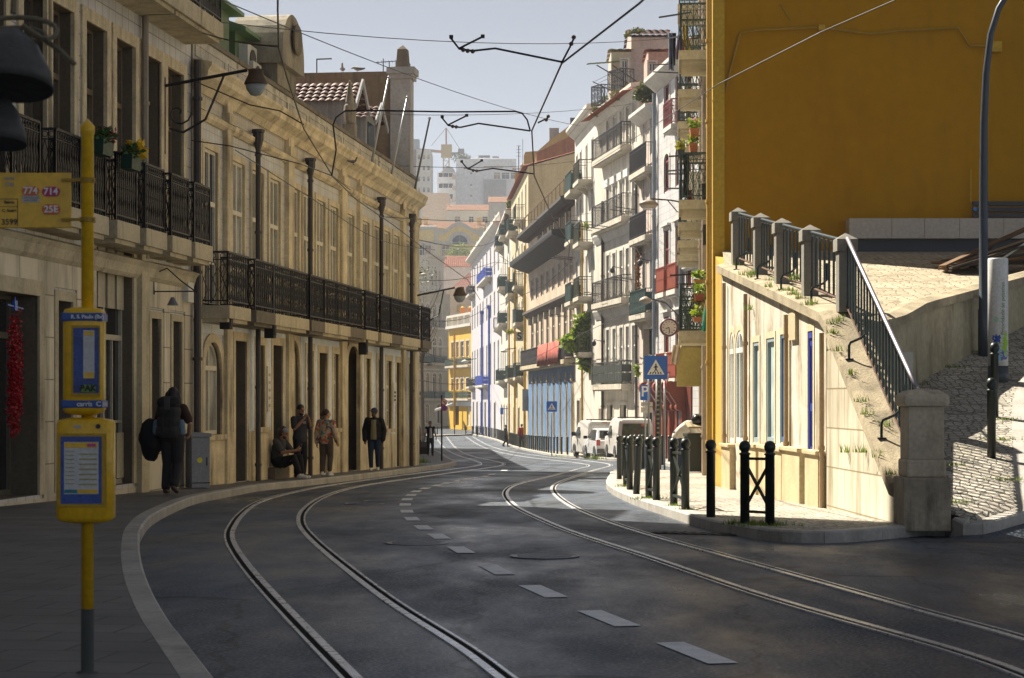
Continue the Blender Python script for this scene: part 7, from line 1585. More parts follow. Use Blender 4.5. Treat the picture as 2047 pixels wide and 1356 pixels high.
plant('bright green climbing plant spilling over the balcony beside the black-eaved house', [(1172, 700, 16, 22), (1165, 650, 16, 24), (1180, 640, 18, 14), (1148, 690, 22, 10), (1140, 682, 20, 7), (1172, 722, 14, 20), (1178, 670, 14, 22), (1160, 665, 14, 16)], 103.0, 3000, .3, ivy, 2)
plant('yellow-green shrub on the roof corner of the curved-bay house', [(1160, 262, 12, 10), (1168, 255, 9, 8)], 109, 500, .14, ivy_y, 3, 'roof_shrub')
plant('weedy shrub at the roof edge below the clothes frame', [(1197, 214, 14, 12), (1206, 205, 9, 14), (1190, 226, 8, 8)], 98, 500, .14, leaf_mat('straggly leaves', (.16,.16,.03), (.08,.1,.03)), 4, 'roof_shrub')
plant('grassy clump growing along the roof tiles by the roof railing', [(1233, 190, 12, 9), (1262, 176, 18, 10), (1280, 172, 12, 10)], 93, 900, .14, leaf_mat('dry grass leaves', (.16,.15,.04), (.24,.2,.07)), 5, 'roof_shrub')
plant('big potted bush on the narrow house roof ledge', [(1288, 185, 16, 20), (1300, 195, 12, 18), (1276, 190, 10, 12)], 88, 1100, .15, ivy_d, 6, 'roof_shrub')
plant('round clipped bush on a ledge of the green-balconied house', [(1020, 411, 7, 12)], 169, 500, .2, leaf_mat('clipped bush leaves', (.08,.13,.02), (.16,.2,.03)), 7, 'clipped_bush')
plant('weeds tufting the roof ridge beside the attic house', [(1275, 62, 16, 5), (1255, 70, 8, 5)], 96, 350, .12, leaf_mat('straggly leaves', (0,0,0), (0,0,0)), 8, 'roof_shrub')
plant('leafy pot plant at the end of a green balcony', [(1172, 452, 4, 8)], 102.5, 120, .13, ivy, 9, 'pot_plant'); plant('vine hanging down the brown-stained corner of the narrow house', [(1275, 540, 3, 30), (1277, 510, 3, 18), (1276, 570, 3, 20)], 89.3, 500, .12, leaf_mat('rusty vine', (.3,.1,.02), (.08,.06,.02)), 10); plant('pot plants on the long balcony end above the shop', [(1272, 735, 5, 6), (1275, 748, 5, 5)], 89, 260, .12, ivy, 11, 'pot_plant')
plant('yellow flowers trailing from a far balcony', [(1020, 664, 7, 4), (1043, 646, 4, 5)], 148, 200, .18, ivy_y, 12, 'pot_plant')
terra = M('terracotta', (.36,.13,.05), .8, .2, 3)
def pot(lab, x, y, d, w=.32, h=.26, lm=None, mat=None, fl=None):
    r = thing('flower_pot', lab, 'flower pot', P(x, y, d), 0, 'pots on the yellow house balconies'); b = MB().prism([(-w/2, -.12, 0), (w/2, -.12, 0), (w*.4, -.1, -h), (-w*.4, -.1, -h)], (0, .24, 0)); b.build('pot', mat or terra, r); leafy('foliage', lm or ivy, [((0, 0, .1), (w*.65, .16, .13))], 120, .09, r, int(x))
    if fl: leafy('blossom', fl, [((0, 0, .18), (w*.4, .12, .06))], 40, .06, r, 3)
pot('terracotta box of pink flowers on the highest railing of the yellow house', 1388, 258, 43, .2, .2, fl=leaf_mat('pink petals', (.5,.12,.25), (.6,.25,.35))); pot('terracotta pot of green herbs one step below the pink flowers', 1386, 287, 43, .18, .2); pot('dark pot with yellow leaves beside the herbs', 1361, 300, 46, .16, .2, ivy_y, plain('dark pot', (.03,.03,.035), .6)); pot('orange crate hung on the low balcony railing', 1396, 560, 43, .2, .2, ivy, M('orange crate', (.5,.22,.04), .6, .15, 3)); pot('red-brown basket with a hoop handle on the low balcony', 1397, 588, 42.6, .2, .15, None, M('red-brown basket', (.25,.06,.03), .7, .2, 3)); pot('clay trough of bright green plants on the low balcony floor', 1398, 634, 42.4, .28, .1, ivy, terra); pot('tan trough above the bright green plants', 1398, 610, 42.8, .26, .1, ivy_y, M('tan trough', (.4,.27,.13), .8, .15, 3))
# laundry
def cloth(lab, x0, x1, y0, y1, d, col, seed, dx=0, name='laundry', grp='washing on the yellow house'):
    b = MB(); n = 7; m = 6; rows = []
    for j in range(m+1):
        t = j/m; rows.append([P(lerp(x0, x1, i/n)*(1)+dx*t+(2*math.sin(seed+i*1.9+t*2))*t, lerp(y0, y1, t)+2*math.sin(seed*2+i)*t, d+.06*math.sin(i*1.7+seed+t)) for i in range(n+1)])
    for a, c in zip(rows, rows[1:]): b.strip(a, c); b.strip([p+Vector((0, .012, 0)) for p in a], [p+Vector((0, .012, 0)) for p in c])
    return tag(b.build(name, M('cloth %s' % lab[:24], col, .9, .2, 6, fine=.1, bmp=0), smooth=True), lab, 'laundry', grp)
cloth('grey-blue trousers pegged on the washing pole', 1335, 1345, 66, 140, 47, (.14,.17,.24), 1, 2); cloth('black garment pegged beside the grey-blue trousers', 1345, 1352, 66, 130, 47, (.02,.02,.025), 2, -2); cloth('lilac shirt hanging in the washing', 1354, 1364, 70, 118, 46.6, (.25,.24,.34), 3, -3); cloth('pink striped towel hanging in the washing', 1361, 1368, 78, 140, 46.4, (.4,.04,.12), 4, 0); cloth('yellow cloth hanging longest in the washing', 1363, 1374, 52, 130, 46.2, (.6,.42,.05), 5, 9); cloth('pale sheet end at the bottom of the washing', 1356, 1368, 112, 142, 46.5, (.4,.38,.36), 6, 0)
cloth('black shawl hanging from the lower drying rack', 1366, 1378, 305, 395, 44, (.015,.015,.018), 7, -2); cloth('maroon garment below the black shawl', 1374, 1383, 380, 412, 44, (.1,.01,.03), 8, 2); cloth('turquoise cloth blown out from the yellow corner', 1408, 1420, 618, 662, 41, (.05,.42,.36), 9, -4); cloth('pale cloth tied over the turquoise cloth', 1410, 1422, 600, 640, 41.2, (.55,.48,.4), 10, -6); cloth('pale cloth draped below the boxed balcony', 1346, 1362, 690, 728, 48, (.6,.5,.38), 11, -6)
for i, (pts, d, lb) in enumerate(((((1318, 35), (1382, 25)), 46.5, 'highest washing pole above the street'), (((1328, 77), (1358, 74)), 47, 'short washing pole among the garments'), (((1308, 130), (1345, 128)), 60, 'upper of two thin poles beside the salmon dormer'), (((1306, 144), (1355, 146)), 60, 'lower of two thin poles beside the salmon dormer'), (((1338, 313), (1400, 309)), 45, 'pole holding the dark plant pot'), (((1335, 342), (1368, 340)), 46, 'middle pole of the lower drying rack'), (((1335, 348), (1368, 348)), 46, 'second pole of the lower drying rack'), (((1330, 377), (1360, 377)), 46, 'lowest pole of the lower drying rack'), (((1340, 551), (1413, 547)), 45, 'thick pole over the low balcony'))):
    a, c = P(*pts[0], d), P(*pts[1], d-.8); tag(MB().bar(a, c, .035).build('washing_pole', iron), lb, 'pole', 'washing poles over the street')
# grass and weeds along kerbs and wall feet
rnd = random.Random(8); b = MB()
def tuft(p, n, r, h):
    for _ in range(n):
        q = Vector(p)+Vector((rnd.gauss(0, r), rnd.gauss(0, r), 0)); a = rnd.uniform(0, 6.28); hh = h*rnd.uniform(.4, 1.2); t = Vector((math.cos(a), math.sin(a), 0)); b.poly([q-t*.008, q+t*.008, q+Vector((math.sin(a)*hh*.5, -math.cos(a)*hh*.5, hh))])
for x, y, n, r_, h in ((1490, 1048, 200, .12, .06), (1530, 1052, 260, .15, .06), (1350, 1013, 70, .07, .05), (1372, 1020, 70, .07, .05), (1300, 998, 120, .12, .06), (1249, 974, 100, .1, .07), (1573, 972, 120, .12, .1), (1600, 982, 90, .1, .08), (1462, 956, 90, .1, .08), (1660, 996, 80, .06, .12), (1700, 1004, 120, .14, .06), (1730, 1008, 90, .12, .06), (1776, 1020, 90, .06, .09), (298, 971, 60, .08, .06), (505, 953, 80, .06, .1), (820, 931, 160, .15, .25), (842, 926, 120, .15, .25), (1190, 918, 160, .2, .2), (1112, 913, 80, .3, .1)): tuft(G(x, y, .12), n, r_, h)
for x, y in ((1905, 1005), (1890, 930), (2015, 960), (1830, 770), (1900, 735), (1950, 705), (2000, 880), (2016, 840)): tuft(GR(x, y), 90, .12, .05)
for k in range(26): s = SL*rnd.random(); q = root_matrix(shop.root) @ Vector((s, rnd.uniform(-.08, .2), zc_(s)-shop.zb+.05)); tuft(q, 26, .05, .1)
for x, y in ((1586, 560), (1694, 905), (1730, 905), (1760, 915), (1500, 620)): s, z = shop.px(x, y, -.05); tuft(root_matrix(shop.root) @ Vector((s, -.06, z)), 40, .05, .12)
o = b.build('grass', leaf_mat('kerb grass', (0,0,0), (0,0,0)), fix=False); o['kind'] = 'stuff'
# ================================================================ VEHICLES
def vehicle(name, lab, cat, loc, rz, L_, W, prof, zwaist, inset, paint, wheels, kids, wr=.3):
    """prof: (y, z) outline of the side seen from the left, y=0 at the tail; upper part leans in by inset above the waist"""
    r = thing(name, lab, cat, loc, rz); b = MB(); n = len(prof); H = max(z for _, z in prof)
    def half(z): return W/2-(inset*max(0, (z-zwaist)/(H-zwaist)) if z > zwaist else .03*max(0, (.5-z)))
    A = [Vector((-half(z), y, z)) for y, z in prof]; B_ = [Vector((half(z), y, z)) for y, z in prof]; a = b.add(A); c = b.add(B_)
    b.face([a+i for i in range(n)]); b.face([c+i for i in reversed(range(n))])
    for i in range(n): j = (i+1) % n; b.face([a+j, a+i, c+i, c+j])
    b.build('body', paint, r, bevel=.045, smooth=True); tyre = plain('tyre rubber', (.015,.015,.016), .8); rim = plain('wheel cover', (.45,.45,.44), .4, .5)
    for wy in wheels:
        for s in (-1, 1):
            x = s*(W/2-.09); o = MB().lathe([(wr*.62, -.1), (wr*.95, -.1), (wr, -.06), (wr, .06), (wr*.95, .1), (wr*.62, .1)], 20, (0,0,0), Matrix.Rotation(PI/2, 4, 'Y')).build('wheel', tyre, r, smooth=True, loc=(x, wy, wr)); MB().lathe([(wr*.6, 0), (wr*.3, .02), (.001, .03)], 16, (s*.09, 0, 0), Matrix.Rotation(s*PI/2, 4, 'Y')).build('rim', rim, o, smooth=True)
            arch = [(x-s*-.115, wy+math.cos(a_)*(wr+.06), wr+math.sin(a_)*(wr+.06)) for a_ in [PI*k/10 for k in range(11)]]; MB().prism(arch, (-s*.14, 0, 0)).build('wheel_arch', black_m, r)
    for nm, m, boxes in kids:
        q = MB()
        for bx in boxes: q.box(*bx) if len(bx) == 6 else q.prism(*bx)
        q.build(nm, m, r, bevel=.008)
    return r
vw = M('dusty white van paint', (.7,.68,.64), .35, .08, 2, (.4,.35,.28), .35, bmp=0, coat=.4); tail = plain('tail lamp red', (.4,.015,.01), .25); vgl = glass_mat('car glass', (.03,.035,.04), .04); grim = plain('grey bumper plastic', (.08,.08,.085), .6); plate = plain('number plate', (.7,.7,.66), .4)
vprof = [(0.02, .32), (0, .5), (0.0, .95), (.1, 1.5), (.2, 1.74), (.4, 1.82), (2.2, 1.82), (2.75, 1.72), (3.3, 1.12), (3.95, .98), (4.05, .7), (4.05, .35), (3.9, .25), (.2, .25)]
pic = M('window film picture', (.06,.1,.03), .3, .9, 5, (.4,.1,.05), .9, fine=.3, bmp=0)
def rear_kit(film, filmz=(1.02, 1.62), W=1.62):
    hx = W/2
    return [('rear_window', film, [((([(-hx*.78, -.0, filmz[0]), (hx*.78, -.0, filmz[0]), (hx*.68, .14, filmz[1]), (-hx*.68, .14, filmz[1])])), (0, -.025, 0))]), ('tail_lamp', tail, [(-hx-.005, -.02, .62, -hx+.13, .1, 1.05)]), ('tail_lamp', tail, [(hx-.13, -.02, .62, hx+.005, .1, 1.05)]), ('bumper', grim, [(-hx-.01, -.1, .3, hx+.01, .06, .52)]), ('number_plate', plate, [(-.26, -.025, .68, .26, .0, .79)]), ('roof_rack', iron, [(-hx*.75, .3, 1.86, hx*.75, .34, 1.9), (-hx*.75, 1.3, 1.86, hx*.75, 1.34, 1.9), (-hx*.7, .3, 1.82, -hx*.66, .34, 1.9), (hx*.66, .3, 1.82, hx*.7, .34, 1.9), (-hx*.7, 1.3, 1.82, -hx*.66, 1.34, 1.9), (hx*.66, 1.3, 1.82, hx*.7, 1.34, 1.9)])]
def road_p(x, y): p = G(x, y); return p
sidewin = lambda x, y0, y1, z0, z1, dx: ([(x, y0, z0), (x, y1, z0), (x+dx, y1-.35, z1), (x+dx, y0+.05, z1)], (-.012, 0, 0))
hx = .81
p = road_p(1275, 922); p.x = P(1271, 0, p.y).x
d1 = p.y
vkids = rear_kit(pic)+[('side_window', vgl, [sidewin(-hx-.002, 2.0, 3.1, 1.05, 1.55, .09)]), ('sticker', plain('orange sticker', (.6,.15,.02), .4), [([(.25, .09, 1.5), (.5, .09, 1.5), (.49, .115, 1.6), (.26, .115, 1.6)], (0, -.03, 0))]), ('door_seam', sblack, [(-.006, -.028, .55, .006, .0, 1.0)]), ('wing_mirror', black_m, [(-hx-.22, 2.85, 1.05, -hx-.02, 3.0, 1.25)])]
vehicle('parked_van', 'dusty white van with a colourful picture film over its rear windows, first behind the bollards', 'van', p, .09, 4.05, 1.62, vprof, 1.0, .11, vw, (.75, 3.3), vkids)
p2_ = road_p(1200, 919); dv = p2_.y+4; p2_ = Vector((P(1207, 0, dv).x, dv, zr(dv)))
vk2 = rear_kit(plain('blank white rear panel', (.62,.62,.6), .4))+[('side_window', vgl, [sidewin(-hx-.002, 2.0, 3.1, 1.05, 1.55, .09)]), ('wing_mirror', black_m, [(-hx-.22, 2.85, 1.05, -hx-.02, 3.0, 1.25)]), ('brake_lamp', tail, [(-.05, .19, 1.7, .2, .26, 1.75)])]
vehicle('parked_van', 'white van with plain closed rear doors, farthest of the parked vehicles', 'van', p2_, .16, 4.05, 1.62, vprof, 1.0, .11, vw, (.75, 3.3), vk2)
cprof = [(0.03, .3), (0, .55), (.05, .85), (.25, .95), (.6, 1.36), (.95, 1.44), (2.0, 1.42), (2.75, .96), (3.6, .82), (3.75, .6), (3.72, .3), (3.5, .22), (.25, .22)]
dv = (d1+dv)/2+.6; pc_ = Vector((P(1222, 0, dv).x+.1, dv, zr(dv)))
hc = .78; vehicle('parked_car', 'small white hatchback half hidden between the two white vans', 'car', pc_, .13, 3.75, 1.56, cprof, .9, .16, M('white car paint', (.74,.75,.76), .25, .05, 2, bmp=0, coat=.6), (.65, 3.05), [('rear_window', vgl, [([(-hc*.8, .24, .98), (hc*.8, .24, .98), (hc*.7, .58, 1.33), (-hc*.7, .58, 1.33)], (0, -.02, .015))]), ('side_window', vgl, [([(-hc+.0, .45, .98), (-hc+.0, 2.6, .98), (-hc+.13, 1.95, 1.36), (-hc+.13, .75, 1.36)], (-.014, 0, .0))]), ('tail_lamp', tail, [(-hc-.004, .0, .65, -hc+.16, .12, .92)]), ('tail_lamp', tail, [(hc-.16, .0, .65, hc+.004, .12, .92)]), ('wing_mirror', black_m, [(-hc-.2, 2.45, .92, -hc-.02, 2.58, 1.06)]), ('bumper', grim, [(-hc, -.06, .3, hc, .04, .5)])], .28)
dv = 172; vehicle('parked_car', 'dark car with a red tail lamp just past the far corner of the balconied front', 'car', (P(826, 0, dv).x, dv, zr(dv)), .25, 3.75, 1.7, [(y, z*1.1) for y, z in cprof], .95, .16, plain('dark grey car paint', (.03,.03,.03), .3), (.65, 3.05), [('rear_window', vgl, [([(-.62, .24, 1.08), (.62, .24, 1.08), (.54, .58, 1.46), (-.54, .58, 1.46)], (0, -.02, .015))]), ('tail_lamp', tail, [(-.86, .0, .75, -.66, .12, 1.0)]), ('tail_lamp', tail, [(.66, .0, .75, .86, .12, 1.0)]), ('bumper', grim, [(-.85, -.06, .3, .85, .04, .5)])], .3)
# ================================================================ PEOPLE
def remesh(b, name, mat, vox, parent, smooth_it=4):
    o = b.build(name, mat, None, fix=False); md = o.modifiers.new('remesh', 'REMESH'); md.mode = 'VOXEL'; md.voxel_size = vox
    ms = o.modifiers.new('smooth', 'SMOOTH'); ms.iterations = smooth_it; ms.factor = .5
    dg = bpy.context.evaluated_depsgraph_get(); dg.update(); me = bpy.data.meshes.new_from_object(o.evaluated_get(dg)); old = o.data; bpy.data.objects.remove(o); bpy.data.meshes.remove(old)
    me.materials.clear(); me.materials.append(mat)
    for p in me.polygons: p.use_smooth = True; p.material_index = 0
    return link(name, me, parent)
def limb(b, pts, rs, n=12):
    pts = [Vector(p) for p in pts]; q = []; r = []
    d0 = (pts[0]-pts[1]).normalized(); d1 = (pts[-1]-pts[-2]).normalized()
    for k in (1, .8, .45): q.append(pts[0]+d0*rs[0]*k); r.append(rs[0]*math.sqrt(max(.02, 1-k*k)))
    for i, p in enumerate(pts):
        q.append(p); r.append(rs[i])
    for k in (.45, .8, 1): q.append(pts[-1]+d1*rs[-1]*k); r.append(rs[-1]*math.sqrt(max(.02, 1-k*k)))
    b.tube(q, r, n)
def ell(b, c, rx, ry, rz, M_=None, n=14, m=10): b.lathe([(max(1e-5, math.sin(PI*k/m)), -math.cos(PI*k/m)) for k in range(m+1)], n, c, (M_ or Matrix.Identity(3)).to_4x4() @ Matrix.Diagonal((rx, ry, rz, 1)))
def torso(b, J, g, zlo=0.0):
    """stacked ellipses from hips to collar, following the spine"""
    side = (J['shL']-J['shR']).normalized(); hs = (J['hipL']-J['hipR']).normalized(); n = 16; rows = []
    spine = [J['pel']+Vector((0, 0, -.1)), J['pel'], J['waist'], J['chest'], (J['chest']+J['neck'])*.5, J['neck']]
    R_ = [(.12, .1), (.17, .125), (.145, .105), (.175, .12), (.165, .1), (.06, .06)]
    sp = catmull(spine, 3); k = len(sp)
    for i, p in enumerate(sp):
        t = i/3; a = int(min(t, 4.999)); f = t-a; rx, ry = lerp(R_[a][0], R_[a+1][0], f)+g, lerp(R_[a][1], R_[a+1][1], f)+g
        rx *= J.get('_wid', 1)
        ax = (sp[min(i+1, k-1)]-sp[max(i-1, 0)]).normalized(); s = hs.lerp(side, min(1, i/(k*.6))); s = (s-ax*s.dot(ax)).normalized(); w = ax.cross(s)
        rows.append([p+s*rx*math.cos(2*PI*j/n)+w*ry*math.sin(2*PI*j/n) for j in range(n)])
    st = b.add([v for r in rows for v in r])
    for i in range(k-1):
        for j in range(n): b.face([st+i*n+j, st+i*n+(j+1) % n, st+(i+1)*n+(j+1) % n, st+(i+1)*n+j])
    b.face([st+j for j in reversed(range(n))]); b.face([st+(k-1)*n+j for j in range(n)])
    for s in 'LR': limb(b, [J['chest']*.3+J['sh'+s]*.7+Vector((0, 0, .0)), J['sh'+s]], [.07+g, .06+g])
def hand(b, wr, d, nrm, thumb, curl=.5):
    """palm, four unequal fingers and a thumb leaving the side of the palm"""
    d = d.normalized(); nrm = (nrm-d*nrm.dot(d)).normalized(); s = d.cross(nrm)*thumb
    for q in (-.025, -.008, .009, .026): limb(b, [wr+s*q*.6, wr+d*.085+s*q], [.014, .012], 8)
    for q, L_ in ((.027, .068), (.01, .078), (-.008, .072), (-.025, .056)):
        a = wr+d*.088+s*q; c1 = (d*math.cos(curl*.7)+nrm*math.sin(curl*.7)); c2 = (d*math.cos(curl*1.7)+nrm*math.sin(curl*1.7)); e = a+c1*L_*.5; limb(b, [a, e, e+c2*L_*.5], [.0095, .009, .0075], 8)
    a = wr+d*.03+s*.03; e = a+(d*.6+s*.8).normalized()*.035; limb(b, [a, e, e+(d*.85+s*.25+nrm*.4).normalized()*.032], [.012, .011, .009], 8)
def person(lab, loc, rz, H, J_, skin, cl, group=None, hands=None, head=(0, 0), hair=None, vox=.009, wid=1.0, beard=None):
    """J_: joint overrides in metres for a 1.75 m body facing -Y; cl: list of (name, kind, material, extra)"""
    J = dict(pel=(0, 0, .95), waist=(0, 0, 1.1), chest=(0, 0, 1.29), neck=(0, .01, 1.5), head=(0, -.02, 1.635), shL=(.185, .01, 1.42), elL=(.23, .03, 1.14), wrL=(.24, -.05, .89), shR=(-.185, .01, 1.42), elR=(-.23, .03, 1.14), wrR=(-.24, -.05, .89), hipL=(.09, 0, .92), knL=(.1, -.02, .5), anL=(.1, .03, .09), hipR=(-.09, 0, .92), knR=(-.1, -.02, .5), anR=(-.1, .03, .09), ftL=(.12, -.14, .035), ftR=(-.12, -.14, .035))
    J.update(J_); J = {k: Vector(v) if isinstance(v, tuple) else v for k, v in J.items()}; J['_wid'] = wid
    r = thing('person', lab, 'person', loc, rz, group); r.scale = (H/1.75,)*3
    hd = Matrix.Rotation(head[0], 3, 'Z') @ Matrix.Rotation(head[1], 3, 'X'); hc = J['head']
    b = MB(); torso(b, J, 0); limb(b, [J['neck']-Vector((0, 0, .05)), hc-Vector((0, 0, .05))], [.055, .052])
    ell(b, hc+Vector((0, 0, .025)), .077, .095, .105, hd); ell(b, hc+hd @ Vector((0, -.03, -.06)), .058, .065, .06, hd)
    limb(b, [hc+hd @ Vector((0, -.09, .02)), hc+hd @ Vector((0, -.112, -.022))], [.011, .016], 8); limb(b, [hc+hd @ Vector((-.035, -.085, .04)), hc+hd @ Vector((.035, -.085, .04))], [.012, .012], 8); limb(b, [hc+hd @ Vector((-.02, -.088, -.062)), hc+hd @ Vector((.02, -.088, -.062))], [.01, .01], 8)
    for s in (-1, 1): ell(b, hc+hd @ Vector((s*.08, .005, .0)), .012, .022, .032, hd, 8, 6)
    for s in 'LR':
        limb(b, [J['sh'+s], J['sh'+s].lerp(J['el'+s], .5), J['el'+s], J['el'+s].lerp(J['wr'+s], .35), J['wr'+s]], [.056, .048, .04, .042, .028]); limb(b, [J['hip'+s], J['hip'+s].lerp(J['kn'+s], .4), J['kn'+s], J['kn'+s].lerp(J['an'+s], .35), J['an'+s]], [.092, .085, .058, .06, .038]); limb(b, [J['an'+s]+Vector((0, .03, -.045)), J['ft'+s]], [.04, .033])
        hd_, hn, hc_ = (hands or {}).get(s, (J['wr'+s]-J['el'+s], Vector((-.6 if s == 'L' else .6, -.6, 0)), .6)); hand(b, J['wr'+s], Vector(hd_), Vector(hn), 1 if s == 'L' else -1, hc_)
    remesh(b, 'body', skin, vox, r, 3)
    for s in (-1, 1): MB().sphere(hc+hd @ Vector((s*.031, -.086, .02)), .0095, 8, 6).build('eye', plain('dark eye', (.02,.015,.012), .2), r, smooth=True)
    for nm, kind, m, ex in cl:
        b = MB(); g = ex.get('g', .014)
        if kind == 'top':
            torso(b, J, g); lo = ex.get('hem', 0)
            if lo: limb(b, [J['pel']+Vector((-.06, 0, -lo)), J['pel']+Vector((.06, 0, -lo))], [.12+g, .12+g])
            for s in 'LR':
                if ex.get('sleeve') == 'long': limb(b, [J['sh'+s], J['el'+s], J['el'+s].lerp(J['wr'+s], .9)], [.06+g, .05+g, .036+g])
                elif ex.get('sleeve') == 'short': limb(b, [J['sh'+s], J['sh'+s].lerp(J['el'+s], .75)], [.062+g, .06+g])
        if kind == 'open':                   # open jacket: shoulders, back and two front halves leaving the chest free
            torso(b, J, g)
            for s in 'LR':
                if ex.get('sleeve') == 'long': limb(b, [J['sh'+s], J['el'+s], J['el'+s].lerp(J['wr'+s], .95)], [.068+g, .056+g, .042+g])
        if kind == 'legs':
            limb(b, [J['pel']+Vector((-.05, 0, .03)), J['pel']+Vector((.05, 0, .03))], [.125+g, .125+g])
            for s in 'LR': limb(b, [J['hip'+s], J['hip'+s].lerp(J['kn'+s], .5), J['kn'+s], J['kn'+s].lerp(J['an'+s], ex.get('len', .92))], [.098+g, .086+g, .066+g, ex.get('cuff', .05)+g])
        if kind == 'shoes':
            for s in 'LR':
                f = (J['ft'+s]-J['an'+s]); f.z = 0; f.normalize(); a = J['an'+s]; z0 = min(a.z-.05, J['ft'+s].z)
                limb(b, [a-f*.03+Vector((0, 0, -.045)), J['ft'+s]], [.046, .04]); limb(b, [a, a-Vector((0, 0, .04))], [.044, .046])
        if kind == 'cap':
            ell(b, hc+hd @ Vector((0, .01, .06)), .09, .108, .085, hd); 
            if ex.get('peak'): ell(b, hc+hd @ Vector((0, -.12, .055)), .07, .075, .012, hd)
        if kind == 'hair':
            ell(b, hc+hd @ Vector((0, .022, .05)), .09, .1, .1, hd)
            if ex.get('long'):
                for sx in (-.07, .07): limb(b, [hc+hd @ Vector((sx, .03, .02)), hc+hd @ Vector((sx*1.3, .04, -.12)), hc+hd @ Vector((sx*1.6, .02, -.24))], [.06, .06, .04])
                limb(b, [hc+hd @ Vector((0, .05, .02)), hc+hd @ Vector((0, .1, -.13)), hc+hd @ Vector((0, .12, -.24))], [.095, .1, .06])
            if ex.get('bun'): ell(b, hc+hd @ Vector((.03, .12, .0)), .055, .055, .055, hd)
            if ex.get('curly'): ell(b, hc+hd @ Vector((0, .06, .03)), .12, .1, .12, hd)
        if kind == 'beard': ell(b, hc+hd @ Vector((0, -.05, -.075)), .062, .052, .05, hd)
        remesh(b, nm, m, ex.get('vox', .012), r, 3)
        if kind == 'open':
            pass
    return r, J
def cm(n, col, r=.85, var=.2, sc_=5): return M('cloth '+n, col, r, var, sc_, fine=.12, bmp=.15, bscale=60)
def front_panel(r, J, m, name, w0, w1, z0, z1):
    """shirt front seen between the two halves of an open jacket"""
    b = MB(); n = 8; rows = []
    for k in range(n+1):
        t = k/n; z = lerp(z0, z1, t); w = lerp(w0, w1, t); rows.append([Vector((x*w, -.168+.03*abs(x)**2-.006*math.sin(t*5)+(.03 if t > .85 else 0)*(t-.85)/.15, z)) for x in (-1, -.6, -.2, .2, .6, 1)])
    for a, c in zip(rows, rows[1:]): b.strip(a, c); b.strip([v+Vector((0, .03, 0)) for v in a], [v+Vector((0, .03, 0)) for v in c])
    return b.build(name, m, r, smooth=True)
sk_l = M('light brown skin', (.42,.24,.15), .55, .12, 6, fine=.05, bmp=0); sk_m = M('tan skin', (.3,.16,.09), .55, .12, 6, fine=.05, bmp=0); sk_d = M('dark brown skin', (.085,.045,.028), .5, .12, 6, fine=.05, bmp=0)
hair_b = plain('black hair', (.012,.01,.009), .6); hair_br = plain('dark brown hair', (.035,.02,.012), .6)
shoe_w = plain('white trainers', (.6,.6,.58), .6); shoe_d = plain('dark shoes', (.03,.02,.018), .5)
def by_wall(x, off):
    d = (10.286-off)/(.118-(x-CX)/FP); return Vector((P(x, 0, d).x, d, zr(d)+.14))
# 1 backpacker walking away
p = G(345, 988, .13); Hb = 215*p.y/FP*.985
r, J = person('long-haired person walking away with a big rucksack and a black duffel bag', p, PI-.1, Hb, dict(hipL=(.09, 0, .92), knL=(.1, -.06, .5), anL=(.1, .04, .1), ftL=(.11, -.13, .04), hipR=(-.09, 0, .92), knR=(-.09, .0, .5), anR=(-.08, .2, .16), ftR=(-.09, .08, .05), elR=(-.31, .06, 1.16), wrR=(-.24, -.12, .98), elL=(.25, .02, 1.14), wrL=(.27, -.04, .92), head=(0, -.05, 1.625), neck=(0, -.01, 1.5)), sk_l,
    [('shirt', 'top', cm('dark brown tee', (.05,.022,.012)), dict(sleeve='short')), ('trousers', 'legs', cm('charcoal trousers', (.028,.028,.028)), dict(g=.022, cuff=.06)), ('shoes', 'shoes', plain('brown boots', (.06,.03,.018), .6), {}), ('hair', 'hair', hair_b, dict(long=1))], vox=.008)
R = root_matrix(r); k = Hb/1.75
q = thing('rucksack', 'large dark grey hiking rucksack on the long-haired walker', 'rucksack', R @ Vector((0, .17, .98)), r.rotation_euler.z); q.scale = (k,)*3; rk = cm('rucksack fabric', (.035,.035,.033))
b = MB(); limb(b, [(-.07, .06, .06), (.07, .06, .06)], [.15, .15]); limb(b, [(-.06, .05, .2), (.06, .05, .2)], [.15, .15]); limb(b, [(-.06, .04, .38), (.06, .04, .38)], [.14, .14]); remesh(b, 'pack', rk, .012, q); b = MB(); limb(b, [(-.09, .05, .53), (.09, .05, .53)], [.11, .11]); remesh(b, 'top_pocket', cm('rucksack lid', (.022,.022,.024)), .012, q)
for s in (-1, 1): b = MB(); limb(b, [(s*.21, .05, .2), (s*.22, .04, .05)], [.055, .06]); remesh(b, 'side_pocket', cm('pale blue pocket', (.16,.24,.33)), .012, q); MB().bar((s*.06, .215, .0), (s*.06, .2, .42), .025, .012).build('strap', black_m, q)
MB().box(-.05, .17, .42, .05, .19, .62).build('strap_panel', cm('grey panel', (.07,.07,.07)), q, bevel=.008)
q = thing('duffel_bag', 'bulging black duffel bag slung at the side of the long-haired walker', 'bag', R @ Vector((.36, .0, .92)), r.rotation_euler.z); q.scale = (k,)*3
lump('bag', cm('black duffel fabric', (.008,.008,.01)), (0, 0, -.02), (.2, .26, .34), q, 4, .2, 18, 12); MB().tube([(-.05, 0, .28), (-.14, .03, .5), (-.2, .06, .56)], .015, 6).build('strap', black_m, q)
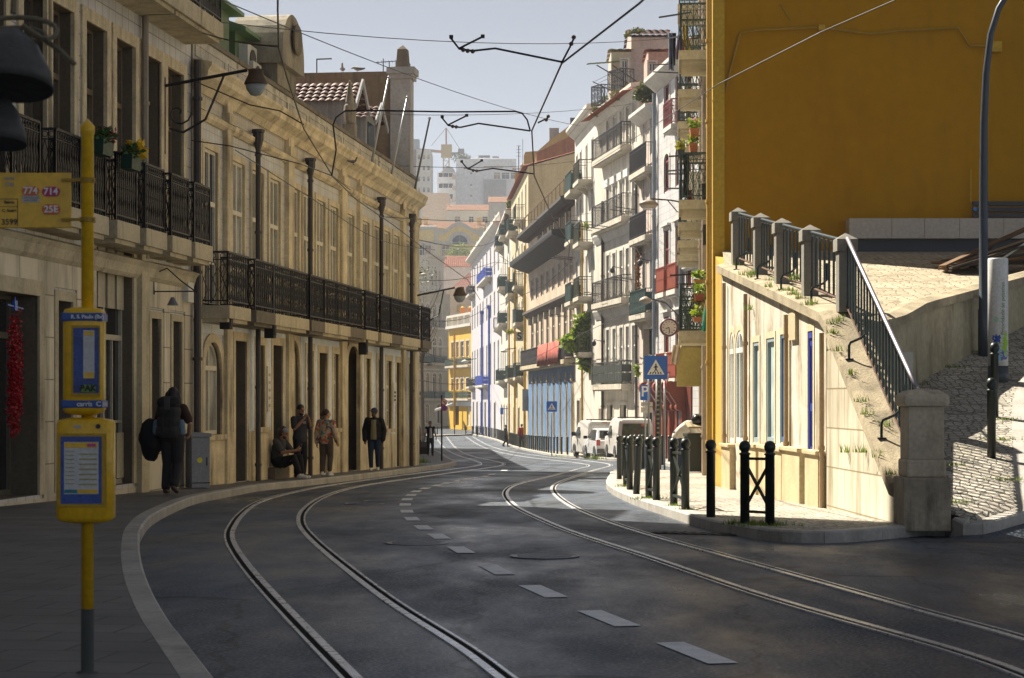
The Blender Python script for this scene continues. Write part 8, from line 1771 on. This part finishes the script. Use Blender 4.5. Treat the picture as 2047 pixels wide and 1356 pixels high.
# 2 man lighting a cigarette
p = by_wall(600, .45); Hs = 147*p.y/FP*.98
r, J = person('man in a dark tee lighting a cigarette with both hands, leaning near a downpipe', p, .75, Hs, dict(elL=(.24, -.1, 1.2), wrL=(.07, -.24, 1.46), elR=(-.26, -.12, 1.18), wrR=(-.06, -.25, 1.44), knL=(.11, -.03, .5), anL=(.12, .02, .09), ftL=(.15, -.15, .035)), sk_m,
    [('shirt', 'top', cm('navy grey tee', (.03,.032,.042)), dict(sleeve='short', hem=.0, g=.02)), ('trousers', 'legs', cm('dark indigo trousers', (.012,.014,.022)), dict(g=.012)), ('shoes', 'shoes', plain('black shoes', (.012,.012,.012), .5), {}), ('hair', 'hair', hair_b, {}), ('beard', 'beard', hair_b, {})], head=(.15, .25), vox=.008, wid=1.12, hands={'L': ((-.35, .1, .75), (-.8, .3, -.2), 1.1), 'R': ((.35, .1, .75), (.8, .3, -.2), 1.1)})
MB().tube([(.0, -.13, 1.585), (.01, -.2, 1.575)], .005, 6).build('cigarette', swhite, r)
text_mesh('shirt_print', 'VS', .09, plain('off-white print', (.5,.5,.48), .7), r, Matrix.Translation((.0, -.168, 1.33)) @ Matrix.Rotation(PI/2, 4, 'X') @ Matrix.Rotation(-.1, 4, 'X'), extrude=.006)
# 3 seated man with a phone
p = by_wall(566, .32)
r, J = person('seated man in a grey cap with knees drawn up, looking at a phone', p, 1.15, 1.66, dict(pel=(0, .12, .36), waist=(0, .16, .5), chest=(0, .12, .7), neck=(0, .04, .9), head=(0, -.02, 1.03), shL=(.18, .08, .84), shR=(-.18, .08, .84), elL=(.22, -.1, .6), wrL=(.1, -.36, .66), elR=(-.22, -.1, .6), wrR=(-.06, -.37, .64), hipL=(.09, .06, .34), hipR=(-.09, .06, .34), knL=(.12, -.36, .5), anL=(.12, -.42, .1), knR=(-.12, -.34, .5), anR=(-.12, -.5, .1), ftL=(.13, -.6, .04), ftR=(-.13, -.68, .04)), sk_m,
    [('shirt', 'top', cm('dark grey shirt', (.05,.052,.055)), dict(sleeve='short', g=.02)), ('trousers', 'legs', cm('black trousers', (.008,.008,.009)), dict(g=.02, len=.85)), ('shoes', 'shoes', shoe_w, {}), ('hair', 'hair', hair_br, dict(curly=1)), ('beard', 'beard', hair_br, {}), ('cap', 'cap', cm('grey cap', (.26,.27,.3)), dict(g=.02))], head=(0, .35), vox=.008, hands={'L': ((-.3, -.5, .5), (-.8, .2, 0), 1.2), 'R': ((.3, -.5, .5), (.8, .2, 0), 1.2)})
R = root_matrix(r); o = MB().box(-.035, -.005, -.07, .035, .005, .07).build('phone', sblack, bevel=.004); o.location = R @ Vector((.02, -.45, .74)); o.rotation_euler = (.5, 0, 1.15); tag(o, 'dark phone held by the seated man', 'phone')
st_ = MB().box(-.3, -.0, 0, .3, .32, .24).build('door_step', stone_d); st_.location = R @ Vector((0, .02, 0)); st_.rotation_euler = (0, 0, 1.15); tag(st_, 'dark stone doorstep under the seated man', 'step')
# 4 woman in a floral jacket seen from behind
p = by_wall(652, .7); Hw = 132*p.y/FP
flo = M('floral jacket cloth', (.32,.27,.22), .8, .9, 9, (.3,.08,.03), .9, fine=.35, bmp=0)
def floral():
    m, nt, b = base_mat('floral print'); v = coord(nt); vo = nt.nodes.new('ShaderNodeTexVoronoi'); vo.inputs['Scale'].default_value = 16; nt.links.new(v, vo.inputs['Vector']); s = nt.nodes.new('ShaderNodeSeparateColor'); nt.links.new(vo.outputs['Color'], s.inputs[0]); cr = nt.nodes.new('ShaderNodeValToRGB'); cr.color_ramp.interpolation = 'CONSTANT'; e = cr.color_ramp.elements
    cols = [(.42,.36,.28), (.08,.2,.26), (.5,.1,.04), (.42,.36,.28), (.35,.28,.05), (.12,.08,.06), (.5,.3,.3), (.4,.35,.3)]
    e[0].color = (*cols[0], 1); e[1].position = .14; e[1].color = (*cols[1], 1)
    for i, c in enumerate(cols[2:], 2): q = e.new(i/8); q.color = (*c, 1)
    nt.links.new(s.outputs[0], cr.inputs[0]); nt.links.new(cr.outputs[0], b.inputs['Base Color']); b.inputs['Roughness'].default_value = .8; return m
r, J = person('woman with tied-up hair in a floral jacket, seen from behind', p, PI-.35, Hw, dict(elR=(-.26, .03, 1.13), wrR=(-.29, -.08, .9), elL=(.25, .04, 1.13), wrL=(.26, .03, .88), knR=(-.1, -.05, .5), anR=(-.1, .0, .09), anL=(.07, .08, .09), ftL=(.08, -.08, .035)), sk_l,
    [('jacket', 'top', floral(), dict(sleeve='long', g=.03)), ('waistband', 'legs', cm('cream band', (.5,.42,.3)), dict(g=.0, len=.01)), ('trousers', 'legs', cm('taupe trousers', (.1,.078,.065)), dict(g=.016, len=.8, cuff=.048)), ('shoes', 'shoes', shoe_w, {}), ('hair', 'hair', hair_br, dict(bun=1))], head=(-.7, 0), vox=.008, wid=.95)
# 5 man in a dark jacket walking towards the viewer
p = by_wall(748, .6); Hj = 124*p.y/FP
r, J = person('man in a cap, open dark jacket and jeans walking along the shaded pavement', p, -.05, Hj, dict(elL=(.27, .04, 1.14), wrL=(.25, -.02, .87), elR=(-.27, .03, 1.14), wrR=(-.26, -.04, .87), knR=(-.09, -.06, .5), anR=(-.08, -.05, .09), ftR=(-.09, -.22, .035), anL=(.09, .12, .11), ftL=(.1, -.05, .035)), sk_d,
    [('trousers', 'legs', cm('blue jeans', (.014,.03,.075)), dict(g=.01)), ('jacket', 'open', cm('dark navy jacket', (.01,.01,.014)), dict(sleeve='long', g=.03)), ('shoes', 'shoes', shoe_w, {}), ('hair', 'hair', hair_b, {}), ('cap', 'cap', M('two-tone cap', (.04,.06,.14), .8, .9, 6, (.5,.5,.5), .9, bmp=0), dict(peak=1, g=.02))], head=(-.5, 0), vox=.008, wid=1.1)
front_panel(r, J, cm('olive beige tee', (.22,.2,.13)), 'tee_front', .085, .07, .88, 1.44)
# 6 man with a suitcase
p = G(860, 911, .13); Hc = 68*p.y/FP
r, J = person('man in a dark waistcoat over a white tee, walking with a suitcase', p, .25, Hc, dict(elL=(.27, .06, 1.15), wrL=(.3, -.06, .92), elR=(-.25, .05, 1.14), wrR=(-.24, .1, .88), knL=(.1, -.1, .52), anL=(.1, -.08, .09), ftL=(.1, -.25, .04), anR=(-.1, .14, .12), ftR=(-.1, .0, .04)), sk_m,
    [('shirt', 'top', cm('white tee', (.5,.5,.55)), dict(sleeve='short', g=.012)), ('waistcoat', 'open', cm('black waistcoat', (.012,.012,.013)), dict(g=.03)), ('trousers', 'legs', cm('grey jeans', (.05,.055,.062)), dict(g=.014)), ('shoes', 'shoes', shoe_d, {}), ('hair', 'hair', hair_b, {})], vox=.011)
front_panel(r, J, cm('white tee', (0,0,0)), 'tee_front', .08, .06, .9, 1.42)
q = thing('suitcase', 'black wheeled suitcase beside the man in the waistcoat', 'suitcase', G(848, 910, .13), .2); MB().box(-.24, -.15, .05, .24, .15, .68).build('shell', plain('black suitcase', (.012,.012,.014), .5), q, bevel=.03); MB().box(-.22, -.16, .4, .22, -.15, .66).build('pocket', plain('grey suitcase pocket', (.07,.07,.075), .6), q, bevel=.004); MB().tube([(-.12, .1, .68), (-.12, .1, .92), (.12, .1, .92), (.12, .1, .68)], .012, 6).build('pull_handle', steel, q)
for s in (-1, 1): MB().lathe([(.035, -.015), (.035, .015)], 10, (s*.2, .1, .035), Matrix.Rotation(PI/2, 4, 'Y')).build('wheel', black_m, q)
# 7, 8 far walkers and the person on the balcony
walk = dict(knL=(.1, -.12, .52), anL=(.1, -.14, .09), ftL=(.1, -.3, .04), anR=(-.1, .2, .13), ftR=(-.1, .06, .04), elL=(.25, .1, 1.15), wrL=(.26, .05, .9), elR=(-.25, -.05, 1.14), wrR=(-.25, -.2, .93))
p = G(1011, 893, .0); r, J = person('dark-clothed person with a shoulder bag stepping off the far kerb', p, 1.3, 1.66, walk, sk_d, [('coat', 'top', cm('dark navy coat', (.012,.013,.02)), dict(sleeve='long', g=.03, hem=.1)), ('trousers', 'legs', cm('black trousers', (0,0,0)), dict(g=.02)), ('shoes', 'shoes', shoe_d, {}), ('hair', 'hair', hair_b, {})], vox=.014)
o = lump('shoulder_bag', cm('black duffel fabric', (0,0,0)), (0, 0, 0), (.12, .18, .16), None, 5, .2, loc=root_matrix(r) @ Vector((.24, .12, .92))); tag(o, 'dark shoulder bag on the person stepping off the far kerb', 'bag')
p = Vector((P(1043, 0, 139).x, 139, zr(139)+.13)); r, J = person('person in a red jacket behind the far bollards', p, PI+.2, 1.64, walk, sk_m, [('jacket', 'top', cm('red jacket', (.3,.012,.015)), dict(sleeve='long', g=.03)), ('trousers', 'legs', cm('black trousers', (0,0,0)), dict(g=.02)), ('shoes', 'shoes', shoe_d, {}), ('hair', 'hair', hair_br, {})], vox=.014)
zb_ = r6b.z_(1010, 486)+r6b.zb; d = P(1023, 0, 148).y; s, z = r6b.px(1016, 470, -.35); q = root_matrix(r6b.root) @ Vector((min(max(s, 1), r6b.L-1), -.35, r6b.z_(1010, 486)))
r, J = person('bare-armed person standing on a high green balcony', q, -.6, 1.72, {}, sk_m, [('shirt', 'top', cm('brown vest', (.12,.06,.04)), dict(g=.014)), ('trousers', 'legs', cm('charcoal trousers', (0,0,0)), dict(g=.02)), ('shoes', 'shoes', shoe_d, {}), ('hair', 'hair', hair_br, {})], vox=.016)
# 10 person stooping behind the bin
p = G(1366, 943, .13); p.y += .45
r, J = person('stooping person in a white shirt and jeans reaching behind the tall bin', p, 1.25, 1.72, dict(pel=(0, .1, .92), waist=(0, .0, 1.06), chest=(0, -.16, 1.17), neck=(0, -.33, 1.24), head=(0, -.43, 1.3), shL=(.18, -.27, 1.2), shR=(-.18, -.27, 1.2), elL=(.22, -.42, .98), wrL=(.16, -.58, .9), elR=(-.22, -.42, .98), wrR=(-.16, -.58, .9), hipL=(.09, .08, .9), hipR=(-.09, .08, .9), knL=(.1, .0, .5), knR=(-.1, .02, .5), anL=(.1, .06, .09), anR=(-.1, .12, .09), ftL=(.11, -.1, .035), ftR=(-.11, -.04, .035)), sk_m,
    [('shirt', 'top', cm('loose white shirt', (.62,.58,.52)), dict(sleeve='long', g=.035, hem=.02)), ('trousers', 'legs', cm('blue jeans', (0,0,0)), dict(g=.014)), ('shoes', 'shoes', shoe_d, {}), ('hair', 'hair', hair_b, {})], head=(0, .5), vox=.01)
